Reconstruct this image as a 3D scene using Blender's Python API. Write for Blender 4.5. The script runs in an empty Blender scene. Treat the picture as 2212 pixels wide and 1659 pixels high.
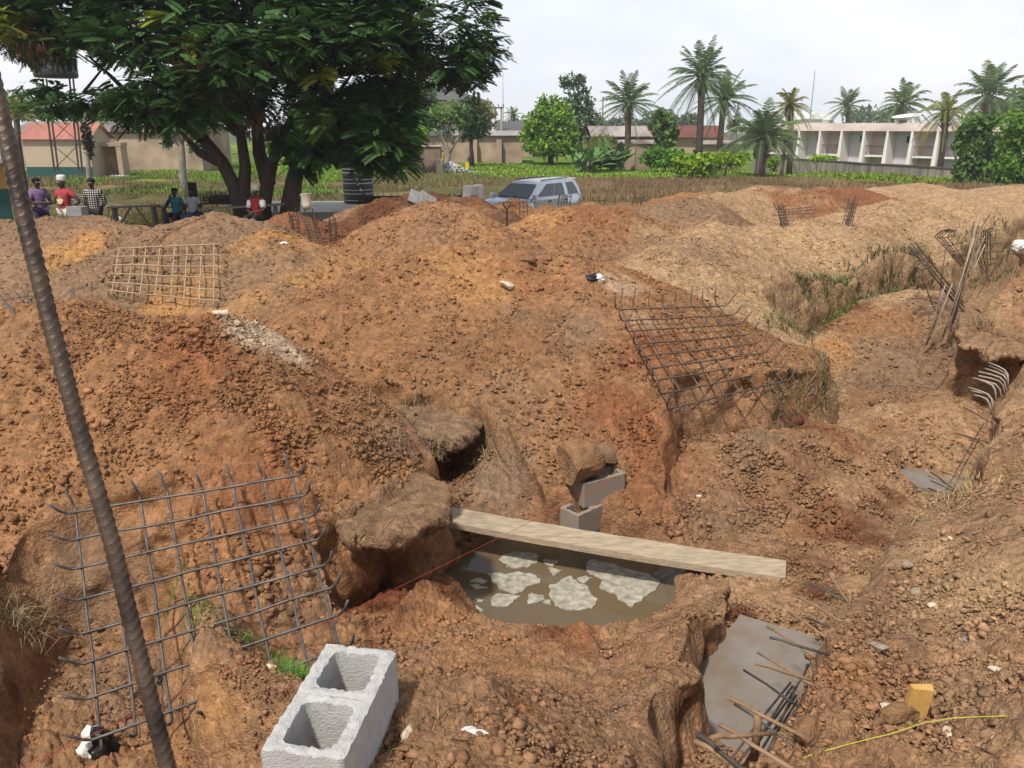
import bpy, math, random
import numpy as np
from mathutils import Vector, Matrix, noise as mnoise
R = math.radians
rng = np.random.default_rng(7)
random.seed(7)
scene = bpy.context.scene
# ------------------------------------------------------------------ camera
PITCH = 17.7
FPX, CX, CY = 1740.0, 1106.0, 829.5          # focal length / centre in pixels of a 2212 x 1659 picture
CAMZ = 3.0
cd = bpy.data.cameras.new('camera')
cam = bpy.data.objects.new('camera', cd)
scene.collection.objects.link(cam)
cam.location = (0, 0, CAMZ)
cam.rotation_euler = (R(90 - PITCH), 0, 0)
cd.sensor_width = 36.0
cd.lens = 36.0 * FPX / 2212.0
cd.clip_start = 0.02
cd.clip_end = 6000
scene.camera = cam
# ------------------------------------------------------------------ sky, sun, exposure
SUN_EL, SUN_AZ = R(58), R(212)               # azimuth measured clockwise from +Y
w = bpy.data.worlds.new('World')
scene.world = w
w.use_nodes = True
nt = w.node_tree
nt.nodes.clear()
wo = nt.nodes.new('ShaderNodeOutputWorld')
bg = nt.nodes.new('ShaderNodeBackground')
sky = nt.nodes.new('ShaderNodeTexSky')
sky.sky_type = 'NISHITA'
sky.sun_disc = False
sky.sun_elevation = SUN_EL
sky.sun_rotation = SUN_AZ
sky.dust_density = 3.0
bg.inputs['Strength'].default_value = 0.1
tc = nt.nodes.new('ShaderNodeTexCoord')
mp = nt.nodes.new('ShaderNodeMapping')
mp.inputs['Scale'].default_value = (1.0, 1.0, 2.6)
cn = nt.nodes.new('ShaderNodeTexNoise')
cn.inputs['Scale'].default_value = 2.6
cn.inputs['Detail'].default_value = 7
cn.inputs['Roughness'].default_value = 0.58
cr = nt.nodes.new('ShaderNodeValToRGB')
cr.color_ramp.elements[0].position = 0.42
cr.color_ramp.elements[0].color = (9.9, 10.4, 11.4, 1)       # milky haze
cr.color_ramp.elements[1].position = 0.66
cr.color_ramp.elements[1].color = (12.0, 12.0, 12.1, 1)    # thin bright cloud
mx = nt.nodes.new('ShaderNodeMix')
mx.data_type = 'RGBA'
L = nt.links.new
sx = nt.nodes.new('ShaderNodeSeparateXYZ')                  # haze thins with height above the horizon
hz = nt.nodes.new('ShaderNodeMapRange')
hz.inputs['From Min'].default_value = 0.12
hz.inputs['From Max'].default_value = 0.60
hz.inputs['To Min'].default_value = 0.94
hz.inputs['To Max'].default_value = 0.22
L(tc.outputs['Generated'], sx.inputs['Vector'])
L(sx.outputs['Z'], hz.inputs['Value'])
L(hz.outputs['Result'], mx.inputs['Factor'])
L(tc.outputs['Generated'], mp.inputs['Vector'])
L(mp.outputs['Vector'], cn.inputs['Vector'])
L(cn.outputs['Fac'], cr.inputs['Fac'])
L(sky.outputs['Color'], mx.inputs['A'])
L(cr.outputs['Color'], mx.inputs['B'])
L(mx.outputs['Result'], bg.inputs['Color'])
L(bg.outputs['Background'], wo.inputs['Surface'])
sd = bpy.data.lights.new('sun', 'SUN')
sd.energy = 4.4
sd.angle = R(4.0)
sd.color = (1.0, 0.95, 0.87)
sun = bpy.data.objects.new('sun', sd)
scene.collection.objects.link(sun)
sv = Vector((math.sin(SUN_AZ) * math.cos(SUN_EL), math.cos(SUN_AZ) * math.cos(SUN_EL), math.sin(SUN_EL)))
sun.rotation_euler = sv.to_track_quat('Z', 'Y').to_euler()
scene.view_settings.view_transform = 'Standard'
scene.view_settings.look = 'None'
scene.view_settings.exposure = 0.0
scene.view_settings.gamma = 1.0
# ------------------------------------------------------------------ picture <-> world helpers
_cp, _sp = math.cos(R(PITCH)), math.sin(R(PITCH))
def kdrop(py):
    t = (py - CY) / FPX
    return (_sp + t * _cp) / (_cp - t * _sp)
def P(px, py, y):
    """the world point seen at (px, py) at forward distance y"""
    d = kdrop(py) * y
    zc = y * _cp + d * _sp
    return ((px - CX) / FPX * zc, y, CAMZ - d)
def Q(px, py, z):
    """the world point seen at (px, py) on the level z"""
    return P(px, py, (CAMZ - z) / kdrop(py))
# ------------------------------------------------------------------ object helpers
COL = scene.collection
def link(o, parent=None):
    COL.objects.link(o)
    if parent is not None:
        o.parent = parent
    return o
def tag(o, label=None, cat=None, group=None, kind=None):
    if label: o['label'] = label
    if cat: o['category'] = cat
    if group: o['group'] = group
    if kind: o['kind'] = kind
    return o
def thing(name, label, cat, loc=(0, 0, 0), rz=0.0, group=None):
    o = bpy.data.objects.new(name, None)
    o.empty_display_size = 0.1
    link(o)
    o.location = loc
    o.rotation_euler = (0, 0, rz)
    return tag(o, label, cat, group)
def copy_tree(o, parent=None):
    c = o.copy()
    link(c, parent)
    for ch in list(o.children):
        copy_tree(ch, c)
    return c
class MB:
    """collects geometry for ONE mesh"""
    def __init__(self):
        self.v, self.f, self.mi = [], [], []
    def add(self, vs, fs, mi=0):
        b = len(self.v)
        self.v.extend(vs)
        self.f.extend([tuple(i + b for i in f) for f in fs])
        self.mi.extend([mi] * len(fs))
        return self
    def box(self, c, s, rz=0.0, taper=1.0, mi=0, M=None):
        hx, hy, hz = s[0] / 2, s[1] / 2, s[2] / 2
        pts = []
        for z, t in ((-hz, 1.0), (hz, taper)):
            for x, y in ((-hx, -hy), (hx, -hy), (hx, hy), (-hx, hy)):
                p = Vector((x * t, y * t, z))
                if M is not None: p = M @ p
                elif rz: p = Vector((p.x * math.cos(rz) - p.y * math.sin(rz), p.x * math.sin(rz) + p.y * math.cos(rz), p.z))
                pts.append((p.x + c[0], p.y + c[1], p.z + c[2]))
        return self.add(pts, [(3, 2, 1, 0), (4, 5, 6, 7), (0, 1, 5, 4), (1, 2, 6, 5), (2, 3, 7, 6), (3, 0, 4, 7)], mi)
    def beam(self, a, b, w, h, up=(0, 0, 1), mi=0):
        a, b = Vector(a), Vector(b)
        d = (b - a).normalized()
        s = d.cross(Vector(up))
        if s.length < 1e-4: s = d.cross(Vector((1, 0, 0)))
        s.normalize()
        u = s.cross(d)
        pts = []
        for p in (a, b):
            for i, j in ((-1, -1), (1, -1), (1, 1), (-1, 1)):
                q = p + s * (i * w / 2) + u * (j * h / 2)
                pts.append(tuple(q))
        return self.add(pts, [(0, 1, 2, 3), (7, 6, 5, 4), (4, 5, 1, 0), (5, 6, 2, 1), (6, 7, 3, 2), (7, 4, 0, 3)], mi)
    def tube(self, pts, r, n=7, caps=True, mi=0):
        pts = [Vector(p) for p in pts]
        rs = r if isinstance(r, (list, tuple)) else [r] * len(pts)
        vs, fs = [], []
        up = None
        for i, p in enumerate(pts):
            d = (pts[min(i + 1, len(pts) - 1)] - pts[max(i - 1, 0)]).normalized()
            if up is None:
                up = d.cross(Vector((0.31, 0.17, 0.93)))
                if up.length < 0.05: up = d.cross(Vector((1, 0, 0)))
            up = (up - d * up.dot(d)).normalized()
            s = d.cross(up)
            for k in range(n):
                a = 2 * math.pi * k / n
                q = p + (up * math.cos(a) + s * math.sin(a)) * rs[i]
                vs.append(tuple(q))
        for i in range(len(pts) - 1):
            for k in range(n):
                k2 = (k + 1) % n
                fs.append((i * n + k, i * n + k2, (i + 1) * n + k2, (i + 1) * n + k))
        if caps:
            fs.append(tuple(range(n - 1, -1, -1)))
            fs.append(tuple(range((len(pts) - 1) * n, len(pts) * n)))
        return self.add(vs, fs, mi)
    def lathe(self, prof, n=24, c=(0, 0, 0), mi=0, caps=True):
        vs, fs = [], []
        for r, z in prof:
            for k in range(n):
                a = 2 * math.pi * k / n
                vs.append((c[0] + r * math.cos(a), c[1] + r * math.sin(a), c[2] + z))
        m = len(prof)
        for i in range(m - 1):
            for k in range(n):
                k2 = (k + 1) % n
                fs.append((i * n + k, i * n + k2, (i + 1) * n + k2, (i + 1) * n + k))
        if caps:
            fs.append(tuple(range(n - 1, -1, -1)))
            fs.append(tuple(range((m - 1) * n, m * n)))
        return self.add(vs, fs, mi)
    def prism(self, poly, z0, z1, mi=0):
        n = len(poly)
        vs = [(x, y, z0) for x, y in poly] + [(x, y, z1) for x, y in poly]
        fs = [tuple(range(n - 1, -1, -1)), tuple(range(n, 2 * n))]
        fs += [(i, (i + 1) % n, n + (i + 1) % n, n + i) for i in range(n)]
        return self.add(vs, fs, mi)
    def quad(self, a, b, c, d, mi=0):
        return self.add([tuple(a), tuple(b), tuple(c), tuple(d)], [(0, 1, 2, 3)], mi)
    def build(self, name, mat, parent=None, smooth=False):
        me = bpy.data.meshes.new(name)
        me.from_pydata([tuple(p) for p in self.v], [], self.f)
        mats = mat if isinstance(mat, (list, tuple)) else [mat]
        for m in mats: me.materials.append(m)
        if len(mats) > 1: me.polygons.foreach_set('material_index', self.mi)
        if smooth: me.polygons.foreach_set('use_smooth', [True] * len(me.polygons))
        me.update()
        return link(bpy.data.objects.new(name, me), parent)
def np_mesh(name, V, F, mat, parent=None, smooth=False, col=None):
    """big mesh from arrays; F is (m,3) or (m,4); col = (nverts,3) colour attribute named 'soil'"""
    V = np.ascontiguousarray(V, np.float32)
    F = np.ascontiguousarray(F, np.int32)
    me = bpy.data.meshes.new(name)
    me.vertices.add(len(V))
    me.vertices.foreach_set('co', V.ravel())
    k = F.shape[1]
    me.loops.add(F.size)
    me.loops.foreach_set('vertex_index', F.ravel())
    me.polygons.add(len(F))
    me.polygons.foreach_set('loop_start', np.arange(0, F.size, k, dtype=np.int32))
    me.polygons.foreach_set('loop_total', np.full(len(F), k, np.int32))
    if smooth: me.polygons.foreach_set('use_smooth', np.ones(len(F), bool))
    me.update(calc_edges=True)
    if col is not None:
        at = me.attributes.new('soil', 'FLOAT_COLOR', 'POINT')
        c4 = np.ones((len(V), 4), np.float32)
        c4[:, :3] = col
        at.data.foreach_set('color', c4.ravel())
    if mat is not None: me.materials.append(mat)
    return link(bpy.data.objects.new(name, me), parent)
# ------------------------------------------------------------------ materials
def material(name, color, rough=0.85, var=0.25, vscale=3.0, bump=0.0, bscale=40.0, metal=0.0, color2=None, attr=False, detail=6, spec=0.3, trans=0.0, streak=None, bdist=0.01):
    m = bpy.data.materials.new(name)
    m.use_nodes = True
    n = m.node_tree
    b = n.nodes['Principled BSDF']
    b.inputs['Roughness'].default_value = rough
    b.inputs['Metallic'].default_value = metal
    b.inputs['Specular IOR Level'].default_value = spec
    lk = n.links.new
    geo = n.nodes.new('ShaderNodeNewGeometry')
    vec = geo.outputs['Position']
    if streak:
        mpn = n.nodes.new('ShaderNodeMapping')
        mpn.inputs['Scale'].default_value = streak
        lk(vec, mpn.inputs['Vector'])
        vec = mpn.outputs['Vector']
    ns = n.nodes.new('ShaderNodeTexNoise')
    ns.inputs['Scale'].default_value = vscale
    ns.inputs['Detail'].default_value = detail
    ns.inputs['Roughness'].default_value = 0.62
    lk(vec, ns.inputs['Vector'])
    rp = n.nodes.new('ShaderNodeValToRGB')
    rp.color_ramp.elements[0].position = 0.3
    rp.color_ramp.elements[1].position = 0.7
    if attr:
        rp.color_ramp.elements[0].color = tuple(c * (1 - var) for c in color) + (1,)
        rp.color_ramp.elements[1].color = tuple(c * (1 + var) for c in color) + (1,)
        lk(ns.outputs['Fac'], rp.inputs['Fac'])
        at = n.nodes.new('ShaderNodeAttribute')
        at.attribute_name = 'soil'
        mu = n.nodes.new('ShaderNodeMix')
        mu.data_type = 'RGBA'
        mu.blend_type = 'MULTIPLY'
        mu.inputs['Factor'].default_value = 1.0
        lk(at.outputs['Color'], mu.inputs['A'])
        lk(rp.outputs['Color'], mu.inputs['B'])
        lk(mu.outputs['Result'], b.inputs['Base Color'])
    else:
        c1 = tuple(min(1, c * (1 - var)) for c in color)
        c2 = color2 or tuple(min(1, c * (1 + var)) for c in color)
        rp.color_ramp.elements[0].color = c1 + (1,)
        rp.color_ramp.elements[1].color = tuple(c2) + (1,)
        lk(ns.outputs['Fac'], rp.inputs['Fac'])
        lk(rp.outputs['Color'], b.inputs['Base Color'])
    if bump:
        nb = n.nodes.new('ShaderNodeTexNoise')
        nb.inputs['Scale'].default_value = bscale
        nb.inputs['Detail'].default_value = 5
        lk(geo.outputs['Position'], nb.inputs['Vector'])
        if attr:
            # crumb structure: angular cells at two sizes, each crumb a little different in tint
            warp = n.nodes.new('ShaderNodeMixRGB')
            warp.blend_type = 'LINEAR_LIGHT'
            warp.inputs['Fac'].default_value = .035
            lk(geo.outputs['Position'], warp.inputs['Color1'])
            lk(nb.outputs['Color'], warp.inputs['Color2'])
            prev = nb.outputs['Fac']
            for sc_, wt_ in ((bscale * .36, 1.5), (bscale * .95, .8)):
                vb = n.nodes.new('ShaderNodeTexVoronoi')
                vb.distance = 'CHEBYCHEV' if wt_ > 1 else 'EUCLIDEAN'
                vb.inputs['Scale'].default_value = sc_
                lk(warp.outputs['Color'], vb.inputs['Vector'])
                mb = n.nodes.new('ShaderNodeMath')
                mb.operation = 'MULTIPLY_ADD'
                mb.inputs[1].default_value = -wt_
                lk(vb.outputs['Distance'], mb.inputs[0])
                lk(prev, mb.inputs[2])
                prev = mb.outputs[0]
                hs_ = n.nodes.new('ShaderNodeMapRange')
                hs_.inputs['To Min'].default_value = .80
                hs_.inputs['To Max'].default_value = 1.18
                sp_ = n.nodes.new('ShaderNodeSeparateColor')
                lk(vb.outputs['Color'], sp_.inputs['Color'])
                lk(sp_.outputs[0], hs_.inputs['Value'])
                vm = n.nodes.new('ShaderNodeVectorMath')
                vm.operation = 'SCALE'
                src = b.inputs['Base Color'].links[0].from_socket
                lk(src, vm.inputs[0])
                lk(hs_.outputs['Result'], vm.inputs['Scale'])
                lk(vm.outputs[0], b.inputs['Base Color'])
            nb = mb
        bp = n.nodes.new('ShaderNodeBump')
        bp.inputs['Strength'].default_value = bump
        bp.inputs['Distance'].default_value = bdist
        lk(nb.outputs[0], bp.inputs['Height'])
        lk(bp.outputs['Normal'], b.inputs['Normal'])
    if trans:
        out = n.nodes['Material Output']
        tr = n.nodes.new('ShaderNodeBsdfTranslucent')
        lk(rp.outputs['Color'], tr.inputs['Color'])
        ms = n.nodes.new('ShaderNodeMixShader')
        ms.inputs['Fac'].default_value = trans
        lk(b.outputs['BSDF'], ms.inputs[1])
        lk(tr.outputs['BSDF'], ms.inputs[2])
        lk(ms.outputs['Shader'], out.inputs['Surface'])
    return m
# ------------------------------------------------------------------ numpy noise
def _hash(ix, iy, s):
    h = (ix.astype(np.int64) * 374761393 + iy.astype(np.int64) * 668265263 + s * 1274126177) & 0xFFFFFFFF
    h = ((h ^ (h >> 13)) * 1274126177) & 0xFFFFFFFF
    h = (h ^ (h >> 16)) & 0xFFFFFFFF
    return h.astype(np.float64) / 4294967295.0
def vnoise(x, y, s=0):
    ix, iy = np.floor(x), np.floor(y)
    fx, fy = x - ix, y - iy
    fx = fx * fx * fx * (fx * (fx * 6 - 15) + 10)
    fy = fy * fy * fy * (fy * (fy * 6 - 15) + 10)
    a, b = _hash(ix, iy, s), _hash(ix + 1, iy, s)
    c, d = _hash(ix, iy + 1, s), _hash(ix + 1, iy + 1, s)
    return (a + (b - a) * fx + (c - a) * fy + (a - b - c + d) * fx * fy) * 2 - 1
def fbm(x, y, s=0, oct=4, gain=0.5):
    v, a, f = 0, 1.0, 1.0
    for o in range(oct):
        v = v + a * vnoise(x * f + 17.3 * o, y * f - 9.1 * o, s + o)
        a *= gain
        f *= 2.03
    return v
def clodcells(x, y, s, keep=0.75):
    """rounded lumps: one lump per unit cell, random size; returns 0..1 height"""
    ix, iy = np.floor(x), np.floor(y)
    best = np.zeros_like(x)
    for dx in (-1, 0, 1):
        for dy in (-1, 0, 1):
            cx, cy = ix + dx, iy + dy
            px = cx + 0.15 + 0.7 * _hash(cx, cy, s)
            py = cy + 0.15 + 0.7 * _hash(cx, cy, s + 1)
            r = 0.3 + 0.5 * _hash(cx, cy, s + 2)
            on = _hash(cx, cy, s + 3) < keep
            e = 0.6 + 0.8 * _hash(cx, cy, s + 4)
            d2 = ((x - px) ** 2 * e + (y - py) ** 2 / e) / (r * r)
            h = np.where(on & (d2 < 1), np.sqrt(np.clip(1 - d2, 0, 1)) * r, 0)
            best = np.maximum(best, h)
    return best
# ------------------------------------------------------------------ the dug-over ground: spoil heaps, trenches, far field
def znat(y):
    return np.clip(1.1 - 0.21 * (y - 2.5), 0.0, 1.3)
def seg_dist(x, y, pts):
    """distance to a polyline and the height carried along it"""
    best = np.full(x.shape, 1e9)
    zz = np.zeros(x.shape)
    yy = np.zeros(x.shape)
    for (ax, ay, az), (bx, by, bz) in zip(pts[:-1], pts[1:]):
        dx, dy = bx - ax, by - ay
        t = np.clip(((x - ax) * dx + (y - ay) * dy) / (dx * dx + dy * dy + 1e-9), 0, 1)
        d = np.hypot(x - ax - t * dx, y - ay - t * dy)
        m = d < best
        best = np.where(m, d, best)
        zz = np.where(m, az + t * (bz - az), zz)
        yy = np.where(m, ay + t * dy, yy)
    return best, zz, y - yy
def heap_height(x, y, pts, s, r0):
    """a ridge of tipped earth: steeper on its far side"""
    v = None
    for a, b in zip(pts[:-1], pts[1:]):
        d, zz, back = seg_dist(x, y, [a, b])
        sl = s * (1 + .45 * np.clip(back / (d + .3), 0, 1))
        q = zz - sl * (np.sqrt(d * d + r0 * r0) - r0)
        v = q if v is None else smax(v, q, .06)
    return v
def poly_sd(x, y, poly):
    """signed distance: negative inside"""
    best = np.full(x.shape, 1e9)
    ins = np.zeros(x.shape, bool)
    n = len(poly)
    for i in range(n):
        ax, ay = poly[i]
        bx, by = poly[(i + 1) % n]
        dx, dy = bx - ax, by - ay
        t = np.clip(((x - ax) * dx + (y - ay) * dy) / (dx * dx + dy * dy + 1e-12), 0, 1)
        best = np.minimum(best, np.hypot(x - ax - t * dx, y - ay - t * dy))
        c = (ay > y) != (by > y)
        with np.errstate(divide='ignore', invalid='ignore'):
            xi = ax + (y - ay) / (by - ay if by != ay else 1e-12) * dx
        ins ^= c & (x < xi)
    return np.where(ins, -best, best)
def poly_near(x, y, poly, reach):
    xs, ys = [p[0] for p in poly], [p[1] for p in poly]
    m = (x > min(xs) - reach) & (x < max(xs) + reach) & (y > min(ys) - reach) & (y < max(ys) + reach)
    d = np.full(x.shape, 1e3)
    if m.any(): d[m] = poly_sd(x[m], y[m], poly)
    return d
def smax(a, b, k):
    h = np.clip(0.5 + 0.5 * (a - b) / k, 0, 1)
    return b + (a - b) * h + k * h * (1 - h)
PT = lambda L_: [P(*p) for p in L_]
# ---- plateaus of undisturbed ground: polygon, top level, wall slope
FIELD = [(-400, 9.2), (-6, 9.2), (-3.2, 9.5), (-2, 10.0), (0.5, 10.7), (2.2, 11.0), (3.2, 12.3), (4.17, 12.5), (6.07, 14.35),
         (8.4, 16.7), (13.8, 22.4), (22, 30), (60, 50), (400, 60), (4000, 300), (4000, 4000), (-4000, 4000), (-4000, 300)]
RBANK = [(0.72, -3), (0.70, 1.6), (0.92, 2.25), (1.21, 2.86), (1.72, 3.6), (2.2, 4.2), (2.72, 4.85), (3.05, 5.15), (3.3, 5.1), (3.55, 4.95), (3.7, 5.3), (3.45, 5.75),
         (3.92, 6.5), (4.55, 7.3), (5.3, 8.3), (5.95, 9.1), (6.15, 9.6), (6.3, 10.0), (5.75, 10.4), (6.2, 11.0), (7.3, 12.1), (8.6, 13.6),
         (10.5, 15.8), (16, 21.5), (23, 29), (60, 48), (400, 58), (400, -60), (0.72, -60)]
LBLOCK = [(-0.50, 5.43), (-0.80, 5.10), (-1.14, 4.76), (-1.45, 4.95), (-2.6, 6.2), (-1.95, 7.7), (-1.55, 7.78), (-1.12, 6.95), (-.60, 6.05)]
BLOCK2 = [(-1.74, 8.15), (-1.1, 7.85), (-0.36, 7.7), (-0.12, 8.2), (-0.3, 9.5), (-2.2, 9.7)]
BLOCK3 = [(2.1, 8.05), (2.8, 8.22), (3.3, 8.7), (3.9, 9.25), (3.75, 9.75), (3.2, 10.2), (1.8, 10.6), (1.7, 9)]
LEDGE = [Q(78, 1310, .2)[:2], Q(72, 1400, .2)[:2], Q(55, 1490, .2)[:2], Q(40, 1560, .2)[:2], (-2.6, 2.0), (-8, 1.0), (-8, 6.2), (-4.2, 5.6)]
STAND = [(-1.05, -2), (.12, -2), (.05, 2.0), (-.15, 2.2), (-.8, 2.25), (-1.0, 2.1)]
PLATEAU = [(STAND, 1.25, .8), (FIELD, 'field', 3.0), (RBANK, 'rbank', 4.0), (LBLOCK, 0.45, 7.0), (BLOCK2, 0.2, 5.0), (BLOCK3, 0.08, 4.0), (LEDGE, 0.25, 5.0)]
# ---- spoil heaps: crest line (x, y, z), side slope, roundness of the crest
C_ORANGE, C_RED, C_BROWN, C_TAN = (.285, .145, .068), (.235, .098, .045), (.235, .148, .088), (.385, .25, .138)
C_DARK, C_PALE, C_GREY, C_OCHRE, C_DAMP_SHADE = (.13, .062, .034), (.46, .34, .23), (.22, .16, .11), (.42, .22, .085), (.125, .052, .026)
C_MID = (.265, .148, .078)
M_, SLUMP, HCOL = [], [], []
def heap(pts, slope, r0=0.35, px=True, into=None, col=None):
    h = (PT(pts) if px else pts, slope, r0)
    (M_ if into is None else into).append(h)
    if col: HCOL.append((h, np.array(col)))
heap([(-300, 480, 16), (0, 474, 16), (120, 470, 15.6), (215, 480, 15.2), (300, 492, 15)], .5, col=C_BROWN)  # bank in front of the standing men
heap([(400, 482, 12.9), (450, 470, 12.8), (510, 474, 12.6)], .52, .5, col=C_BROWN)
heap([(600, 505, 12.2), (660, 520, 11.9)], .5, .4, col=C_OCHRE)  # red heap left of centre
heap([(-330, 690, 7.4), (0, 686, 7.3), (200, 664, 7.0), (330, 690, 6.8), (450, 702, 6.6), (560, 770, 6.4)], .66, .4, col=C_ORANGE)
heap([(560, 775, 6.4), (660, 845, 6.5), (750, 925, 6.35), (850, 1025, 5.9)], .55, .15, col=C_ORANGE)
heap([(885, 460, 13.5), (940, 447, 13.4), (1000, 458, 13.4)], .62, .5, col=(.30, .155, .075))
heap([(740, 670, 9.6), (820, 610, 10.2), (880, 570, 10.6), (960, 545, 10.8), (1100, 548, 10.8), (1200, 545, 10.6), (1290, 590, 10.2)], .42, .4, col=C_ORANGE)
heap([(1200, 545, 10.6), (1250, 640, 9.8), (1260, 760, 9.0)], .42, .4, col=C_MID)
heap([(1190, 450, 15.5), (1260, 437, 15.5), (1330, 448, 15.3)], .62, .5, col=C_ORANGE)
heap([(1390, 500, 14.6), (1450, 512, 14.0)], .55, .3, col=C_BROWN)
heap([(1430, 436, 18.5), (1490, 430, 18.5), (1520, 436, 18.4)], .60, .4, col=C_BROWN)
heap([(1430, 570, 11.8), (1480, 527, 13.3), (1545, 483, 15.0), (1600, 506, 15.5), (1680, 560, 16)], .50, .3, col=C_TAN)
heap([(1640, 520, 16.4), (1700, 472, 17), (1760, 470, 17.3), (1830, 488, 18)], .50, .5, col=C_TAN)
heap([(1850, 455, 20.5), (1930, 436, 22), (2000, 445, 23)], .48, .6, col=C_TAN)
heap([(2040, 420, 24), (2120, 412, 25.5), (2230, 420, 26), (2400, 430, 27)], .45, .7, col=C_TAN)
heap([(1540, 420, 22.5), (1640, 404, 24), (1700, 412, 24)], .45, .6, col=C_TAN)
heap([(1720, 425, 23), (1800, 408, 25), (1850, 402, 26)], .5, .5, col=C_RED)
heap([(1900, 404, 27), (2000, 395, 28), (2060, 410, 27)], .45, .7, col=C_TAN)
heap([(2120, 405, 30), (2230, 396, 31), (2400, 400, 32)], .45, .7, col=C_TAN)
heap([(1040, 452, 24), (1108, 433, 25), (1150, 452, 25), (1185, 443, 25), (1240, 453, 24), (1300, 447, 25), (1380, 436, 26), (1480, 420, 27), (1560, 410, 28)], .5, .3, col=C_ORANGE)
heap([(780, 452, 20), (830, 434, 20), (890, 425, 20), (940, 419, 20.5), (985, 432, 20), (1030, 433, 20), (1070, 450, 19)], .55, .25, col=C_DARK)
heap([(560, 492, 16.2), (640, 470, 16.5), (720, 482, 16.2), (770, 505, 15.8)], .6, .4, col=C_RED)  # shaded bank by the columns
heap([(2230, 535, 12), (2350, 500, 14)], .62, .3, col=C_MID)
heap([(2.2, 2.2, .98), (3.4, 4.2, 1.05), (5.4, 6.6, .95), (7.6, 9.2, .95)], .60, .3, px=False, col=(.33, .20, .11))
heap([(8.6, 12.6, 1.2), (11, 15, 1.35), (18, 22, 1.2)], .6, .4, px=False, col=C_BROWN)
# heap the photographer stands on, with a nose running between pit and trench
heap([(-.45, .6, .95), (-.20, 2.25, .95)], .68, .30, px=False)
heap([(.15, 2.1, .95), (.74, 3.1, .62), (1.03, 4.0, .30), (1.22, 4.55, .02)], .95, .16, px=False)
# ridge with grass between the left trenches
heap([(-2.12, 4.36, .20), (-1.75, 4.0, .27), (-1.45, 3.76, .30), (-1.0, 3.34, .42)], .95, .10, px=False)
# slumped earth inside the trenches
heap([Q(1845, 690, -.15), Q(1900, 655, .0), Q(1990, 632, .0)], .38, .35, px=False, into=SLUMP)
heap([Q(1690, 775, -.15), Q(1760, 800, -.35)], .5, .2, px=False, into=SLUMP)
heap([Q(1950, 830, -.48), Q(2060, 880, -.40)], .3, .3, px=False, into=SLUMP)
heap([Q(1550, 965, -.08), Q(1660, 955, -.12), Q(1770, 910, -.24)], .42, .2, px=False, into=SLUMP)
heap([Q(1360, 1000, -.10), Q(1470, 1030, -.22)], .38, .3, px=False, into=SLUMP)
heap([Q(1400, 1040, -.05), Q(1440, 1080, -.16)], .75, .1, px=False, into=SLUMP)
heap([Q(1010, 1005, -.35), Q(1090, 960, -.05)], .45, .2, px=False, into=SLUMP)
heap([Q(760, 1335, -.33), Q(700, 1330, -.15)], .6, .1, px=False, into=SLUMP)
# vertical cuts: (polygon, wall slope); inside them nothing stands higher than the trench floor
CUTS = [
    ([(-1.14, 4.76), (-.80, 5.10), (-.50, 5.43), (-.57, 6.1), (-1.1, 7.0), (-1.55, 7.7), (-1.55, 7.95), (-1.1, 7.78), (-.4, 7.62), (-.15, 7.2), (.2, 6.6), (.3, 5.8), (-.3, 5.3), (-.75, 4.6), (-1.05, 4.5)], 5.0),
    ([(.45, 1.2), (.56, 2.3), (.68, 2.93), (1.22, 3.74), (1.5, 4.4), (1.55, 5.2), (1.35, 6.2), (1.7, 7.4), (2.08, 7.98), (2.8, 8.14), (3.3, 8.62), (3.95, 9.2), (4.15, 9.8), (4.3, 11), (4.25, 12.2), (4.4, 12.55), (6.12, 14.25),
      (8.45, 16.6), (13.85, 22.2), (22, 29.8), (16, 21.6), (10.5, 15.9), (8.6, 13.7), (7.3, 12.2), (6.1, 11.0), (5.7, 10.4), (6.2, 10.0), (6.05, 9.6), (5.85, 9.1), (5.2, 8.3), (4.45, 7.3), (3.82, 6.5), (3.38, 5.8), (3.7, 5.3), (3.5, 5.0), (3.25, 5.15),
      (3.0, 5.2), (2.65, 4.9), (2.1, 4.2), (1.62, 3.6), (1.13, 2.86), (.84, 2.25), (.66, 1.2)], 4.0),
]
HOLES = [  # polygon, floor level, wall slope
    ([Q(975, 1262, -.55)[:2], Q(1010, 1205, -.55)[:2], Q(1090, 1165, -.55)[:2], Q(1330, 1185, -.55)[:2], Q(1470, 1225, -.55)[:2], Q(1440, 1275, -.55)[:2],
      Q(1400, 1330, -.55)[:2], Q(1180, 1400, -.55)[:2], Q(1040, 1345, -.55)[:2]], -.95, 5.0),
    ([Q(1120, 1372, -.55)[:2], Q(1190, 1392, -.55)[:2], Q(1370, 1330, -.55)[:2], Q(1300, 1300, -.55)[:2], Q(1150, 1320, -.55)[:2]], -.75, 1.25),
    ([Q(1440, 1570, -.1)[:2], Q(1490, 1470, -.1)[:2], Q(1610, 1330, -.1)[:2], Q(1770, 1385, -.1)[:2], Q(1790, 1420, -.1)[:2], Q(1620, 1690, -.1)[:2]], -.16, 6.0),
    ([Q(1915, 1010, -.62)[:2], Q(1960, 985, -.62)[:2], Q(2080, 1010, -.62)[:2], Q(2090, 1060, -.62)[:2], Q(1980, 1058, -.62)[:2]], -.81, 3.0),
    ([(-1.28, 1.6), (-1.25, 2.36), (-1.14, 2.80), (-1.28, 3.15), (-1.7, 3.55), (-2.05, 4.05), (-2.45, 4.75), (-3.0, 4.75), (-2.75, 3.6), (-2.5, 3.0), (-2.3, 1.6)], -.28, 2.2),
]
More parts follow.
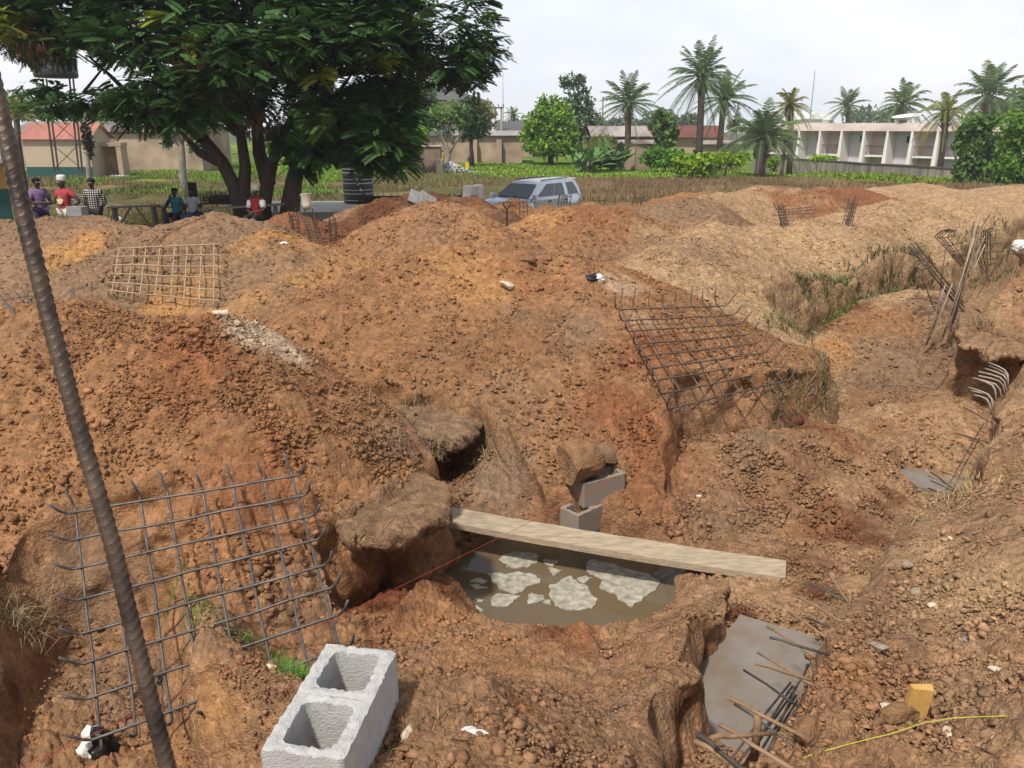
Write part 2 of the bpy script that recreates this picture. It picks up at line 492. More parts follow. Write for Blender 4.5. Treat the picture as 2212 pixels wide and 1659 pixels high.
def H(x, y):
    """height of the ground without its fine clods"""
    x = np.asarray(x, float)
    y = np.asarray(y, float)
    near = np.clip((60 - np.hypot(x, y)) / 30, 0, 1)
    wx = x + (0.085 * fbm(x * 1.1, y * 1.1, 3, 3) + 0.012 * vnoise(x * 6, y * 6, 5)) * near
    wy = y + (0.085 * fbm(x * 1.1, y * 1.1, 11, 3) + 0.012 * vnoise(x * 6, y * 6, 8)) * near
    zf = znat(y)
    z = zf - 0.78 + 0.05 * fbm(x * .9, y * .9, 21, 3)
    z = np.where(y > 9, np.maximum(z, -.78), z)
    fz = z.copy()
    for poly, top, s in PLATEAU:
        d = poly_sd(wx, wy, poly) if poly is FIELD else poly_near(wx, wy, poly, 1.5)
        if top == 'field':
            t = -0.45 * np.clip((y - 21) / 7, 0, 1) - 1.6 * np.clip((y - 45) / 40, 0, 1) * np.clip((x - 16) / 14, 0, 1)
            t = t + 0.05 * fbm(x * .3, y * .3, 31, 3)
        elif top == 'rbank':
            t = np.clip(.72 - .055 * (y - 2.9), 0.12, .95) + .05 * fbm(x * .8, y * .8, 33, 3)
        else:
            t = top + 0.04 * fbm(x * 1.2, y * 1.2, 35, 3)
        z = smax(z, t - s * np.maximum(d, 0), 0.05)
    hn = 0.07 * fbm(x * .9, y * .9, 41, 4)
    def pile(z, heaps):
        for pts, s, r0 in heaps:
            xs = [p[0] for p in pts]
            ys_ = [p[1] for p in pts]
            reach = (max(p[2] for p in pts) + 1.6) / s + r0 + .3
            m = (wx > min(xs) - reach) & (wx < max(xs) + reach) & (wy > min(ys_) - reach) & (wy < max(ys_) + reach)
            if not m.any(): continue
            z[m] = smax(z[m], heap_height(wx[m], wy[m], pts, s, r0) + hn[m], 0.05)
        return z
    z = pile(z, M_)
    for poly, s in CUTS:
        d = poly_near(wx, wy, poly, .6)
        z = np.minimum(z, fz + s * np.maximum(d, 0))
    z = pile(z, SLUMP)
    for poly, fl, s in HOLES:
        d = poly_near(wx, wy, poly, 2.5 / s)
        z = np.minimum(z, fl + s * np.maximum(d, 0))
    return z
H_full = H
def H(x, y):
    x = np.asarray(x, float)
    y = np.asarray(y, float)
    m = np.hypot(x, y) < 75
    z = -0.45 - 1.6 * np.clip((y - 45) / 40, 0, 1) * np.clip((x - 16) / 14, 0, 1) + 0.05 * fbm(x * .3, y * .3, 31, 3)
    if m.any(): z[m] = H_full(x[m], y[m])
    return z
def G(px, py, y0=1.2, y1=160.0):
    """where the line of sight through (px, py) meets the ground"""
    ys = np.geomspace(y0, y1, 1500)
    k = kdrop(py)
    zc = ys * _cp + k * ys * _sp
    xs = (px - CX) / FPX * zc
    below = (CAMZ - k * ys) < H(xs, ys)
    i = int(np.argmax(below)) if below.any() else len(ys) - 1
    return Vector((xs[i], ys[i], float(H(xs[i:i + 1], ys[i:i + 1])[0])))
def Gm(px, py, margin):
    """first point on the line of sight that comes within a margin of the ground"""
    ys = np.geomspace(1.5, 60, 2500)
    k = kdrop(py)
    xs = (px - CX) / FPX * (ys * _cp + k * ys * _sp)
    below = (CAMZ - k * ys) - margin < H(xs, ys)
    i = int(np.argmax(below))
    return Vector((xs[i], ys[i], CAMZ - k * ys[i]))
def Hs(x, y):
    return float(H(np.array([x]), np.array([y]))[0])
def crumbs(x, y, s):
    """angular crumbs: every cell of a broken-up pattern gets its own height and tilt"""
    ix, iy = np.floor(x), np.floor(y)
    f1 = np.full(x.shape, 9.0)
    f2 = np.full(x.shape, 9.0)
    ht = np.zeros(x.shape)
    for dx in (-1, 0, 1):
        for dy in (-1, 0, 1):
            cx, cy = ix + dx, iy + dy
            ax, ay = x - cx - _hash(cx, cy, s), y - cy - _hash(cx, cy, s + 1)
            d = np.sqrt(ax * ax + ay * ay)
            hh = _hash(cx, cy, s + 2)
            hh = hh * hh + .9 * (ax * (_hash(cx, cy, s + 3) - .5) + ay * (_hash(cx, cy, s + 4) - .5))
            m = d < f1
            f2 = np.where(m, f1, np.minimum(f2, d))
            ht = np.where(m, hh, ht)
            f1 = np.where(m, d, f1)
    return ht * np.clip((f2 - f1) * 3.0, 0, 1) + .25 * np.clip((f2 - f1) * 2.0, 0, 1)
# ---- soil colours (real albedos) as patches on the ground
PATCH = [  # px, py, radius px, colour, strength, radial stretch
    (300, 830, 330, C_ORANGE, .9), (420, 800, 170, C_RED, .75), (120, 1000, 260, C_ORANGE, .6), (650, 960, 200, C_ORANGE, .7), (560, 1060, 160, C_RED, .7), (480, 960, 120, C_RED, .5),
    (170, 1290, 220, C_BROWN, .75), (640, 1300, 130, C_BROWN, .5), (560, 720, 80, C_PALE, .9), (630, 770, 70, C_PALE, .85), (200, 590, 130, C_BROWN, .6), (560, 590, 190, C_BROWN, .8),
    (190, 530, 60, C_OCHRE, .95), (130, 560, 60, C_OCHRE, .6), (640, 530, 60, C_ORANGE, .6), (390, 500, 90, C_ORANGE, .35),
    (900, 540, 160, C_ORANGE, .55), (860, 680, 200, C_ORANGE, .6), (1000, 600, 130, C_OCHRE, .5), (1120, 690, 60, C_BROWN, .7), (1000, 760, 120, C_BROWN, .4), (1180, 620, 60, C_RED, .5), (1130, 570, 70, C_RED, .5),
    (1100, 860, 160, C_BROWN, .45), (1350, 900, 120, C_RED, .85), (1400, 760, 100, C_RED, .8), (1420, 1020, 130, C_RED, .7), (1340, 620, 60, C_PALE, .6), (1380, 690, 50, C_PALE, .5),
    (1100, 1050, 130, C_GREY, .6), (1180, 1120, 80, C_RED, .5), (1250, 700, 90, C_BROWN, .6),
    (940, 500, 130, C_BROWN, .5), (1040, 490, 60, C_OCHRE, .4), (1160, 480, 60, C_OCHRE, .8), (1300, 480, 120, C_RED, .5), (1270, 540, 80, C_BROWN, .5), (1480, 450, 70, C_BROWN, .7), (1420, 500, 60, C_TAN, .6),
    (1530, 560, 80, C_BROWN, .7), (1480, 640, 100, C_ORANGE, .5),
    (1700, 560, 160, C_TAN, .95), (1620, 500, 60, C_TAN, .9), (1740, 620, 90, C_TAN, .9), (1850, 540, 160, C_TAN, .95), (1980, 480, 170, C_TAN, .95), (2130, 450, 170, C_TAN, .95), (1650, 420, 130, C_TAN, .8),
    (1760, 590, 50, C_ORANGE, .4), (1690, 430, 60, C_RED, .7), (1850, 415, 45, C_RED, .7), (1980, 410, 60, C_TAN, .9), (1600, 410, 60, C_TAN, .8), (1400, 420, 80, C_TAN, .5),
    (1880, 690, 100, C_ORANGE, .9), (1800, 760, 70, C_OCHRE, .6), (1950, 780, 100, C_BROWN, .7), (1700, 930, 110, C_BROWN, .6), (1620, 940, 60, C_GREY, .5), (1800, 950, 110, C_RED, .6), (1900, 930, 80, C_ORANGE, .6),
    (1560, 1130, 120, C_BROWN, .6), (1800, 1150, 120, C_RED, .7), (1900, 1100, 70, C_DAMP_SHADE, .8), (1750, 1220, 100, C_DAMP_SHADE, .55), (1950, 1170, 60, C_DAMP_SHADE, .6),
    (1980, 1350, 260, C_BROWN, .45), (1950, 1480, 160, C_ORANGE, .45), (2150, 1300, 150, C_TAN, .5), (1990, 1190, 100, C_TAN, .55), (2120, 1550, 180, C_BROWN, .6), (2120, 1000, 100, C_TAN, .55), (2190, 850, 90, C_TAN, .5),
    (2160, 620, 80, C_ORANGE, .4), (1800, 1450, 100, C_ORANGE, .6), (2150, 680, 80, C_TAN, .4),
    (900, 1480, 160, C_OCHRE, .45), (1050, 1440, 140, C_ORANGE, .6), (1130, 1540, 110, C_RED, .8), (1230, 1390, 80, C_RED, .7), (1400, 1330, 120, C_BROWN, .6), (1330, 1540, 130, C_BROWN, .75), (480, 1540, 110, C_OCHRE, .6),
    (430, 1350, 80, C_TAN, .45), (560, 1440, 70, C_ORANGE, .5), (250, 1500, 170, C_BROWN, .7), (30, 1500, 60, C_DAMP_SHADE, .8), (850, 1240, 130, (.15, .055, .026), .95), (100, 1480, 120, C_BROWN, .5), (1510, 1430, 70, C_DAMP_SHADE, .9), (1590, 1330, 50, C_DAMP_SHADE, .85), (1460, 1530, 50, C_DAMP_SHADE, .8), (985, 1290, 36, C_DAMP_SHADE, .8), (1085, 1348, 36, C_DAMP_SHADE, .8), (1170, 1375, 36, C_DAMP_SHADE, .8), (1300, 1348, 36, C_DAMP_SHADE, .8), (1425, 1285, 40, C_DAMP_SHADE, .8), (880, 975, 70, (.15, .06, .03), .9), (960, 985, 60, (.16, .07, .036), .9), (1620, 985, 70, C_BROWN, .8), (1730, 930, 60, C_DAMP_SHADE, .6), (1850, 1150, 110, C_DAMP_SHADE, .8), (1930, 1085, 60, C_DAMP_SHADE, .75), (1760, 1280, 60, C_DAMP_SHADE, .8), (1700, 1190, 90, C_DAMP_SHADE, .45), (1890, 1230, 40, C_DAMP_SHADE, .5), (2110, 1250, 160, C_TAN, .55), (2030, 1180, 70, C_TAN, .6), (2140, 960, 60, C_TAN, .6), (1760, 710, 50, C_DAMP_SHADE, .7), (1850, 665, 40, C_DAMP_SHADE, .7), (860, 960, 100, C_GREY, .5), (850, 1110, 110, C_GREY, .6), (890, 1030, 60, C_OCHRE, .5),  # damp soil; trench left wall also darkened to stand for shade
    (40, 1330, 60, C_PALE, .5), (700, 480, 100, C_DAMP_SHADE, .9), (820, 470, 60, C_DAMP_SHADE, .9), (640, 475, 80, C_RED, .6), (950, 425, 60, C_DARK, .9), (880, 420, 40, C_DARK, .7), (1040, 450, 50, C_RED, .7), (1110, 435, 40, C_RED, .6),
]
_pat = []
for (px, py, rp_, c, st) in PATCH:
    g = G(px, py)
    zc = g.y * _cp + (CAMZ - g.z) * _sp
    _pat.append((g.x, g.y, g.z, rp_ / FPX * zc, np.array(c), st))
def soil_color(x, y, z):
    base = np.array((.265, .150, .080))
    c = np.ones(x.shape + (3,)) * base
    nz = fbm(x * .7, y * .7, 61, 4)
    n2 = fbm(x * 2.3, y * 2.3, 66, 3)
    c = c * (1 + .10 * nz[..., None])
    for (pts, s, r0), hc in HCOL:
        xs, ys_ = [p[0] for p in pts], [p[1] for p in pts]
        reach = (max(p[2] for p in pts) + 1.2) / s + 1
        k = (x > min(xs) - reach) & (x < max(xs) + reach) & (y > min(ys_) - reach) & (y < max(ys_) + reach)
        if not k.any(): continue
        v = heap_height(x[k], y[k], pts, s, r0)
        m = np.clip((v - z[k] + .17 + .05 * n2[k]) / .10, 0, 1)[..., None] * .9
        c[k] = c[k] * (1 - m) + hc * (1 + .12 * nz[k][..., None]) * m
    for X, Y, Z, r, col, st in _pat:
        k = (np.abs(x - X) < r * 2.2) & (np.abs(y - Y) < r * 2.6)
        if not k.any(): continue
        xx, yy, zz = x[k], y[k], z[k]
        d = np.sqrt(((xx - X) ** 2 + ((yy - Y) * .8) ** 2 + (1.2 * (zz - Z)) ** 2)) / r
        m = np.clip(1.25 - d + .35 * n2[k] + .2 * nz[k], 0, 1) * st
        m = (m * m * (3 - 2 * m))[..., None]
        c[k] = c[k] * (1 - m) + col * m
    return c
def field_mask(x, y):
    """1 where the grown-over field lies beyond the diggings"""
    edge = np.where(x < -1.5, 20.5, 27.0) + np.clip((x - 4) * .16, 0, 9) + 1.5 * vnoise(x * .25, y * .25, 71)
    edge = np.where(x < -5, 18.3, edge)
    return np.clip((y - edge) / 1.5, 0, 1)
TQ = 1.0
def build_ground():
    az = np.concatenate([np.linspace(-180, -42, 70, endpoint=False), np.linspace(-42, 42, int(1150 / TQ)), np.linspace(42, 180, 71)[1:-1]])
    r = np.concatenate([[.02, .2, .45, .7, .9], np.exp(np.arange(np.log(1.05), np.log(34), .0027 * TQ)), np.geomspace(34.2, 760, 200)])
    A, RR = np.meshgrid(np.radians(az), r)
    x, y = RR * np.sin(A), RR * np.cos(A)
    z = H(x, y)
    fm = field_mask(x, y)
    # fine relief: lumps of clay everywhere that has been dug
    amp = np.clip(1 - fm, 0, 1) * np.clip((40 - RR) / 15, 0, 1)
    patch = np.clip(.55 + .6 * fbm(x * .8, y * .8, 81, 3), .15, 1.25)
    z0 = z
    det = np.zeros_like(x)
    q = RR < 40
    xq, yq, pq, rq = x[q], y[q], patch[q], RR[q]
    wq = .25 * fbm(xq * 5, yq * 5, 5, 2)
    dq = .05 * clodcells(xq / .36, yq / .36, 91, .35) * pq
    dq = dq + .034 * crumbs(xq / .15 + wq, yq / .15 - wq, 95) * pq
    dq = dq + .022 * fbm(xq * 3.1, yq * 3.1, 103, 4) + .010 * fbm(xq * 14, yq * 14, 107, 3)
    k = rq < 16
    dk = .024 * crumbs(xq[k] / .062 + wq[k], yq[k] / .062, 99) * pq[k] * np.clip((16 - rq[k]) / 6, 0, 1)
    dk = dk + .011 * crumbs(xq[k] / .028, yq[k] / .028 + wq[k], 101) * np.clip((7 - rq[k]) / 3, 0, 1)
    dq[k] += dk
    det[q] = dq
    pads = np.ones_like(x)
    for poly, fl, s in HOLES[2:4]:
        pads = np.minimum(pads, np.clip(poly_sd(x, y, poly) / .06 + .3, 0, 1))
    z = z + det * amp * pads + .03 * fbm(x * .8, y * .8, 111, 4) * fm
    nr, nc = x.shape
    # rough the steep cuts sideways a little (roots, spade marks)
    q = RR < 40
    gr = np.gradient(z0, axis=0) / np.gradient(RR, axis=0)
    ga = np.gradient(z0, axis=1) / (np.gradient(A, axis=1) * np.maximum(RR, .2))
    gx, gy = (gr * np.sin(A) + ga * np.cos(A))[q], (gr * np.cos(A) - ga * np.sin(A))[q]
    st = np.clip((np.hypot(gx, gy) - .9) / 1.5, 0, 1)
    zq = z[q]
    n1 = fbm(x[q] * 2.6 + zq * 2.1, y[q] * 2.6 - zq * 1.7, 141, 3, .4)
    n2 = fbm(x[q] * 2.6 - zq * 1.9, y[q] * 2.6 + zq * 2.3, 151, 3, .4)
    x[q] += st * .07 * n1
    y[q] += st * .07 * n2
    z[q] -= .92 * st * (det * amp * pads)[q]
    V = np.stack([x, y, z], -1).reshape(-1, 3)
    idx = np.arange(nr * nc).reshape(nr, nc)
    a, b = idx[:-1, :], idx[1:, :]
    F = np.stack([a, np.roll(a, -1, 1), np.roll(b, -1, 1), b], -1).reshape(-1, 4)
    col = soil_color(x, y, z)
    # field: short olive grass, straw-coloured belt, bright green belt
    n1, n2, n3 = fbm(x * .12, y * .12, 121, 4), fbm(x * .6, y * .6, 125, 4), fbm(x * 2.2, y * 2.2, 129, 3)
    olive, straw, green, lime = np.array((.115, .105, .040)), np.array((.20, .135, .062)), np.array((.085, .155, .018)), np.array((.16, .24, .022))
    yb = y + 5 * n1
    t1 = np.clip((yb - np.where(x > 2, 40, 46)) / 8 + .5 * n2, 0, 1)[..., None]
    t2 = np.clip((yb - np.where(x > 2, 62, 58)) / 7 + .6 * n2, 0, 1)[..., None]
    t3 = np.clip((n1 + .3 * n2 - .1) * 2, 0, 1)[..., None]
    f = olive * (1 - t1) + straw * t1
    f = f * (1 - t2) + (green * (1 - t3) + lime * t3) * t2
    f = f * (1 + .22 * n3[..., None] + .15 * n2[..., None])
    far = np.clip((y - 150) / 100, 0, 1)[..., None]
    f = f * (1 - far) + np.array((.06, .085, .04)) * far
    fm3 = np.clip(fm + .25 * n3, 0, 1)[..., None] * (fm[..., None] > 0)
    col = col * (1 - fm3) + f * fm3
    # thin turf skin and dark topsoil on the cut edges near level zero
    g = np.zeros_like(x)
    o = np_mesh('ground', V, F, MAT_SOIL, smooth=True, col=np.clip(col.reshape(-1, 3), 0, 1))
    return tag(o, kind='structure')
MAT_SOIL = material('laterite soil', (1.04, 1.04, 1.04), rough=.95, var=.28, vscale=9.0, bump=.62, bscale=48, attr=True, detail=9, spec=.12, bdist=.035)
MAT_CLOD = material('clay lumps', (.92, .92, .92), rough=.95, var=.22, vscale=25.0, bump=.15, bscale=120, attr=True, spec=.12)
ground = build_ground()
# ------------------------------------------------------------------ loose lumps of clay lying on the heaps
def ico(sub):
    import bmesh
    bm = bmesh.new()
    bmesh.ops.create_icosphere(bm, subdivisions=sub, radius=1)
    v = np.array([q.co[:] for q in bm.verts])
    f = np.array([[q.index for q in p.verts] for p in bm.faces])
    bm.free()
    return v, f
ICO2 = ico(2)
ICO1 = ico(1)
def hull_shapes(n, npt, seed):
    import bmesh
    rg = np.random.default_rng(seed)
    out = []
    while len(out) < n:
        p = rg.normal(size=(npt, 3))
        for _ in range(4):                                   # spread the corners a little
            d = p[:, None] - p[None]
            r2 = (d ** 2).sum(-1) + np.eye(npt) * 9
            p = p + .06 * (d / r2[..., None]).sum(1)
            p /= np.linalg.norm(p, axis=1)[:, None]
        p = p * np.array([1, rg.uniform(.5, 1), rg.uniform(.35, .75)])
        bm = bmesh.new()
        vs = [bm.verts.new(q) for q in p]
        bmesh.ops.convex_hull(bm, input=vs)
        bmesh.ops.triangulate(bm, faces=bm.faces[:])
        bm.verts.index_update()
        v = np.array([q.co[:] for q in bm.verts])
        f = np.array([[q.index for q in t.verts] for t in bm.faces])
        bm.free()
        if len(v) == npt and len(f) == 2 * npt - 4: out.append((v, f))
    return out
def scatter_lumps(name, pos, size, col, npt=9, seed=1, sink=.25):
    rg = np.random.default_rng(seed)
    shapes = hull_shapes(30, npt, seed)
    SV, SF = np.stack([q[0] for q in shapes]), np.stack([q[1] for q in shapes])
    n = len(pos)
    k = rg.integers(0, 30, n)
    sh = SV[k]
    a = rg.uniform(0, 6.283, n)
    b = rg.uniform(-.6, .6, n)
    ca, sa, cb, sb = np.cos(a), np.sin(a), np.cos(b), np.sin(b)
    X = sh[:, :, 0] * ca[:, None] - sh[:, :, 1] * sa[:, None]
    Y = sh[:, :, 0] * sa[:, None] + sh[:, :, 1] * ca[:, None]
    Z = sh[:, :, 2]
    Y, Z = Y * cb[:, None] - Z * sb[:, None], Y * sb[:, None] + Z * cb[:, None]
    V = np.stack([X, Y, Z], -1) * size[:, None, None] + pos[:, None, :]
    V[:, :, 2] += (size * (.5 - sink))[:, None]
    F = (SF[k] + (np.arange(n) * npt)[:, None, None]).reshape(-1, 3)
    return np_mesh(name, V.reshape(-1, 3), F, MAT_CLOD, col=np.repeat(col, npt, 0))
def lump_field(n, rmin, rmax, smin, smax_, seed):
    rg = np.random.default_rng(seed)
    az = np.radians(rg.uniform(-40, 40, n))
    rr = np.exp(rg.uniform(np.log(rmin), np.log(rmax), n))
    x, y = rr * np.sin(az), rr * np.cos(az)
    z = H(x, y)
    dens = .35 + .5 * fbm(x * .8, y * .8, 81, 3)
    e = .05
    sl = np.hypot(H(x + e, y) - z, H(x, y + e) - z) / e
    keep = (rg.uniform(size=n) < np.clip(dens + .25 * (sl > .3), .30, 1)) & (field_mask(x, y) < .2) & (sl < 1.7)
    for i, (poly, fl, s) in enumerate(HOLES[:4]):
        keep &= poly_sd(x, y, poly) > .05
    x, y, z, rr = x[keep], y[keep], z[keep], rr[keep]
    u = rg.uniform(size=len(x))
    size = smin * (1 - u * (1 - (smin / smax_) ** 2.3)) ** (-1 / 2.3)
    size = np.maximum(size, rr * .0010)
    col = soil_color(x, y, z) * (1 + rg.normal(0, .13, len(x)))[:, None] * np.array((1.04, 1.0, .98))
    return np.stack([x, y, z + .012], -1), size, np.clip(col, 0, 1)
def lump_cluster(px, py, rpx, rpy, n, s0, s1, rg):
    x, y = [], []
    pts = [G(px + rpx * a, py + rpy * b) for a, b in rg.uniform(-1, 1, (60, 2))]
    k = rg.integers(0, 60, n)
    P0 = np.array([tuple(q) for q in pts])[k] + rg.normal(size=(n, 3)) * np.array((.10, .12, 0))
    P0[:, 2] = H(P0[:, 0], P0[:, 1]) + .01
    s = s0 * (1 - rg.uniform(size=n) * (1 - (s0 / s1) ** 1.6)) ** (-1 / 1.6)
    c = soil_color(P0[:, 0], P0[:, 1], P0[:, 2]) * (1 + rg.normal(0, .14, n))[:, None]
    return P0, s, np.clip(c, 0, 1)
rgc = np.random.default_rng(88)
CL = [lump_cluster(*q, rgc) for q in ((930, 1440, 70, 70, 520, .010, .045), (960, 1560, 60, 60, 260, .008, .03), (1080, 1400, 120, 30, 420, .009, .035), (560, 1240, 150, 60, 420, .014, .06), (900, 1340, 110, 30, 300, .010, .04), (1940, 1380, 220, 120, 900, .008, .04),
      (2040, 1560, 170, 90, 800, .007, .035), (1720, 1000, 170, 90, 700, .014, .06), (1680, 1120, 120, 40, 260, .012, .05), (1180, 1560, 110, 90, 500, .007, .032), (1480, 1360, 90, 60, 260, .008, .03), (340, 820, 260, 130, 1700, .009, .032), (1990, 1045, 70, 16, 160, .012, .05), (1935, 1015, 16, 26, 110, .015, .05), (1985, 1062, 40, 10, 90, .012, .045), (2000, 985, 40, 8, 90, .012, .05), (1500, 1470, 30, 60, 90, .008, .03), (1640, 1345, 50, 14, 80, .008, .03), (1640, 1330, 40, 16, 60, .008, .03), (480, 1560, 90, 70, 420, .006, .03))]
p, s, c = lump_field(130000, 1.5, 6.5, .006, .034, 5)
p, s, c = np.concatenate([p] + [q[0] for q in CL]), np.concatenate([s] + [q[1] for q in CL]), np.concatenate([c] + [q[2] for q in CL])
tag(scatter_lumps('soil_clods', p, s, c, 8, 5), 'loose crumbs of orange clay on the near heaps', kind='stuff')
p, s, c = lump_field(170000, 5.5, 26, .010, .055, 6)
tag(scatter_lumps('soil_clods', p, s, c, 7, 6), 'loose crumbs of orange clay on the farther heaps', kind='stuff')
# ------------------------------------------------------------------ overhanging sods left standing on the cut edges
def sod(label, pix, z, thick, col, seed, dome=.05):
    pts = [Vector(Q(px, py, z)) for px, py in pix]
    ring = []
    n = len(pts)
    for i in range(n):
        for k in range(14): ring.append(pts[i].lerp(pts[(i + 1) % n], k / 14))
    m = len(ring)
    for _ in range(2): ring = [(ring[i - 1] + ring[i] * 2 + ring[(i + 1) % m]) / 4 for i in range(m)]
    c = sum(ring, Vector()) / m
    prof = [(.02, dome), (.25, dome * .95), (.5, dome * .8), (.75, dome * .5), (.92, dome * .15), (.98, -.004), (1.0, -.03), (1.0, -.07), (.96, -.10), (.90, -thick * .75), (.80, -thick), (.6, -thick * 1.2)]
    V, F = [], []
    for f, dz in prof:
        for p in ring: V.append((c.x + (p.x - c.x) * f, c.y + (p.y - c.y) * f, z + dz))
    V = np.array(V)
    for o_, fr, am in ((seed, 4, .045), (seed + 9, 11, .045), (seed + 5, 26, .024)):
        V = V + np.array([[mnoise.noise(Vector((x * fr + o_, y * fr, q * fr * 1.6))), mnoise.noise(Vector((x * fr, y * fr + o_, q * fr * 1.6 + 7))), .7 * mnoise.noise(Vector((x * fr, y * fr, q * fr + o_ + 3)))] for x, y, q in V]) * am
    for i in range(len(prof) - 1):
        for k in range(m): F.append((i * m + k, (i + 1) * m + k, (i + 1) * m + (k + 1) % m, i * m + (k + 1) % m))
    cc = np.tile(np.array(col), (len(V), 1)) * (1 + .18 * fbm(V[:, 0] * 5, V[:, 1] * 5 + V[:, 2] * 4, seed, 3))[:, None]
    o = np_mesh('earth_ledge', V, np.array(F), MAT_SOIL, smooth=True, col=np.clip(cc, 0, 1))
    return tag(o, label, 'earth ledge')
sod('root-fringed overhanging earth ledge above the water pit, left of the plank', [(690, 1085), (722, 1135), (750, 1162), (800, 1150), (830, 1165), (880, 1150), (925, 1120), (966, 1108), (975, 1062), (930, 1020), (860, 1000), (760, 1010)], .43, .17, (.24, .145, .082), 3, .0)
sod('broad grey-brown overhanging earth ledge between the orange heap and the stub column', [(745, 860), (765, 888), (810, 915), (850, 922), (900, 945), (960, 950), (1005, 958), (1030, 930), (1040, 890), (1000, 850), (900, 835), (800, 835)], .17, .15, (.225, .145, .088), 5, .0)
sod('big overhanging earth ledge with hanging roots on the right bank', [(2066, 715), (2080, 745), (2110, 748), (2135, 768), (2175, 760), (2215, 772), (2270, 740), (2260, 640), (2170, 610), (2090, 640)], .36, .20, (.28, .17, .092), 11, .0)
# ------------------------------------------------------------------ placing things that stand on the ground
def pxm(D, py=300):
    return FPX / (D * _cp + kdrop(py) * D * _sp)
def ground_at(px, D):
    x = (px - CX) / pxm(D)
    return Vector((x, D, Hs(x, D)))
# ------------------------------------------------------------------ shared materials
M_WATER = material('muddy water', (.125, .092, .052), rough=.06, var=.15, vscale=1.2, spec=.3)
M_FOAM = material('dried scum', (.27, .235, .17), color2=(.47, .44, .36), rough=.9, var=.35, vscale=16, bump=.4, bscale=60)
M_STEEL = material('weathered rebar', (.115, .085, .068), rough=.62, var=.45, vscale=14, metal=.35, color2=(.19, .135, .10), bump=.3, bscale=220, bdist=.004)
M_STEELB = material('blue-grey rebar', (.10, .10, .105), rough=.5, var=.4, vscale=10, metal=.5, color2=(.17, .15, .135), bump=.3, bscale=220, bdist=.004)
M_RUST = material('dusty rebar', (.25, .16, .095), rough=.9, var=.35, vscale=16, bump=.3, bscale=180, bdist=.004)
M_DARKBAR = material('dark rebar', (.07, .055, .045), rough=.7, var=.4, vscale=16, metal=.3)
M_CONC = material('wet blinding concrete', (.21, .155, .105), color2=(.225, .21, .19), rough=.6, var=.14, vscale=4, bump=.35, bscale=45, spec=.4, bdist=.006)
M_BLOCK = material('sandcrete', (.42, .41, .395), rough=.95, var=.12, vscale=26, bump=.75, bscale=170, bdist=.006)
M_BLOCKD = material('stained sandcrete', (.33, .31, .29), color2=(.27, .185, .115), rough=.95, var=.3, vscale=9, bump=.6, bscale=120, bdist=.006)
M_WOOD = material('weathered plank', (.36, .285, .195), rough=.85, var=.32, vscale=3.5, bump=.35, bscale=60, streak=(2.2, 9, 14))
M_STAKE = material('fresh sawn wood', (.50, .29, .085), rough=.8, var=.2, vscale=8, streak=(16, 16, 2.5), bump=.2)
M_RED = material('red line', (.45, .05, .035), rough=.7, var=.1)
M_YELLOW = material('yellow line', (.55, .50, .05), rough=.6, var=.1)
M_WHITEP = material('white plastic', (.66, .65, .62), rough=.5, var=.15, vscale=20, bump=.4, bscale=40)
M_BLACKP = material('black plastic', (.018, .017, .018), rough=.3, var=.4, vscale=20, bump=.8, bscale=50)
M_STONEW = material('pale stone', (.52, .43, .32), rough=.9, var=.25, vscale=18, bump=.5, bscale=60)
M_STONEG = material('grey stone', (.27, .22, .165), rough=.9, var=.25, vscale=18, bump=.5, bscale=60)
M_CLAYR = material('clay boulder', (.21, .115, .055), rough=.95, var=.4, vscale=12, bump=1.0, bscale=40, bdist=.03)
M_WOODG = material('grey timber', (.20, .17, .14), rough=.9, var=.3, vscale=5, bump=.3)
from mathutils.geometry import tessellate_polygon
# ------------------------------------------------------------------ pit water and scum
wp = [Q(930, 1262, -.5), Q(1000, 1170, -.5), Q(1330, 1140, -.5), Q(1500, 1210, -.5), Q(1500, 1330, -.5), Q(1180, 1440, -.5), Q(1000, 1380, -.5)]
b = MB()
b.add([tuple(p) for p in wp], [tuple(range(len(wp)))[::-1]])
tag(b.build('water', M_WATER), kind='structure')
def pool_px(X, Y): return (702 + X / 2.926, 1091.8 + Y / 2.926)
SCUM = [
    ('roundish pale scum patch beside the plank at the far end of the pit', [(1105, 340), (1150, 305), (1290, 300), (1360, 320), (1330, 370), (1240, 400), (1150, 395)]),
    ('ragged pale scum patch with dark specks in the middle of the brown pit water', [(1020, 440), (1100, 430), (1250, 430), (1340, 440), (1350, 480), (1280, 530), (1200, 560), (1100, 530), (1080, 490)]),
    ('thick whitish kidney-shaped scum raft in the pit water', [(1465, 490), (1540, 450), (1590, 480), (1680, 540), (1710, 590), (1680, 650), (1570, 675), (1450, 640), (1410, 520)]),
    ('largest sheet of pale scum, reaching from the plank to the pit edge', [(1660, 345), (1790, 370), (1900, 400), (2050, 440), (2120, 500), (1950, 650), (1870, 590), (1730, 520), (1760, 480), (1660, 420)]),
    (None, [(1040, 630), (1090, 570), (1160, 560), (1240, 575), (1200, 610), (1130, 640)]), (None, [(1275, 590), (1300, 550), (1390, 570), (1380, 610), (1280, 625)]),
    (None, [(1400, 400), (1450, 395), (1500, 420), (1460, 440), (1410, 430)]), (None, [(1380, 350), (1470, 345), (1430, 385)]), (None, [(900, 510), (960, 500), (1030, 525), (960, 535)]),
    (None, [(930, 480), (980, 465), (1030, 475), (990, 500)]), (None, [(950, 580), (1015, 600), (960, 625)]), (None, [(1600, 470), (1650, 445), (1690, 460), (1640, 490)]),
    (None, [(1365, 610), (1420, 600), (1425, 630)]), (None, [(1225, 765), (1300, 770), (1250, 785)]), (None, [(915, 625), (1000, 660), (985, 680), (940, 665)])]
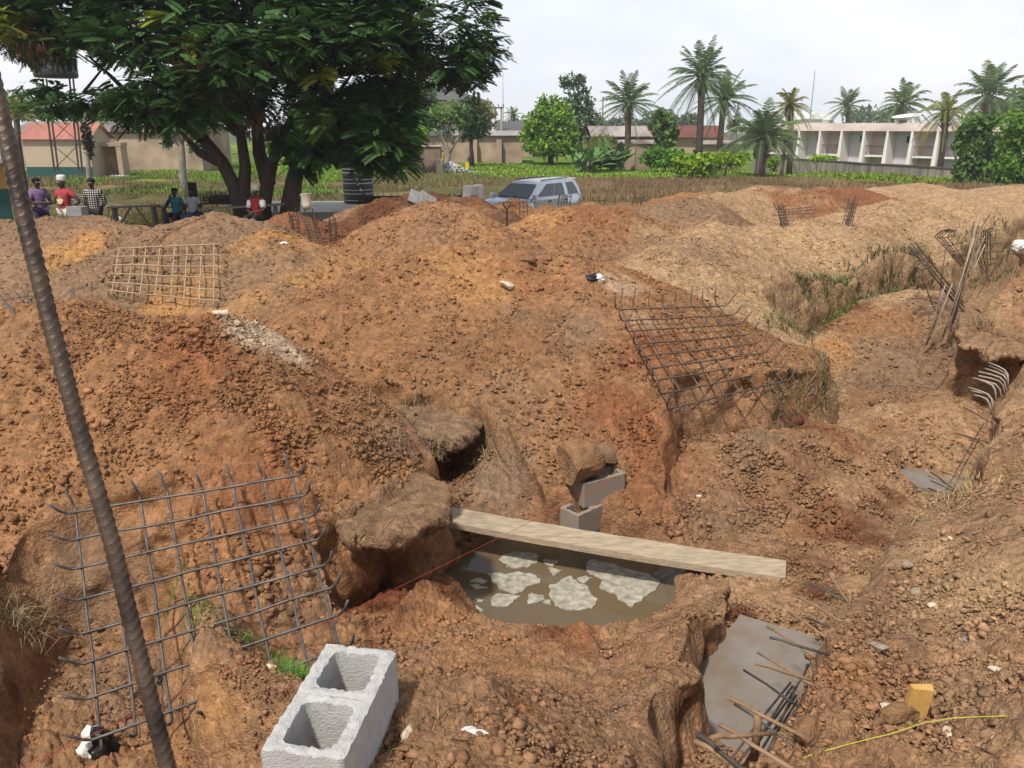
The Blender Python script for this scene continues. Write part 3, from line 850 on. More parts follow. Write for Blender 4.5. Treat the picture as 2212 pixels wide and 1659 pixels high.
for lab, poly in SCUM:
    pts = [Q(*pool_px(X, Y), -.5) for X, Y in poly]
    out = []
    n = len(pts)
    for i in range(n):
        a, c = pts[i], pts[(i + 1) % n]
        for k in range(14):
            t = k / 14
            x, y = a[0] + (c[0] - a[0]) * t, a[1] + (c[1] - a[1]) * t
            out.append((x + .035 * mnoise.noise((x * 12, y * 12, 1)) + .012 * mnoise.noise((x * 45, y * 45, 2)), y + .035 * mnoise.noise((x * 12, y * 12, 5)) + .012 * mnoise.noise((x * 45, y * 45, 7))))
    tri = tessellate_polygon([[Vector((x, y, 0)) for x, y in out]])
    m = MB().add([(x, y, -.492) for x, y in out], [tuple(t) for t in tri])
    no_ = len(out)
    m.add([(x, y, -.492) for x, y in out] + [(x, y, -.506) for x, y in out], [(i, no_ + i, no_ + (i + 1) % no_, (i + 1) % no_) for i in range(no_)])
    o = m.build('scum_patch', M_FOAM)
    tag(o, lab or 'small pale scum fleck floating on the brown pit water', 'scum', 'scum floating on the pit water')
# ------------------------------------------------------------------ blinding concrete at the trench bottoms
def pad(poly, z, label):
    pts = [Q(px, py, z)[:2] for px, py in poly]
    n = len(pts)
    out = []
    for i in range(n):
        a, c = pts[i], pts[(i + 1) % n]
        for k in range(8):
            t = k / 8
            x, y = a[0] + (c[0] - a[0]) * t, a[1] + (c[1] - a[1]) * t
            out.append((x + .03 * mnoise.noise((x * 6, y * 6, 1)), y + .03 * mnoise.noise((x * 6, y * 6, 5))))
    o = MB().prism(out, z - .06, z).build('concrete_pad', M_CONC)
    return tag(o, label, 'concrete pad')
pad([(1425, 1590), (1480, 1480), (1600, 1325), (1775, 1380), (1800, 1430), (1640, 1700)], -.115, 'grey wet concrete pad in the narrow trench below the bent rebars')
pad([(1938, 1012), (1962, 998), (2010, 994), (2075, 1008), (2085, 1060), (2030, 1062), (1985, 1052), (1955, 1034)], -.765, 'small smooth grey concrete pad in the far trench bottom')
# ------------------------------------------------------------------ plank over the pit
e1, e2 = Vector(Q(925, 1108, -.19)), Vector(Q(1697, 1236, -.21))
m = MB()
nseg = 24
d = (e2 - e1).normalized()
s_ = d.cross(Vector((0, 0, 1))).normalized()
vs, fs = [], []
for i in range(nseg + 1):
    p = e1.lerp(e2, i / nseg)
    sag = -.02 * math.sin(math.pi * i / nseg)
    for a_, h_ in ((-.135, -.026), (.135, -.026), (.135, .026), (-.135, .026)):
        q = p + s_ * (a_ + .006 * mnoise.noise((i * .6, a_ * 9, 3))) + Vector((0, 0, h_ + sag + .004 * mnoise.noise((i * .7, a_ * 20, h_ * 50))))
        vs.append(tuple(q))
for i in range(nseg):
    for k in range(4):
        k2 = (k + 1) % 4
        fs.append((i * 4 + k, (i + 1) * 4 + k, (i + 1) * 4 + k2, i * 4 + k2))
fs += [(0, 1, 2, 3), tuple(nseg * 4 + k for k in (3, 2, 1, 0))]
m.add(vs, fs)
tag(m.build('plank', M_WOOD), 'long weathered wooden plank laid across the water pit', 'plank')
# ------------------------------------------------------------------ hollow blocks
def hollow_block(mat, Lx=.225, Ly=.45, Hh=.225, wall=.038, rough=.0032, seed=0, parent=None, name='concrete_block'):
    """a two-cell sandcrete block, base on z = 0, long axis along y"""
    m = MB()
    n, nr, nz = 64, 6, 14
    for half in (-1, 1):
        cyc = half * Ly / 4
        hx, hy = Lx / 2, Ly / 4
        rx, ry = hx - wall, hy - wall * .78
        outl, holel = [], []
        for k in range(n):
            a = 2 * math.pi * k / n
            ca, sa = math.cos(a), math.sin(a)
            t = min(hx / abs(ca) if abs(ca) > 1e-6 else 9, hy / abs(sa) if abs(sa) > 1e-6 else 9)
            outl.append((ca * t, sa * t))
            q = (abs(ca / rx) ** 7 + abs(sa / ry) ** 7) ** (-1 / 7)
            holel.append((ca * q, sa * q))
        ring = []
        vs, fs = [], []
        for j in range(nr + 1):
            t = j / nr
            for k in range(n):
                x = outl[k][0] * (1 - t) + holel[k][0] * t
                y = outl[k][1] * (1 - t) + holel[k][1] * t
                vs.append((x, y + cyc, Hh + .004 * math.sin(math.pi * t)))
        for j in range(nr):
            for k in range(n):
                k2 = (k + 1) % n
                fs.append((j * n + k, j * n + k2, (j + 1) * n + k2, (j + 1) * n + k))
        b0 = len(vs)
        for j in range(nz + 1):                               # inner wall, slightly tapered
            t = j / nz
            for k in range(n):
                vs.append((holel[k][0] * (1 - .10 * t), holel[k][1] * (1 - .10 * t) + cyc, Hh * (1 - t * .93)))
        for j in range(nz):
            for k in range(n):
                k2 = (k + 1) % n
                fs.append((b0 + j * n + k, b0 + j * n + k2, b0 + (j + 1) * n + k2, b0 + (j + 1) * n + k))
        fs.append(tuple(b0 + nz * n + k for k in range(n)))
        b0 = len(vs)
        for j in range(nz + 1):                               # outer wall
            t = j / nz
            for k in range(n):
                vs.append((outl[k][0], outl[k][1] + cyc, Hh * (1 - t)))
        for j in range(nz):
            for k in range(n):
                k2 = (k + 1) % n
                ya, yb_ = outl[k][1] * half, outl[k2][1] * half
                if ya < -hy + 1e-6 and yb_ < -hy + 1e-6: continue
                fs.append((b0 + j * n + k2, b0 + j * n + k, b0 + (j + 1) * n + k, b0 + (j + 1) * n + k2))
        m.add(vs, fs)
    out = []
    for x, y, z in m.v:
        top = max(0, (z - Hh + .025) / .025)
        am = rough * (1 + 1.6 * top)
        o = (seed * 3.1, seed * 1.7, 0)
        f = 90
        nx_ = mnoise.noise((x * f + o[0], y * f + o[1], z * f)) + .5 * mnoise.noise((x * 140 + o[0], y * 140, z * 140))
        ny_ = mnoise.noise((x * f + 31, y * f + o[1], z * f + 7)) + .5 * mnoise.noise((x * 140, y * 140 + 9, z * 140))
        nz_ = mnoise.noise((x * f, y * f + 17, z * f + o[0])) + .6 * mnoise.noise((x * 120, y * 120, z * 120 + 5))
        out.append((x + am * nx_ * .5, y + am * ny_ * .5, z + am * nz_ * (1 if z > .01 else 0)))
    m.v = out
    return m.build(name, mat, parent, smooth=True)
def place(o, loc, rz=0, rx=0, ry=0):
    o.location = loc
    o.rotation_euler = (rx, ry, rz)
    return o
pf, pb = Vector(P(648, 1618, 1.66)), Vector(P(784, 1428, 2.12))
blk = hollow_block(M_BLOCK)
bc = (pf + pb) / 2
place(blk, (bc.x, bc.y, 1.25), math.atan2(-(pb.x - pf.x), pb.y - pf.y))
tag(blk, 'big light grey two-hole concrete block standing on the near bank', 'concrete block')
o = place(hollow_block(M_BLOCKD, seed=2), (Q(1262, 1090, -.2)[0] + .02, 6.50, -.42), R(-48))
tag(o, 'half-buried lower concrete block under the upper block behind the plank', 'concrete block', 'blocks of the stub column')
o = place(hollow_block(M_BLOCKD, seed=4), (Q(1285, 1065, -.0)[0] + .06, 6.62, -.185), R(-62), R(2))
tag(o, 'mud-splashed upper concrete block carrying the clay boulder', 'concrete block', 'blocks of the stub column')
# ------------------------------------------------------------------ boulders, stones, crusts
def rock(name, label, loc, size, mat, cat='stone', seed=0, group=None, rz=0, cuts=8, sub=3, hmin=.35, hmax=.8):
    rg = np.random.default_rng(100 + seed)
    v, f = ico(sub)
    for k in range(cuts):
        dd = rg.normal(size=3)
        dd /= np.linalg.norm(dd)
        h = rg.uniform(hmin, hmax)
        s = v @ dd
        v = v - np.outer(np.maximum(s - h, 0), dd)
    v = v * np.array(size)
    v = v + np.array([[mnoise.noise(Vector(p * (2.2 / max(size))) + Vector((seed, 0, 0))) for _ in range(1)] * 3 for p in v]) * max(size) * .06
    m = MB().add([tuple(p) for p in v], [tuple(t) for t in f])
    o = m.build(name, mat)
    place(o, loc, rz)
    return tag(o, label, cat, group)
rock('clay_boulder', 'big squared clay boulder sitting on the stub block column', (Q(1245, 985, .18)[0] - .01, 6.52, .17), (.25, .21, .23), M_CLAYR, 'boulder', 3, cuts=7)
rock('clay_boulder', 'dark crumbly clay boulder just behind the stub block column', (P(1308, 995, 6.78)[0], 6.80, .12), (.15, .13, .17), material('dark clay', (.17, .10, .058), rough=.95, var=.4, vscale=14, bump=.7, bscale=50), 'boulder', 9, cuts=5)
def on(px, py, dz=0.0):
    g = G(px, py)
    return (g.x, g.y, g.z + dz)
def crop6(X, Y): return (1455.7 + X / 2.926, 1091.8 + Y / 2.926)
STONES = [
    (*crop6(1320, 548), .016, M_STONEW, 'tiny white stone on the right bank near the bent rebars'), (*crop6(1530, 565), .045, M_STONEG, 'grey-faced stone perched high on the right bank above the trench'),
    (*crop6(1640, 650), .030, M_STONEW, 'white stone between the clay slab and the grey-faced stone'), (*crop6(1320, 745), .020, M_STONEW, 'small cream stone midway along the right trench rim'),
    (*crop6(1285, 920), .060, M_STONEG, 'largest grey stone in the middle of the right bank'), (*crop6(1335, 1310), .040, M_STONEW, 'smooth white stone lying beside the yellow stake'),
    (*crop6(1755, 1470), .045, M_STONEW, 'broken white stone below the yellow string'), (*crop6(2030, 1065), .040, M_STONEW, 'pale curved shard at the right edge of the near bank'),
    (*crop6(1010, 1615), .032, M_STONEW, 'pointed pale stone under the low end of the yellow string'), (*crop6(1460, 1615), .040, M_STONEW, 'pale stone at the very bottom of the right bank'),
    (*crop6(1475, 395), .045, M_STONEG, 'grey stone near the upper end of the right trench rim'), (*crop6(1750, 222), .028, M_STONEW, 'whitish stone high on the tan right bank'),
    (*crop6(1420, 1375), .085, M_CLAYR, 'brown clay lump leaning against the foot of the yellow stake'), (*crop6(850, 1480), .085, M_CLAYR, 'rounded orange clay lump on the right trench rim by the stirrups'),
    (585, 1445, .040, M_STONEW, 'cream stone beside the green grass tuft and the big block'), (460, 1300, .035, M_STONEW, 'pale stone under the big rebar mat'), (885, 1590, .045, M_STONEW, 'pale stone tucked behind the big block'),
    (875, 1555, .045, M_CLAYR, 'brown stone touching the right face of the big block'), (1095, 625, .13, M_STONEW, 'long pale slab of clay lying on the central heap'), (1040, 735, .12, M_CLAYR, 'flat ochre clay slab in the middle of the central heap'),
    (480, 685, .10, M_STONEW, 'pale broken crust piece under the bamboo coloured mat'), (1145, 570, .16, M_CLAYR, 'broad clay crust high on the central heap'), (500, 1275, .05, M_CLAYR, 'round clay lump behind the big rebar mat'),
    (545, 1270, .06, M_CLAYR, 'biggest clay lump behind the big rebar mat'), (625, 1120, .05, M_CLAYR, 'clay lump by the upper corner of the big rebar mat')]
for i, (px, py, r_, mt, lb) in enumerate(STONES):
    rock('stone', lb, on(px, py, r_ * .3), (r_, r_ * .8, r_ * .62), mt, 'stone' if mt is not M_CLAYR else 'clay lump', 20 + i, sub=2, rz=i * 1.3)
g = on(*crop6(1620, 790), .02)
rock('clay_slab', 'flat orange clay slab lying on the right bank', g, (.085, .06, .018), M_CLAYR, 'clay slab', 77, sub=2, rz=.5)
# ------------------------------------------------------------------ the ribbed bar in front of the camera
ZC = 1.02
def atz(px, py, zc):
    xc, yc = (px - CX) / FPX * zc, (py - CY) / FPX * zc
    return Vector((xc, zc * _cp - yc * _sp, CAMZ - zc * _sp - yc * _cp))
axis = [atz(-62, -20, ZC), atz(-2, 230, ZC), atz(52, 470, ZC), atz(107, 690, ZC), atz(163, 900, ZC), atz(240, 1165, ZC), atz(296, 1395, ZC), atz(362, 1660, ZC), atz(430, 1930, ZC), atz(505, 2230, ZC), atz(620, 2700, ZC)]
cum = [0]
for a, c in zip(axis[:-1], axis[1:]): cum.append(cum[-1] + (c - a).length)
NS = int(cum[-1] / .0016)
NR = 26
vs = []
up = None
for i in range(NS + 1):
    s = cum[-1] * i / NS
    j = max(k for k in range(len(cum) - 1) if cum[k] <= s + 1e-9)
    t = (s - cum[j]) / (cum[j + 1] - cum[j])
    p = axis[j].lerp(axis[j + 1], t)
    dd = (axis[-1] - axis[0]).normalized()
    u = dd.cross(Vector((0, 1, 0))).normalized()
    v = dd.cross(u)
    for k in range(NR):
        a = 2 * math.pi * k / NR
        ph = (s + (.0065 if math.sin(a) > 0 else 0) - .0105 * abs(math.cos(a * 1.0)) * (1 if math.sin(a) > 0 else -1)) / .0122
        rib = max(0, math.cos(2 * math.pi * ph)) ** 3 * abs(math.sin(a)) ** .7
        ln = math.exp(-((a % math.pi) / .13) ** 2) + math.exp(-(((a % math.pi) - math.pi) / .13) ** 2)
        rr = .0098 + .0015 * rib * (.9 + .4 * mnoise.noise((s * 60, 3, k // 13))) + .0008 * ln
        vs.append(tuple(p + (u * math.sin(a) + v * math.cos(a)) * rr))
fs = [(i * NR + k, i * NR + (k + 1) % NR, (i + 1) * NR + (k + 1) % NR, (i + 1) * NR + k) for i in range(NS) for k in range(NR)]
tag(MB().add(vs, fs).build('reinforcing_bar', material('brown ribbed steel', (.055, .047, .042), rough=.45, var=.55, vscale=16, metal=.5, color2=(.15, .105, .075), bump=.25, bscale=300, bdist=.003), smooth=True),
    'thick ribbed rusty steel bar slanting across the near left of the view', 'rebar')
# ------------------------------------------------------------------ rebar mats
def bent(a, c, nrm, h1, h2, wob, seed, lead=.0):
    """polyline of one mat bar with hooked ends"""
    rg = random.Random(seed)
    a, c = Vector(a), Vector(c)
    d = (c - a).normalized()
    pts = []
    if h1:
        t = (nrm * rg.uniform(.85, 1.1) - d * rg.uniform(.15, .5)).normalized()
        pts += [a + t * h1 - d * .035, a + t * .045 - d * .03, a + t * .012 - d * .012]
    n = 6
    for i in range(n + 1):
        p = a.lerp(c, i / n)
        if 0 < i < n: p = p + Vector((rg.uniform(-1, 1), rg.uniform(-1, 1), rg.uniform(-1, 1))) * wob
        pts.append(p)
    if h2:
        t = (nrm * rg.uniform(.85, 1.1) + d * rg.uniform(.15, .5)).normalized()
        pts += [c + t * .012 + d * .012, c + t * .045 + d * .03, c + t * h2 + d * .035]
    return pts
def rebar_mat(label, TL, TR, BR, BL, nu, nv, r, mat, hook, flip=1, group='rebar mats', hooks=(1, 1, 1, 1), seed=0, over=.05):
    TL, TR, BR, BL = map(Vector, (TL, TR, BR, BL))
    t = thing('rebar_mat', label, 'rebar mat', tuple((TL + TR + BR + BL) / 4), 0, group)
    org = t.location.copy()
    nrm = (TR - TL).cross(BL - TL).normalized() * -1
    if nrm.z < 0: nrm = -nrm
    nrm = nrm * flip
    rg = random.Random(seed)
    for i in range(nu):
        u = i / (nu - 1) + rg.uniform(-.012, .012)
        a, c = TL.lerp(TR, u), BL.lerp(BR, u)
        d = (c - a).normalized()
        pts = bent(a - d * over, c + d * over, nrm, hook * hooks[0] * rg.uniform(.8, 1.15), hook * hooks[2] * rg.uniform(.8, 1.15), .006, seed * 50 + i)
        MB().tube([p - org for p in pts], r, 7).build('bar', mat, t, smooth=True)
    for j in range(nv):
        v = j / (nv - 1) + rg.uniform(-.012, .012)
        a, c = TL.lerp(BL, v), TR.lerp(BR, v)
        d = (c - a).normalized()
        lift = nrm * (2 * r * flip)
        pts = bent(a - d * over + lift, c + d * over + lift, nrm, hook * hooks[3] * rg.uniform(.8, 1.15), hook * hooks[1] * rg.uniform(.8, 1.15), .006, seed * 50 + 20 + j)
        MB().tube([p - org for p in pts], r, 7).build('bar', mat, t, smooth=True)
    return t
rebar_mat('large grey rebar mat leaning on the near orange heap, its bottom in the trench', P(168, 1112, 4.74), P(632, 1034, 4.93), P(732, 1405, 3.68), P(222, 1590, 3.55), 8, 8, .0085, M_STEELB, .13, seed=1)
rebar_mat('dark rebar mat with upturned hooks lying on the right side of the central heap', Gm(1342, 672, .30), Gm(1556, 664, .30), Gm(1696, 826, .34), Gm(1450, 884, .46), 8, 9, .0085, M_STEEL, .19, seed=2)
rebar_mat('tan dusty rebar mat leaning on the brown heap left of the centre', on(264, 562, .14), on(468, 555, .14), on(466, 672, .12), on(246, 650, .12), 8, 6, .0085, material('tan dusty rebar', (.38, .265, .155), rough=.9, var=.25, vscale=12), .14, flip=-1, seed=3, hooks=(1, 1, 0, 1))
rebar_mat('half-buried rusty rebar mat at the far left behind the ribbed bar', P(8, 648, 11.6), P(78, 640, 11.2), P(100, 692, 10.3), P(32, 704, 10.6), 5, 4, .0085, M_STEEL, .12, seed=4)
# ------------------------------------------------------------------ buildings and walls behind the field
M_MUD = material('mud render', (.36, .27, .19), rough=.95, var=.36, vscale=.55, bump=.4, bscale=6, bdist=.05)
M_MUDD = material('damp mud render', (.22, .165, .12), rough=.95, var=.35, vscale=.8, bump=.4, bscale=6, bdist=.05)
M_CREAM = material('cream paint', (.44, .36, .255), rough=.9, var=.10, vscale=.6)
M_OCHREP = material('ochre paint', (.42, .24, .065), rough=.9, var=.12, vscale=.6)
M_GREENP = material('dark green paint', (.022, .085, .072), rough=.8, var=.15, vscale=1)
M_TINRED = material('red corrugated sheet', (.46, .20, .155), rough=.6, var=.16, vscale=.5, streak=(3, 1, 1))
M_TINGREY = material('grey corrugated sheet', (.36, .34, .335), rough=.55, var=.3, vscale=.4, streak=(2, .4, 1), metal=.2)
M_TINRUST = material('rusty corrugated sheet', (.27, .18, .14), rough=.8, var=.5, vscale=.35, color2=(.50, .46, .43), streak=(1.2, .35, 1))
M_TINBROWN = material('brown sheet roof', (.165, .062, .048), rough=.75, var=.18, vscale=.5)
M_SLATE = material('slate grey roof', (.105, .10, .10), rough=.8, var=.15, vscale=.6)
M_PINK = material('pale pink paint', (.64, .50, .45), rough=.9, var=.10, vscale=.35)
M_PINKD = material('stained pale fascia', (.68, .56, .52), rough=.9, var=.20, vscale=.5, streak=(.6, .6, 2))
M_LILAC = material('lilac bay shade', (.56, .53, .58), rough=.9, var=.08, vscale=.4)  # lilac shadow of the recessed bays put into the wall colour
M_ROSE = material('rose brown bay back', (.50, .37, .32), rough=.9, var=.12, vscale=.4)  # darker rose tone on the other recessed bay backs
M_DARK = material('dark opening', (.035, .032, .03), rough=.6, var=.2)
M_WALLG = material('streaked concrete wall', (.25, .225, .19), rough=.95, var=.55, vscale=.9, streak=(2.2, 2.2, .35), bump=.3, bscale=8)
M_WHITE = material('white paint', (.70, .69, .66), rough=.7, var=.06)
M_DOOR = material('grey door', (.42, .41, .43), rough=.7, var=.08)
def corrugated(name, a, b, c, d, mat, parent, n=60, amp=.02):
    """wavy sheet spanned by eave a-b and ridge d-c"""
    a, b, c, d = map(Vector, (a, b, c, d))
    nrm = (b - a).cross(d - a).normalized()
    m = MB()
    vs, fs = [], []
    for i in range(n * 2 + 1):
        u = i / (n * 2)
        o = nrm * (amp if i % 2 else -amp)
        vs += [tuple(a.lerp(b, u) + o), tuple(d.lerp(c, u) + o)]
    fs = [(2 * i, 2 * i + 2, 2 * i + 3, 2 * i + 1) for i in range(n * 2)]
    return m.add(vs, fs).build(name, mat, parent)
def rect(m, p0, u, x0, x1, z0, z1, off=0.0, nrm=None, t=.06):
    """a thin upright panel in a facade plane: p0 + u * x, proud by off"""
    a = p0 + u * x0 + nrm * off
    b = p0 + u * x1 + nrm * off
    m.beam((a.x, a.y, (z0 + z1) / 2), (b.x, b.y, (z0 + z1) / 2), t, z1 - z0)
def simple_house(name, label, px0, px1, D, py_eave, py_ridge, depth, wallmat, roofmat, rise_back=True, over=.35, cat='house', base_drop=.3, band=None, n=50, group=None, openings=(), D1=None):
    D1 = D1 or D
    A, B_ = ground_at(px0, D), ground_at(px1, D1)
    ze = (P(px0, py_eave, D)[2] + P(px1, py_eave, D1)[2]) / 2
    zr = P((px0 + px1) / 2, py_ridge, (D + D1) / 2 + depth / 2)[2]
    zr = max(zr, ze + .25)
    base = min(A.z, B_.z) - base_drop
    o = Vector(((A.x + B_.x) / 2, (A.y + B_.y) / 2, base))
    u = Vector((B_.x - A.x, B_.y - A.y, 0))
    Lw = u.length
    u.normalize()
    nb = Vector((-u.y, u.x, 0))
    if nb.y < 0: nb = -nb
    t = thing(name, label, cat, tuple(o), 0, group)
    m = MB()
    hl = Lw / 2
    p = [-u * hl, u * hl, u * hl + nb * depth, -u * hl + nb * depth]
    hz = ze - base
    m.add([tuple(q) for q in p] + [tuple(q + Vector((0, 0, hz))) for q in p] + [tuple(u * hl + nb * depth / 2 + Vector((0, 0, zr - base - .03))), tuple(-u * hl + nb * depth / 2 + Vector((0, 0, zr - base - .03)))],
          [(0, 1, 5, 4), (1, 2, 6, 5), (2, 3, 7, 6), (3, 0, 4, 7), (5, 6, 8), (7, 4, 9)])
    m.build('wall', wallmat, t)
    up = Vector((0, 0, hz))
    e0, e1 = -u * (hl + over) - nb * over + up - Vector((0, 0, .03)), u * (hl + over) - nb * over + up - Vector((0, 0, .03))
    r0, r1 = -u * (hl + over) + nb * depth / 2 + Vector((0, 0, zr - base)), u * (hl + over) + nb * depth / 2 + Vector((0, 0, zr - base))
    f0, f1 = -u * (hl + over) + nb * (depth + over) + up, u * (hl + over) + nb * (depth + over) + up
    corrugated('roof', e0, e1, r1, r0, roofmat, t, n)
    corrugated('roof', f1, f0, r0, r1, roofmat, t, n)
    if band:
        mb_ = MB()
        rect(mb_, Vector((0, 0, 0)), u, -hl - .01, hl + .01, 0, base_drop + band, .02, -nb, .05)
        mb_.build('painted_band', M_GREENP, t)
    for (x0, x1, z0, z1, kind, mt) in openings:
        mo = MB()
        rect(mo, Vector((0, 0, 0)), u, x0 * Lw - hl, x1 * Lw - hl, base_drop + z0, base_drop + z1, .02, -nb, .06)
        mo.build(kind, mt, t)
    return t
# ---- far left: hut with red roof, long rendered range behind it, kiosk, yellow hut by the men
simple_house('painted_hut', 'cream hut with a red sheet roof and a dark green band along its foot', 47, 190, 58, 300, 266, 3.2, M_CREAM, M_TINRED, band=.85, over=.25, n=46, cat='hut')
simple_house('long_house', 'long bare rendered house with a patched rusty roof behind the red-roofed hut', 24, 432, 68, 284, 262, 7, M_MUD, M_TINRUST, n=120, over=.3, openings=((.30, .34, .0, 1.9, 'door', M_DARK),))
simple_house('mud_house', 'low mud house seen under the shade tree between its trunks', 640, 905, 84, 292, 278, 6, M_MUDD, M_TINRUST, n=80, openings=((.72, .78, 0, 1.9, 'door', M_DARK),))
simple_house('mud_house', 'plain mud house with a pale sheet roof left of the round mango tree', 905, 1128, 82, 292, 282, 7, M_MUD, M_TINGREY, n=80, openings=((.04, .08, 0, 1.9, 'door', M_DARK),))
mm = thing('buttressed_wall', 'row of mud buttresses along the plain house wall left of the mango tree', 'wall', tuple(ground_at(1090, 81.4)))
for px in (1025, 1078):
    g = ground_at(px, 81.6) - mm.location
    MB().beam((g.x, g.y, -.3), (g.x, g.y + .05, 2.3), .5, .5).build('buttress', M_MUD, mm)
g = ground_at(235, 60)
kio = thing('ruined_doorway', 'free-standing mud doorway frame with a blocked brown panel and rubbish at its foot', 'ruin', tuple(g))
hk = P(235, 308, 60)[2] - g.z
wk = 60 / pxm(60)
MB().box((-wk * .36, 0, hk / 2 - .2), (wk * .26, 1.0, hk + .4)).box((wk * .40, 0, hk / 2 - .2), (wk * .17, 1.0, hk + .4)).box((.03, 0, hk - .12), (wk * 1.0, 1.04, .26)).build('frame', M_MUD, kio)
MB().box((wk * .06, .15, hk / 2 - .25), (wk * .58, .2, hk + .2)).build('panel', material('brown mud panel', (.27, .18, .095), rough=.95, var=.3, vscale=2), kio)
g0 = ground_at(-60, 21.5)
hut = thing('yellow_hut', 'ochre hut with a dark green lower half at the left edge behind the men', 'hut', (P(14, 400, 21.5)[0], 21.5, 0), R(34))
zt = P(14, 352, 21.5)[2]
zb = P(14, 408, 21.5)[2]
MB().box((-3, 2.5, (zb + zt) / 2), (6, 5, zt - zb)).build('upper_wall', M_OCHREP, hut)
MB().box((-3, 2.5, zb / 2 - .3), (6.04, 5.04, zb + .6)).build('painted_band', M_GREENP, hut)
MB().box((-3, 2.5, zt + .06), (6.6, 5.6, .12)).build('roof', M_TINRUST, hut)
# ---- big grey-roofed block behind the trees
gb = ground_at(850, 120)
blk2 = thing('office_block', 'large cream block with a slate grey hipped roof behind the tall green tree', 'building', tuple(gb))
def lb(px, py, D): return Vector(P(px, py, D)) - gb
el, er = lb(690, 218, 112), lb(1005, 215, 128)
rl, rr_ = lb(760, 186, 122), lb(940, 184, 128)
m = MB()
bk = Vector((4, 16, 0))
m.add([tuple(v) for v in (el, er, er + bk, el + bk, rl + bk * .3, rr_ + bk * .3)], [(0, 1, 5, 4), (1, 2, 5), (2, 3, 4, 5), (3, 0, 4)])
m.build('roof', M_SLATE, blk2)
m = MB()
q0, q1 = el + Vector((.6, .8, -.1)), er + Vector((-.8, .8, -.1))
zg = -.5
m.add([(q0.x, q0.y, zg), (q1.x, q1.y, zg), (q1.x + 4, q1.y + 14, zg), (q0.x + 4, q0.y + 14, zg), tuple(q0), tuple(q1), (q1.x + 4, q1.y + 14, q1.z), (q0.x + 4, q0.y + 14, q0.z)], [(0, 1, 5, 4), (1, 2, 6, 5), (2, 3, 7, 6), (3, 0, 4, 7)])
m.build('wall', M_CREAM, blk2)
u = (q1 - q0)
u.z = 0
Lq = u.length
u.normalize()
for i in range(9):
    for lv in (.30, .72):
        m = MB()
        rect(m, Vector((q0.x, q0.y, 0)), u, Lq * (i + .3) / 9, Lq * (i + .7) / 9, q0.z * lv - .2, q0.z * lv + 1.3, .05, Vector((u.y, -u.x, 0)), .1)
        m.build('window', material('teal glass', (.06, .16, .16), rough=.2, var=.2) if i == 0 and lv == .3 else bpy.data.materials['teal glass'], blk2)
simple_house('slate_roofed_house', 'house with a low slate grey roof just left of the mango tree', 1078, 1150, 100, 285, 262, 9, M_MUD, M_SLATE, n=20)
# ---- brown-roofed long house in the centre
simple_house('brown_roofed_house', 'long pale house with a dark brown sheet roof behind the two tall palms', 1395, 1562, 82, 296, 271, 9, M_CREAM, M_TINBROWN, n=70, over=.5, openings=((.45, .50, 0, 1.9, 'door', M_DARK), (.62, .67, .9, 1.8, 'window', M_DARK), (.22, .27, .9, 1.8, 'window', M_DARK), (.80, .85, .9, 1.8, 'window', M_DARK)))
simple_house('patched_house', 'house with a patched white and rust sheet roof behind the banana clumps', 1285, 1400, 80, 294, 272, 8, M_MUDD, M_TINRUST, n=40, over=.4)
simple_house('lean_to_shed', 'low pale shed with a rusty sheet roof in front of the brown-roofed house', 1345, 1425, 76, 310, 302, 3, M_CREAM, M_TINRUST, n=30, cat='shed')
simple_house('lean_to_shed', 'low pale shed right of the tall palm trunks', 1520, 1600, 78, 311, 303, 3, M_CREAM, M_TINRUST, n=30, cat='shed')
def wall_run(name, label, pts, thick, mat, cat='wall', coping=None):
    """pts: (px, py_top, D)"""
    g0 = ground_at(pts[0][0], pts[0][2])
    t = thing(name, label, cat, tuple(g0))
    m, c = MB(), MB()
    for (xa, ya, da), (xb, yb, db) in zip(pts[:-1], pts[1:]):
        a, b = Vector(P(xa, ya, da)), Vector(P(xb, yb, db))
        ga, gb_ = ground_at(xa, da).z - .4, ground_at(xb, db).z - .4
        s = (b - a)
        s.z = 0
        s = Vector((s.y, -s.x, 0)).normalized() * thick / 2
        q = [Vector((a.x, a.y, ga)) + s, Vector((b.x, b.y, gb_)) + s, b + s, a + s, Vector((a.x, a.y, ga)) - s, Vector((b.x, b.y, gb_)) - s, b - s, a - s]
        m.add([tuple(v - g0) for v in q], [(0, 1, 2, 3), (5, 4, 7, 6), (3, 2, 6, 7), (1, 5, 6, 2), (4, 0, 3, 7)])
        c.beam(tuple(a - g0 + Vector((0, 0, .05))), tuple(b - g0 + Vector((0, 0, .05))), thick + .12, .1)
    m.build('wall_body', mat, t)
    if coping: c.build('coping', coping, t)
    return t
wall_run('mud_wall', 'stub of crumbling mud wall with a mossy top between banana clump and hedge', [(1350, 316, 69), (1372, 313, 69), (1400, 320, 69.5)], .5, M_MUD, coping=material('mossy top', (.10, .085, .045), rough=.95, var=.4, vscale=3))
wall_run('compound_wall', 'long dark-streaked grey concrete wall in front of the pink building', [(1630, 341, 96), (1700, 343, 88), (1765, 347, 82), (1830, 351, 77), (1860, 354, 74), (1950, 358, 68), (2010, 362, 64.5), (2072, 366, 62)], .25, M_WALLG, coping=material('dark coping', (.09, .08, .07), rough=.95, var=.4, vscale=2))
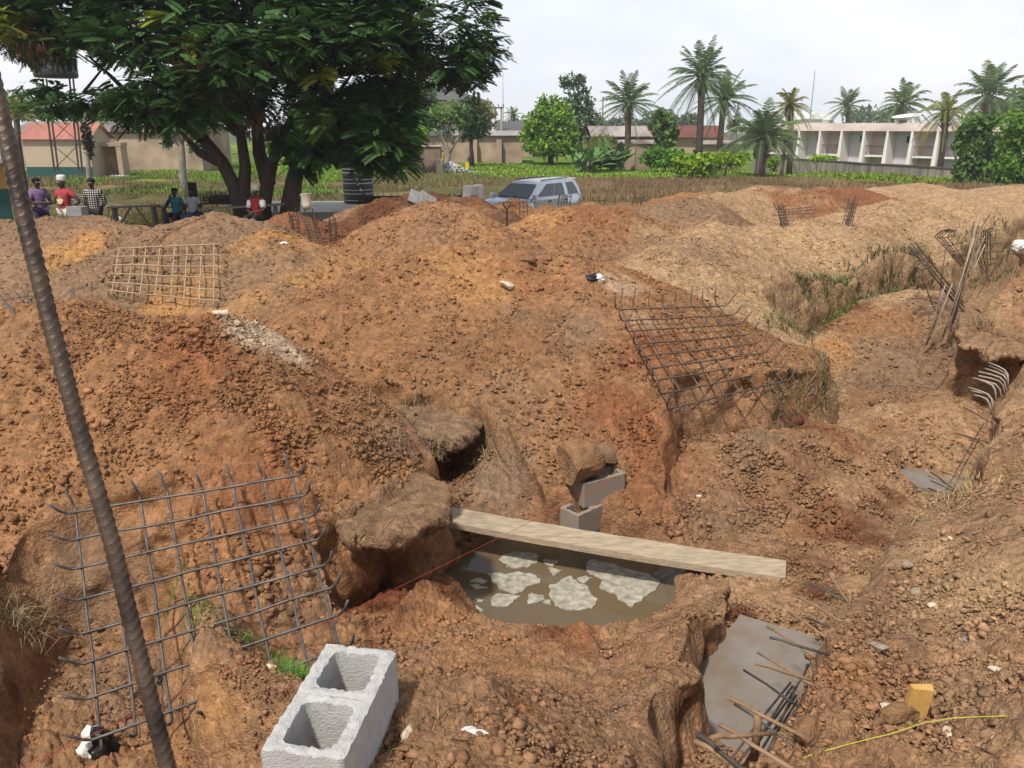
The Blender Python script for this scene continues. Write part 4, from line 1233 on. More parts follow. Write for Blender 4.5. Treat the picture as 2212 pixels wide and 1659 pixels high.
# ---- pink building with tapering fins
A0 = Vector((P(1640, 300, 100)[0], 100.0, 0))
ang = R(50)
ub, nbld = Vector((math.cos(ang), -math.sin(ang), 0)), Vector((-math.sin(ang), -math.cos(ang), 0))
M_FIN = material('whitewashed fin', (.72, .66, .63), rough=.9, var=.08, vscale=.6)
NB, BW = 10, 2.56
Lb = NB * BW + 3.2
zroof = CAMZ + .40
zfas = CAMZ - .42
zmid = CAMZ - 2.95
zbas = -3.4
pk = thing('balcony_building', 'long two-storey pink building with tapering white fins, recessed balconies and a flat roof', 'building', tuple(A0 + Vector((0, 0, zbas))))
o = Vector((0, 0, -zbas))
def fb(m, x0, x1, y0, y1, z0, z1):
    """box in building coordinates: x along the front, y inwards"""
    c = ub * ((x0 + x1) / 2) - nbld * ((y0 + y1) / 2) + Vector((0, 0, (z0 + z1) / 2)) + o
    M = Matrix(((ub.x, -nbld.x, 0), (ub.y, -nbld.y, 0), (0, 0, 1)))
    return m.box(tuple(c), (x1 - x0, y1 - y0, z1 - z0), M=M)
fb(MB(), -.2, Lb + .2, .08, 9.2, zfas, zroof).build('roof', M_PINKD, pk)
m = MB()
fb(m, 0, NB * BW, 1.8, 9, zbas, zfas - .003)
fb(m, NB * BW + .004, Lb, .25, 9, zbas, zfas - .003)
m.build('wall', M_PINK, pk)
for i in range(NB + 1):
    x = i * BW
    w0, w1 = .16, .34
    pts = []
    for z, ww, yy in ((zbas, .60, -.10), (zfas - .003, .20, .085)):
        for sx, y in ((-1, yy), (1, yy), (1, 1.79), (-1, 1.79)):
            pts.append(tuple(ub * (x + sx * ww / 2) - nbld * y + Vector((0, 0, z)) + o))
    MB().add(pts, [(3, 2, 1, 0), (4, 5, 6, 7), (0, 1, 5, 4), (1, 2, 6, 5), (2, 3, 7, 6), (3, 0, 4, 7)]).build('fin', M_FIN, pk)
for i in range(NB):
    x = i * BW
    tall = i in (2, 4, 6)                           # stair bays run through both storeys
    fb(MB(), x + .25, x + BW - .25, 1.74, 1.797, zbas + .1, zfas - .05).build('bay_back', M_LILAC if tall or i in (1, 8) else M_ROSE, pk)
    if not tall:
        fb(MB(), x + .24, x + BW - .24, .35, 1.73, zmid - .10, zmid + .08).build('balcony', M_WHITE, pk)
        r_ = MB()
        for k in range(15):
            xx = x + .3 + (BW - .6) * k / 14
            fb(r_, xx - .015, xx + .015, .40, .43, zmid + .08, zmid + 1.0)
        fb(r_, x + .25, x + BW - .25, .385, .445, zmid + 1.0, zmid + 1.06)
        r_.build('railing', M_DARK, pk)
        if i % 2: fb(MB(), x + 1.2, x + 2.0, 1.68, 1.735, zmid + .1, zmid + 2.05).build('door', M_DOOR, pk)
        else: fb(MB(), x + 1.25, x + 2.05, 1.68, 1.735, zmid + .9, zmid + 2.05).build('window', M_DARK, pk)
    else:
        fb(MB(), x + 1.35, x + 1.85, 1.68, 1.735, zmid + 1.35, zmid + 2.05).build('window', M_DARK, pk)
        fb(MB(), x + 1.15, x + 1.95, 1.66, 1.735, zbas + .2, zbas + 2.3).build('door', M_DOOR, pk)
dsh = thing('satellite_dish', 'big white satellite dish lying on the flat roof of the pink building', 'satellite dish', tuple(P(1956, 275, 88)[:2]) + (zroof,))
prof = [(1.42 * k / 8, .42 * (k / 8) ** 2) for k in range(9)]
d_ = MB().lathe(prof + [(r_ + .01, z_ + .03) for r_, z_ in prof[::-1]], 32, caps=False).build('dish', M_WHITE, dsh, smooth=True)
d_.rotation_euler = (R(4), R(-9), 0)
d_.location = (0, 0, .30)
MB().tube([(0, 0, -.02), (0, 0, .33)], .07).build('mount', M_TINGREY, dsh)
# ---- power poles, mast, tank tower
g = ground_at(1076, 100)
pp = thing('power_poles', 'twin concrete power poles joined by a crossbar behind the mud house', 'power pole', tuple(g))
for px in (1070, 1083):
    q = ground_at(px, 100) - g
    zt_ = P(px, 230, 100)[2] - g.z
    MB().tube([(q.x, 0, -.3), (q.x, 0, zt_)], [.16, .11], 8).build('pole', M_CREAM, pp)
x0, x1 = ground_at(1066, 100).x - g.x, ground_at(1088, 100).x - g.x
MB().beam((x0, -.12, zt_ - .15), (x1, -.12, zt_ - .15), .12, .14).build('crossbar', M_DARK, pp)
for k in range(3):
    MB().tube([(x0 + (x1 - x0) * k / 2, -.12, zt_ - .08), (x0 + (x1 - x0) * k / 2, -.12, zt_ + .28)], .05, 6).build('insulator', M_DARK, pp)
g = ground_at(1087, 160)
MB_ = MB().tube([(0, 0, -.3), (0, 0, P(1087, 155, 160)[2] - g.z)], [.12, .04], 5)
ms = tag(MB_.build('radio_mast', M_TINGREY), 'thin distant mast rising above the twin power poles', 'mast')
ms.location = g
g = ground_at(1745, 130)
ms = tag(MB().tube([(0, 0, -.3), (0, 0, P(1745, 152, 130)[2] - g.z)], [.14, .05], 5).build('radio_mast', M_TINGREY), 'thin pale mast behind the yellowing coconut palm', 'mast')
ms.location = g
g = ground_at(1397, 120)
ms = tag(MB().tube([(0, 0, -.3), (0, 0, P(1397, 215, 120)[2] - g.z)], [.10, .08], 6).build('utility_pole', M_WOODG), 'pale utility pole left of the lone palm', 'pole')
ms.location = ground_at(1300, 120)
for i, (px, D, w_, h_) in enumerate(((1742, 150, 34, 16), (1725, 165, 22, 22), (1420, 200, 14, 10), (1778, 160, 10, 12))):
    g = ground_at(px, D)
    zt_ = P(px, 266 - h_ / 2, D)[2] - g.z
    ww = w_ / pxm(D)
    t = thing('distant_house', ('wide white far house right of the yellowing coconut palm', 'gabled white far house beside the yellowing coconut palm', 'cream far house behind the papaya tree', 'small pale far house above the pink roof')[i], 'house', tuple(g))
    MB().box((0, 0, zt_ / 2), (ww, 6, zt_)).build('wall', M_WHITE if i != 2 else M_CREAM, t)
    MB().add([(-ww * .55, -3.3, zt_), (ww * .55, -3.3, zt_), (ww * .55, 3.3, zt_), (-ww * .55, 3.3, zt_), (0, -3.3, zt_ + 1.2), (0, 3.3, zt_ + 1.2)], [(0, 1, 4), (1, 2, 5, 4), (2, 3, 5), (3, 0, 4, 5), (3, 2, 1, 0)]).build('roof', M_WHITE, t)
# ---- tank tower at the far left
DT = 44
tw = ground_at(138, DT)
tower = thing('tank_tower', 'rusty lattice tower carrying a dark water tank at the far left', 'water tower', tuple(tw))
def tl(px, py, dy=0): return Vector(P(px, py, DT + dy)) - tw
legs = [((118, 372), (92, 170), 0), ((178, 372), (158, 170), 0), ((126, 368), (100, 170), 1.6), ((170, 368), (150, 170), 1.6)]
for a, b_, dy in legs:
    MB().beam(tl(*a, dy), tl(*b_, dy), .07, .07).build('leg', M_DARKBAR, tower)
for ya, yb in ((365, 310), (308, 250), (248, 190)):
    for dy in (0, 1.6):
        f = lambda s, y: 118 - 26 * (372 - y) / 202 if s == 0 else 178 - 20 * (372 - y) / 202
        MB().beam(tl(f(0, ya), ya, dy), tl(f(1, yb), yb, dy), .03, .03).build('brace', M_DARKBAR, tower)
        MB().beam(tl(f(1, ya), ya, dy), tl(f(0, yb), yb, dy), .03, .03).build('brace', M_DARKBAR, tower)
M_TANK = material('black tank plastic', (.028, .030, .034), rough=.45, var=.3, vscale=2, spec=.5)
c = tl(122, 168, .8)
MB().lathe([(1.0, 0), (1.05, .1), (1.05, .5), (1.02, .55), (1.05, .6), (1.05, 1.1), (1.02, 1.15), (1.05, 1.2), (1.0, 1.6), (.3, 1.85)], 28, tuple(c)).build('tank', M_TANK, tower, smooth=True)
# ---- sheds, rubble, small things at the foot of the houses
g = ground_at(928, 64)
vt = thing('block_pen', 'square grey block enclosure with a flat pale lid beside the white rubble heap', 'block pen', tuple(g))
hh = P(928, 317, 64)[2] - g.z
ww = 44 / pxm(64)
MB().box((0, .8, hh / 2 - .2), (ww, 1.6, hh + .4)).build('wall', M_MUDD, vt)
MB().box((.05, .8, hh + .04), (ww * 1.08, 1.8, .08)).build('lid', M_CREAM, vt)
for sx in (-.54, .46):
    MB().box((ww * sx, -.25, hh * .28 - .2), (.45, .45, hh * .56 + .4)).build('post', M_CREAM, vt)
g = ground_at(972, 66)
rg = np.random.default_rng(3)
n = 420
r_ = np.abs(rg.normal(0, .75, n))
a_ = rg.uniform(0, 6.283, n)
xr, yr = r_ * np.cos(a_) * 1.25, r_ * np.sin(a_) * .7
pos = np.stack([g.x + xr, g.y + yr, g.z + np.maximum(0, .75 - .55 * r_)], -1)
o_ = scatter_lumps('white_rubble', pos, rg.uniform(.07, .17, n), np.tile(np.array([.62, .62, .64]), (n, 1)) * rg.uniform(.5, 1.1, n)[:, None], 9, 8)
tag(o_, 'heap of white broken rubble behind the pale-barked tree', 'rubble', kind='stuff')
g = ground_at(240, 59)
pos = np.stack([g.x + rg.normal(0, .35, 60), g.y + rg.normal(0, .2, 60), g.z + rg.uniform(0, .15, 60)], -1)
tag(scatter_lumps('litter', pos, rg.uniform(.05, .12, 60), np.tile(np.array([.6, .6, .62]), (60, 1)), 9, 9), 'white and grey rubbish at the foot of the ruined doorway', kind='stuff')
g = ground_at(1008, 72)
jc = thing('jerrycan', 'yellow plastic jerrycan standing near the mud house', 'jerrycan', tuple(g))
M_JERRY = material('yellow jerrycan', (.65, .44, .03), rough=.5, var=.1)
MB().box((0, 0, .24), (.36, .24, .46), taper=.92).build('body', M_JERRY, jc)
MB().tube([(-.09, 0, .46), (-.09, 0, .54), (.08, 0, .54), (.08, 0, .46)], .03, 6).tube([(.13, 0, .46), (.13, 0, .54)], .045, 8).build('handle', M_JERRY, jc, smooth=True)
g = ground_at(140, 38)
m = MB()
rs = random.Random(5)
for k in range(46):
    x, y = rs.gauss(0, .7), rs.gauss(0, .35)
    a = rs.uniform(0, 6.28)
    z = max(.05, .4 - .4 * abs(x)) + rs.uniform(-.05, .05)
    l_ = rs.uniform(.3, .8)
    m.tube([(g.x + x, g.y + y, g.z + z), (g.x + x + l_ * math.cos(a), g.y + y + l_ * math.sin(a) * .5, g.z + z + rs.uniform(-.15, .15))], .035, 5)
tag(m.build('firewood_pile', M_WOODG), 'heap of dry sticks and cut wood behind the man in the white cap', 'firewood')
# ------------------------------------------------------------------ foliage helpers
def leafmat(name, c, var=.45, vscale=.9, trans=.28, rough=.6):
    return material(name, c, rough=rough, var=var, vscale=vscale, trans=trans, spec=.25)
M_LEAF_DARK = leafmat('dark pinnate leaves', (.058, .130, .034), vscale=.8)
M_LEAF_YELLOW = leafmat('young yellow leaves', (.26, .30, .03), vscale=2)
M_POD = leafmat('brown seed pods', (.085, .045, .022), vscale=2, trans=.1)
M_LEAF_MANGO = leafmat('bright mango leaves', (.17, .31, .028), vscale=1.1)
M_LEAF_MID = leafmat('mid green leaves', (.11, .20, .045), vscale=1.0)
M_LEAF_BLUE = leafmat('blue green leaves', (.10, .165, .075), vscale=.9)
M_LEAF_OLIVE = leafmat('olive leaves', (.19, .20, .05), vscale=1.2)
M_LEAF_LIME = leafmat('lime leaves', (.23, .36, .025), vscale=1.0)
M_LEAF_FAR = leafmat('haze-paled leaves', (.15, .19, .14), vscale=.2)  # greyed and lightened: distance haze put into the leaf colour
M_BANANA = leafmat('banana leaves', (.12, .22, .07), vscale=1.0)
M_PALM = leafmat('palm fronds', (.125, .185, .075), vscale=.7, trans=.2)
M_PALM2 = leafmat('yellowing palm fronds', (.24, .25, .075), vscale=.7, trans=.2)
M_DRYLEAF = leafmat('withered yellow leaves', (.80, .58, .20), vscale=4, trans=.2)
M_BARK = material('dark bark', (.065, .048, .036), rough=.95, var=.4, vscale=4, bump=.8, bscale=14, streak=(3, 3, .6), bdist=.04)
M_BARKG = material('grey bark', (.26, .23, .19), rough=.95, var=.3, vscale=5, bump=.5, bscale=18, bdist=.03)
M_BARKP = material('palm trunk', (.085, .068, .052), rough=.95, var=.45, vscale=5, bump=.8, bscale=10, bdist=.06)
def cloud_pts(lobes, n, rg, shell=.45):
    vol = np.array([(r[0] * r[1] * r[2]) ** (2 / 3) for c, r in lobes])
    k = rg.choice(len(lobes), n, p=vol / vol.sum())
    C = np.array([c for c, r in lobes])[k]
    Rr = np.array([r for c, r in lobes])[k]
    d = rg.normal(size=(n, 3))
    d /= np.linalg.norm(d, axis=1)[:, None]
    u = rg.uniform(size=n) ** shell
    p = C + d * Rr * u[:, None]
    # break the smooth outline
    p += rg.normal(size=(n, 3)) * Rr * .10
    return p, d
def leaves(name, lobes, n, size, mat, parent=None, seed=0, shell=.45, elong=2.2, gap=.25, gscale=1.1, droop=.3):
    rg = np.random.default_rng(seed)
    p, d = cloud_pts(lobes, n, rg, shell)
    g = np.array([mnoise.noise(Vector(q * gscale) + Vector((seed * 3.7, 0, 0))) for q in p])
    keep = g > (-.5 + gap)
    p, d = p[keep], d[keep]
    n = len(p)
    a = rg.normal(size=(n, 3)) + d * .6 + np.array((0, 0, -droop))
    a /= np.linalg.norm(a, axis=1)[:, None]
    nn = rg.normal(size=(n, 3)) * .8 + d * .5 + np.array((0, 0, .7))
    b = np.cross(a, nn)
    b /= np.linalg.norm(b, axis=1)[:, None] + 1e-9
    s = size * rg.uniform(.6, 1.35, n)[:, None]
    V = np.stack([p - a * s * .5, p + b * s * .5 / elong, p + a * s * .5, p - b * s * .5 / elong], 1).reshape(-1, 3)
    F = np.arange(n * 4).reshape(-1, 4)
    return np_mesh(name, V, F, mat, parent)
def pinnate(name, p, d, size, mat, parent, seed, pairs=8):
    """compound leaves: drooping stalk with two rows of leaflets each"""
    rg = np.random.default_rng(seed)
    n = len(p)
    az = rg.uniform(0, 6.283, n)
    a = np.stack([np.cos(az), np.sin(az), rg.uniform(-.4, .35, n)], 1) + d * .5
    a /= np.linalg.norm(a, axis=1)[:, None]
    side = np.cross(a, np.array((0, 0, 1.0)) + rg.normal(size=(n, 3)) * .35)
    side /= np.linalg.norm(side, axis=1)[:, None] + 1e-9
    up = np.cross(side, a)
    s = (size * rg.uniform(.65, 1.3, n))[:, None]
    out = []
    for i in range(pairs):
        t = .12 + .88 * i / (pairs - 1)
        base = p + a * s * t - np.array((0, 0, 1.0)) * s * .22 * t * t
        ln = s * (.40 - .16 * abs(t - .55))
        wd = s * .11
        for sg in (-1, 1):
            dirv = side * sg * .9 + a * .40 - np.array((0, 0, .22)) + up * .05
            dirv = dirv / np.linalg.norm(dirv, axis=1)[:, None]
            out.append(np.stack([base, base + dirv * ln * .45 + a * wd, base + dirv * ln, base + dirv * ln * .45 - a * wd], 1))
    V = np.concatenate(out, 0).reshape(-1, 3)
    return np_mesh(name, V, np.arange(len(V)).reshape(-1, 4), mat, parent)
def lobe(px, py, D, rpx, rpy, rz=None):
    """an ellipsoid of foliage seen at a picture position"""
    c = P(px, py, D)
    m = (D * _cp + (CAMZ - c[2]) * _sp) / FPX
    return (np.array(c), np.array((rpx * m, rz if rz else rpx * m * .8, rpy * m)))
def shift(lobes, o): return [(c - np.array(o), r) for c, r in lobes]
# ------------------------------------------------------------------ the big shade tree
YT = 25.0
tb = ground_at(540, YT)
tree = thing('shade_tree', 'huge dark green spreading shade tree with a forked many-stemmed trunk', 'tree', tuple(tb))
def TP(px, py, dy=0): return Vector(P(px, py, YT + dy)) - tb
m = MB()
m.tube([TP(535, 530), TP(525, 455), TP(505, 400), TP(480, 350), TP(440, 300), TP(380, 250), TP(290, 215), TP(180, 200)], [.38, .30, .21, .19, .16, .12, .08, .04], 12)
m.tube([TP(545, 500), TP(525, 430), TP(530, 360), TP(520, 290), TP(500, 220), TP(470, 120), TP(440, 20)], [.28, .21, .17, .14, .11, .08, .04], 12)
m.tube([TP(560, 520, .2), TP(572, 430, .2), TP(585, 365, .2), TP(600, 310, .2), TP(640, 240, .3), TP(700, 160), TP(790, 80)], [.28, .22, .18, .15, .12, .08, .04], 12)
m.tube([TP(580, 400, .4), TP(560, 330, .5), TP(555, 260, .6), TP(580, 170, .8), TP(600, 60, 1)], [.24, .20, .16, .11, .05], 10)
m.tube([TP(440, 300), TP(395, 265, -.8), TP(330, 245, -1.5), TP(240, 235, -2)], [.2, .13, .08, .04], 8)
m.tube([TP(480, 350), TP(430, 330, .5), TP(390, 285, 1.2)], [.2, .12, .05], 8)
m.tube([TP(180, 200), TP(220, 150, .3), TP(160, 110, .5)], [.05, .035, .02], 6)
m.tube([TP(290, 215), TP(240, 165), TP(190, 120)], [.09, .06, .03], 6)
for a, c, e in (((640, 240), (760, 190), (900, 150)), ((700, 160), (820, 150), (1000, 120)), ((520, 290), (420, 200), (300, 120)), ((500, 220), (360, 150), (120, 90)), ((640, 240), (720, 215), (760, 160)), ((690, 200), (730, 160), (800, 145)), ((760, 195), (880, 195), (985, 172))):
    m.tube([TP(*a, .3), TP(*c, .1), TP(*e, -.3)], [.14, .09, .03], 7)
m.build('trunk', M_BARK, tree, smooth=True)
LOB = [lobe(*q) for q in [(40, 40, 25, 190, 95, 2.6), (240, 30, 25.5, 220, 95, 3), (450, 50, 26, 230, 130, 3.2), (660, 50, 25, 230, 130, 3.2), (860, 60, 25, 190, 125, 2.8), (985, 95, 25, 95, 75, 1.6), (1050, 105, 25, 58, 34, .8), (1085, 108, 25, 30, 14, .4), (1010, 165, 25, 55, 30, .8),
        (1000, 30, 25.4, 70, 60, 1), (390, 180, 24, 150, 75, 2), (560, 190, 25.5, 160, 90, 2.4), (730, 130, 24.5, 130, 70, 2), (880, 165, 25, 95, 50, 1.4), (110, 110, 24.6, 110, 45, 1.3), (20, 95, 24, 90, 40, 1.2),
        (330, 215, 23.6, 110, 45, 1.2), (230, 200, 24, 80, 32, 1), (270, 235, 23.6, 75, 30, .9), (430, 225, 23.5, 100, 50, 1.2), (150, 205, 24, 60, 26, .8), (60, 185, 24, 40, 14, .5), (300, 250, 23.5, 60, 24, .8), (130, 225, 23.8, 70, 26, .8), (640, 250, 24, 90, 60, 1.3),
        (480, 130, 23.2, 160, 70, 1.5), (250, 95, 23.2, 140, 50, 1.3), (700, 95, 23, 160, 60, 1.4),
        (500, -110, 26, 480, 120, 4), (120, -90, 26, 330, 110, 4), (820, -80, 26, 210, 110, 3)]]
rg = np.random.default_rng(11)
p_, d_ = cloud_pts(LOB, 24000, rg, .5)
g_ = np.array([mnoise.noise(Vector(q * .75)) for q in p_])
hole = np.zeros(len(p_), bool)
for (hx, hy, hr) in ((205, 168, 46), (262, 158, 40), (300, 160, 26), (175, 150, 30), (755, 165, 34), (735, 182, 26), (700, 178, 24), (720, 160, 20), (20, 150, 48), (60, 165, 32), (10, 190, 30), (930, 185, 20), (965, 190, 18)):   # sky gaps between the limbs
    c = np.array(P(hx, hy, YT))
    hole |= (np.hypot((p_ - c)[:, 0], (p_ - c)[:, 2]) < hr / pxm(YT))
g2_ = np.array([mnoise.noise(Vector(q * 1.9) + Vector((4, 4, 4))) for q in p_])
kp = (g_ + .45 * g2_ > -.26) & ~hole
p_, d_ = p_[kp] - np.array(tb), d_[kp]
pinnate('crown', p_, d_, .38, M_LEAF_DARK, tree, 3)
for i, (px, py, r_) in enumerate(((355, 40, 22), (420, 95, 20), (20, 30, 18), (30, 60, 16), (690, 160, 14), (815, 130, 10))):
    q, dd = cloud_pts(shift([lobe(px, py, 22.9 if i < 4 else 23.2, r_, r_ * .7, .35)], tb), 22, rg)
    pinnate('young_leaves', q, dd, .42, M_LEAF_YELLOW, tree, 30 + i)
q, dd = cloud_pts(shift([lobe(*t) for t in ((470, 190, 23.6, 90, 40, .8), (300, 235, 23.6, 90, 30, .8), (70, 90, 23.3, 60, 40, .6), (420, 120, 23, 60, 40, .6), (560, 260, 24, 60, 30, .6))], tb), 900, rg)
V = np.stack([q, q + np.array((.03, 0, -.10)), q + np.array((0, .01, -.24)), q + np.array((-.03, 0, -.10))], 1).reshape(-1, 3)
np_mesh('seed_pods', V, np.arange(len(V)).reshape(-1, 4), M_POD, tree)
# ---- second trunk with its own lower crown
tb2 = ground_at(632, YT)
tree2 = thing('shade_tree', 'smaller dark shade tree on a single leaning trunk in front of the black tank', 'tree', tuple(tb2))
def TP2(px, py, dy=0): return Vector(P(px, py, YT + dy)) - tb2
MB().tube([TP2(622, 500), TP2(628, 440), TP2(636, 385), TP2(650, 330), TP2(690, 270, -.2), TP2(760, 235, -.4), TP2(850, 215, -.5)], [.34, .29, .24, .21, .16, .11, .05], 12).tube([TP2(650, 330), TP2(720, 310, -.6), TP2(800, 300, -1)], [.13, .08, .03], 8).tube([TP2(690, 270), TP2(700, 200), TP2(740, 150)], [.12, .08, .03], 8).build('trunk', M_BARK, tree2, smooth=True)
LOB2 = [lobe(*q) for q in [(720, 255, 24.4, 100, 48, 1.4), (800, 225, 24.5, 90, 50, 1.2), (860, 240, 24.5, 50, 36, .8), (760, 300, 24, 90, 36, 1.1), (835, 310, 23.8, 60, 38, .8), (850, 345, 23.7, 48, 26, .6), (700, 315, 24, 60, 30, .9), (640, 300, 24.6, 60, 34, .9), (790, 345, 23.7, 40, 20, .5), (655, 350, 24.6, 36, 20, .5), (870, 290, 24, 30, 30, .5)]]
p_, d_ = cloud_pts(LOB2, 3400, rg, .5)
g_ = np.array([mnoise.noise(Vector(q * .9) + Vector((9, 0, 0))) for q in p_])
kp = g_ > -.30
pinnate('crown', p_[kp] - np.array(tb2), d_[kp], .37, M_LEAF_DARK, tree2, 4)
q, dd = cloud_pts(shift([lobe(690, 262, 23.1, 34, 22, .4), lobe(815, 305, 23.0, 20, 14, .3)], tb2), 60, rg)
pinnate('young_leaves', q, dd, .40, M_LEAF_MID, tree2, 44)
# ------------------------------------------------------------------ smaller broad-leaved trees
def broad_tree(label, px, D, crown, n, size, mat, trunk=None, tw=.14, bark=None, seed=0, name='broadleaf_tree', cat='tree', gap=.22, group='trees behind the field', elong=2.2, shell=.45, limbs=()):
    b0 = ground_at(px, D)
    t = thing(name, label, cat, tuple(b0), 0, group)
    if trunk:
        m = MB()
        pts = [b0 - b0 + Vector((0, 0, -.2))] + [Vector(P(x, y, D)) - b0 for x, y in trunk]
        m.tube(pts, [tw * (1 - .6 * i / len(pts)) for i in range(len(pts))], 9)
        for lb in limbs:
            m.tube([Vector(P(x, y, D)) - b0 for x, y in lb], [tw * (.55 - .4 * i / len(lb)) for i in range(len(lb))], 6)
        m.build('trunk', bark or M_BARK, t, smooth=True)
    leaves('crown', shift([lobe(x, y, D + dz, rx, ry) for x, y, rx, ry, dz in crown], b0), n, size, mat, t, seed, shell, elong, gap)
    return t
broad_tree('dense round bright green mango tree in front of the mud houses', 1190, 80, [(1185, 290, 58, 50, 0), (1165, 265, 36, 36, -1), (1205, 240, 32, 30, 0), (1180, 225, 22, 18, 0), (1215, 275, 32, 46, -1), (1150, 300, 28, 28, -.5), (1230, 305, 26, 32, 0), (1190, 315, 50, 20, -1)], 7500, .50, M_LEAF_MANGO, [(1190, 330), (1190, 300), (1188, 270)], .3, seed=1)
broad_tree('tall loose blue-green tree standing behind the round mango tree', 1255, 86, [(1238, 190, 26, 34, 0), (1222, 175, 16, 16, 0), (1262, 215, 24, 34, 0), (1240, 235, 32, 32, 0), (1268, 250, 26, 26, 0), (1255, 170, 14, 12, 0), (1285, 262, 20, 20, 0), (1255, 280, 30, 30, 0)], 3000, .48, M_LEAF_BLUE, [(1255, 320), (1250, 260), (1242, 200)], .22, seed=2, gap=.34, shell=.6)
broad_tree('pale-barked forked tree with light green crown beside the white rubble heap', 968, 68, [(950, 250, 40, 32, 0), (985, 240, 32, 26, 0), (925, 265, 28, 22, 0), (1000, 262, 20, 18, 0), (960, 285, 24, 12, 0)], 1700, .42, M_LEAF_MID, [(966, 350), (968, 335), (962, 310), (948, 290), (935, 275)], .28, M_BARKG, 3, gap=.36, shell=.6, limbs=([(968, 335), (980, 312), (996, 290), (1003, 265)], [(980, 312), (975, 290), (968, 268)], [(962, 310), (962, 285), (958, 262)]))
broad_tree('dark bushy tree with olive crown to the right of the pale-barked tree', 1020, 76, [(1018, 250, 32, 36, 0), (1030, 275, 28, 24, 0), (1005, 262, 20, 24, 0), (1012, 228, 16, 18, 0), (1012, 290, 20, 14, 0)], 2600, .42, leafmat('dark olive leaves', (.05, .085, .022)), [(1018, 320), (1018, 290)], .22, seed=4)
broad_tree('dull green tree half hidden behind the dark bushy tree', 1050, 95, [(1048, 245, 24, 26, 0), (1035, 232, 18, 14, 0), (1060, 262, 16, 16, 0)], 900, .55, M_LEAF_OLIVE, [(1050, 300), (1050, 265)], .2, seed=5)
broad_tree('tall green tree in front of the grey-roofed block', 905, 82, [(905, 225, 40, 40, 0), (885, 255, 40, 32, 0), (925, 205, 24, 24, 0), (920, 250, 34, 26, 0), (880, 205, 24, 22, 0), (940, 190, 16, 12, 2)], 3200, .50, M_LEAF_BLUE, [(905, 320), (902, 280), (900, 230)], .25, seed=6, gap=.3)
broad_tree('small leafy tree with light green tips below the tall green tree', 890, 62, [(880, 305, 30, 24, 0), (905, 290, 26, 18, 0), (870, 285, 22, 16, 0), (895, 325, 20, 14, 0)], 1300, .40, M_LEAF_MANGO, [(872, 350), (878, 330), (885, 305)], .13, M_BARKG, 7)
broad_tree('slim grey-trunked tree standing between the long mud wall and the shade tree', 394, 42, [(375, 270, 46, 20, 0), (420, 262, 40, 20, .5), (395, 250, 40, 16, 0), (360, 305, 16, 14, 0), (425, 318, 20, 18, 0)], 1100, .36, M_LEAF_DARK, [(394, 380), (393, 340), (391, 312), (380, 290), (365, 272)], .22, M_BARKG, 8, limbs=([(391, 312), (400, 290), (415, 268)], [(391, 314), (370, 300), (352, 302)]))
broad_tree('thin grey sapling with hanging leaves beside the red-roofed hut', 187, 40, [(187, 300, 9, 26, 0), (193, 318, 8, 22, 0), (185, 280, 7, 14, 0)], 260, .42, leafmat('limp dusty leaves', (.10, .095, .06)), [(192, 388), (190, 345), (187, 300), (184, 270), (182, 240)], .13, M_BARKG, 9, shell=.8)
broad_tree('leafy tree rising behind the far left long roof', 90, 100, [(60, 235, 60, 26, 0), (140, 240, 60, 24, 0), (20, 225, 50, 30, 0), (230, 245, 60, 20, 0)], 2600, .7, M_LEAF_MID, [(95, 300), (92, 250)], .3, seed=10)
broad_tree('broad green crown seen through the gap under the shade tree', 340, 110, [(330, 230, 70, 30, 0), (430, 240, 60, 28, 0)], 1800, .8, M_LEAF_MANGO, [(340, 300), (338, 250)], .3, seed=12)
broad_tree('yellow-green feathery bush behind the banana clump', 1298, 72, [(1295, 312, 42, 24, 0), (1275, 325, 26, 20, 0), (1320, 325, 30, 18, 0), (1305, 300, 20, 14, 0)], 2200, .30, M_LEAF_OLIVE, [(1298, 345), (1296, 315)], .08, seed=13, name='bush', cat='bush', elong=4)
broad_tree('tall leafy papaya tree in front of the brown-roofed house', 1436, 74, [(1436, 262, 24, 18, 0), (1430, 278, 26, 18, 0), (1446, 285, 20, 18, 0), (1436, 305, 26, 14, 0), (1425, 245, 16, 10, 0)], 1500, .50, M_LEAF_MID, [(1437, 330), (1437, 290), (1436, 255)], .11, M_BARKG, 14, name='papaya_tree', elong=1.5)
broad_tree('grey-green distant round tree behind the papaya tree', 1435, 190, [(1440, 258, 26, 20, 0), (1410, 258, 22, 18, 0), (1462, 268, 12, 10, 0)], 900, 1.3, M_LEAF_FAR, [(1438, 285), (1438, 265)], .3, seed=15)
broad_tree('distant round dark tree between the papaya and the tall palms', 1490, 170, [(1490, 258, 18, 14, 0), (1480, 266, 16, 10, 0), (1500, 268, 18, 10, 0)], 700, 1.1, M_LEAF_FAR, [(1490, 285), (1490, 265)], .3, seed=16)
broad_tree('bare brownish distant tree right of the tall palms', 1590, 120, [(1590, 255, 12, 26, 0), (1585, 275, 16, 14, 0)], 260, .7, leafmat('bare twigs', (.21, .16, .11)), [(1590, 290), (1590, 250)], .16, M_BARKG, seed=17, shell=.9)
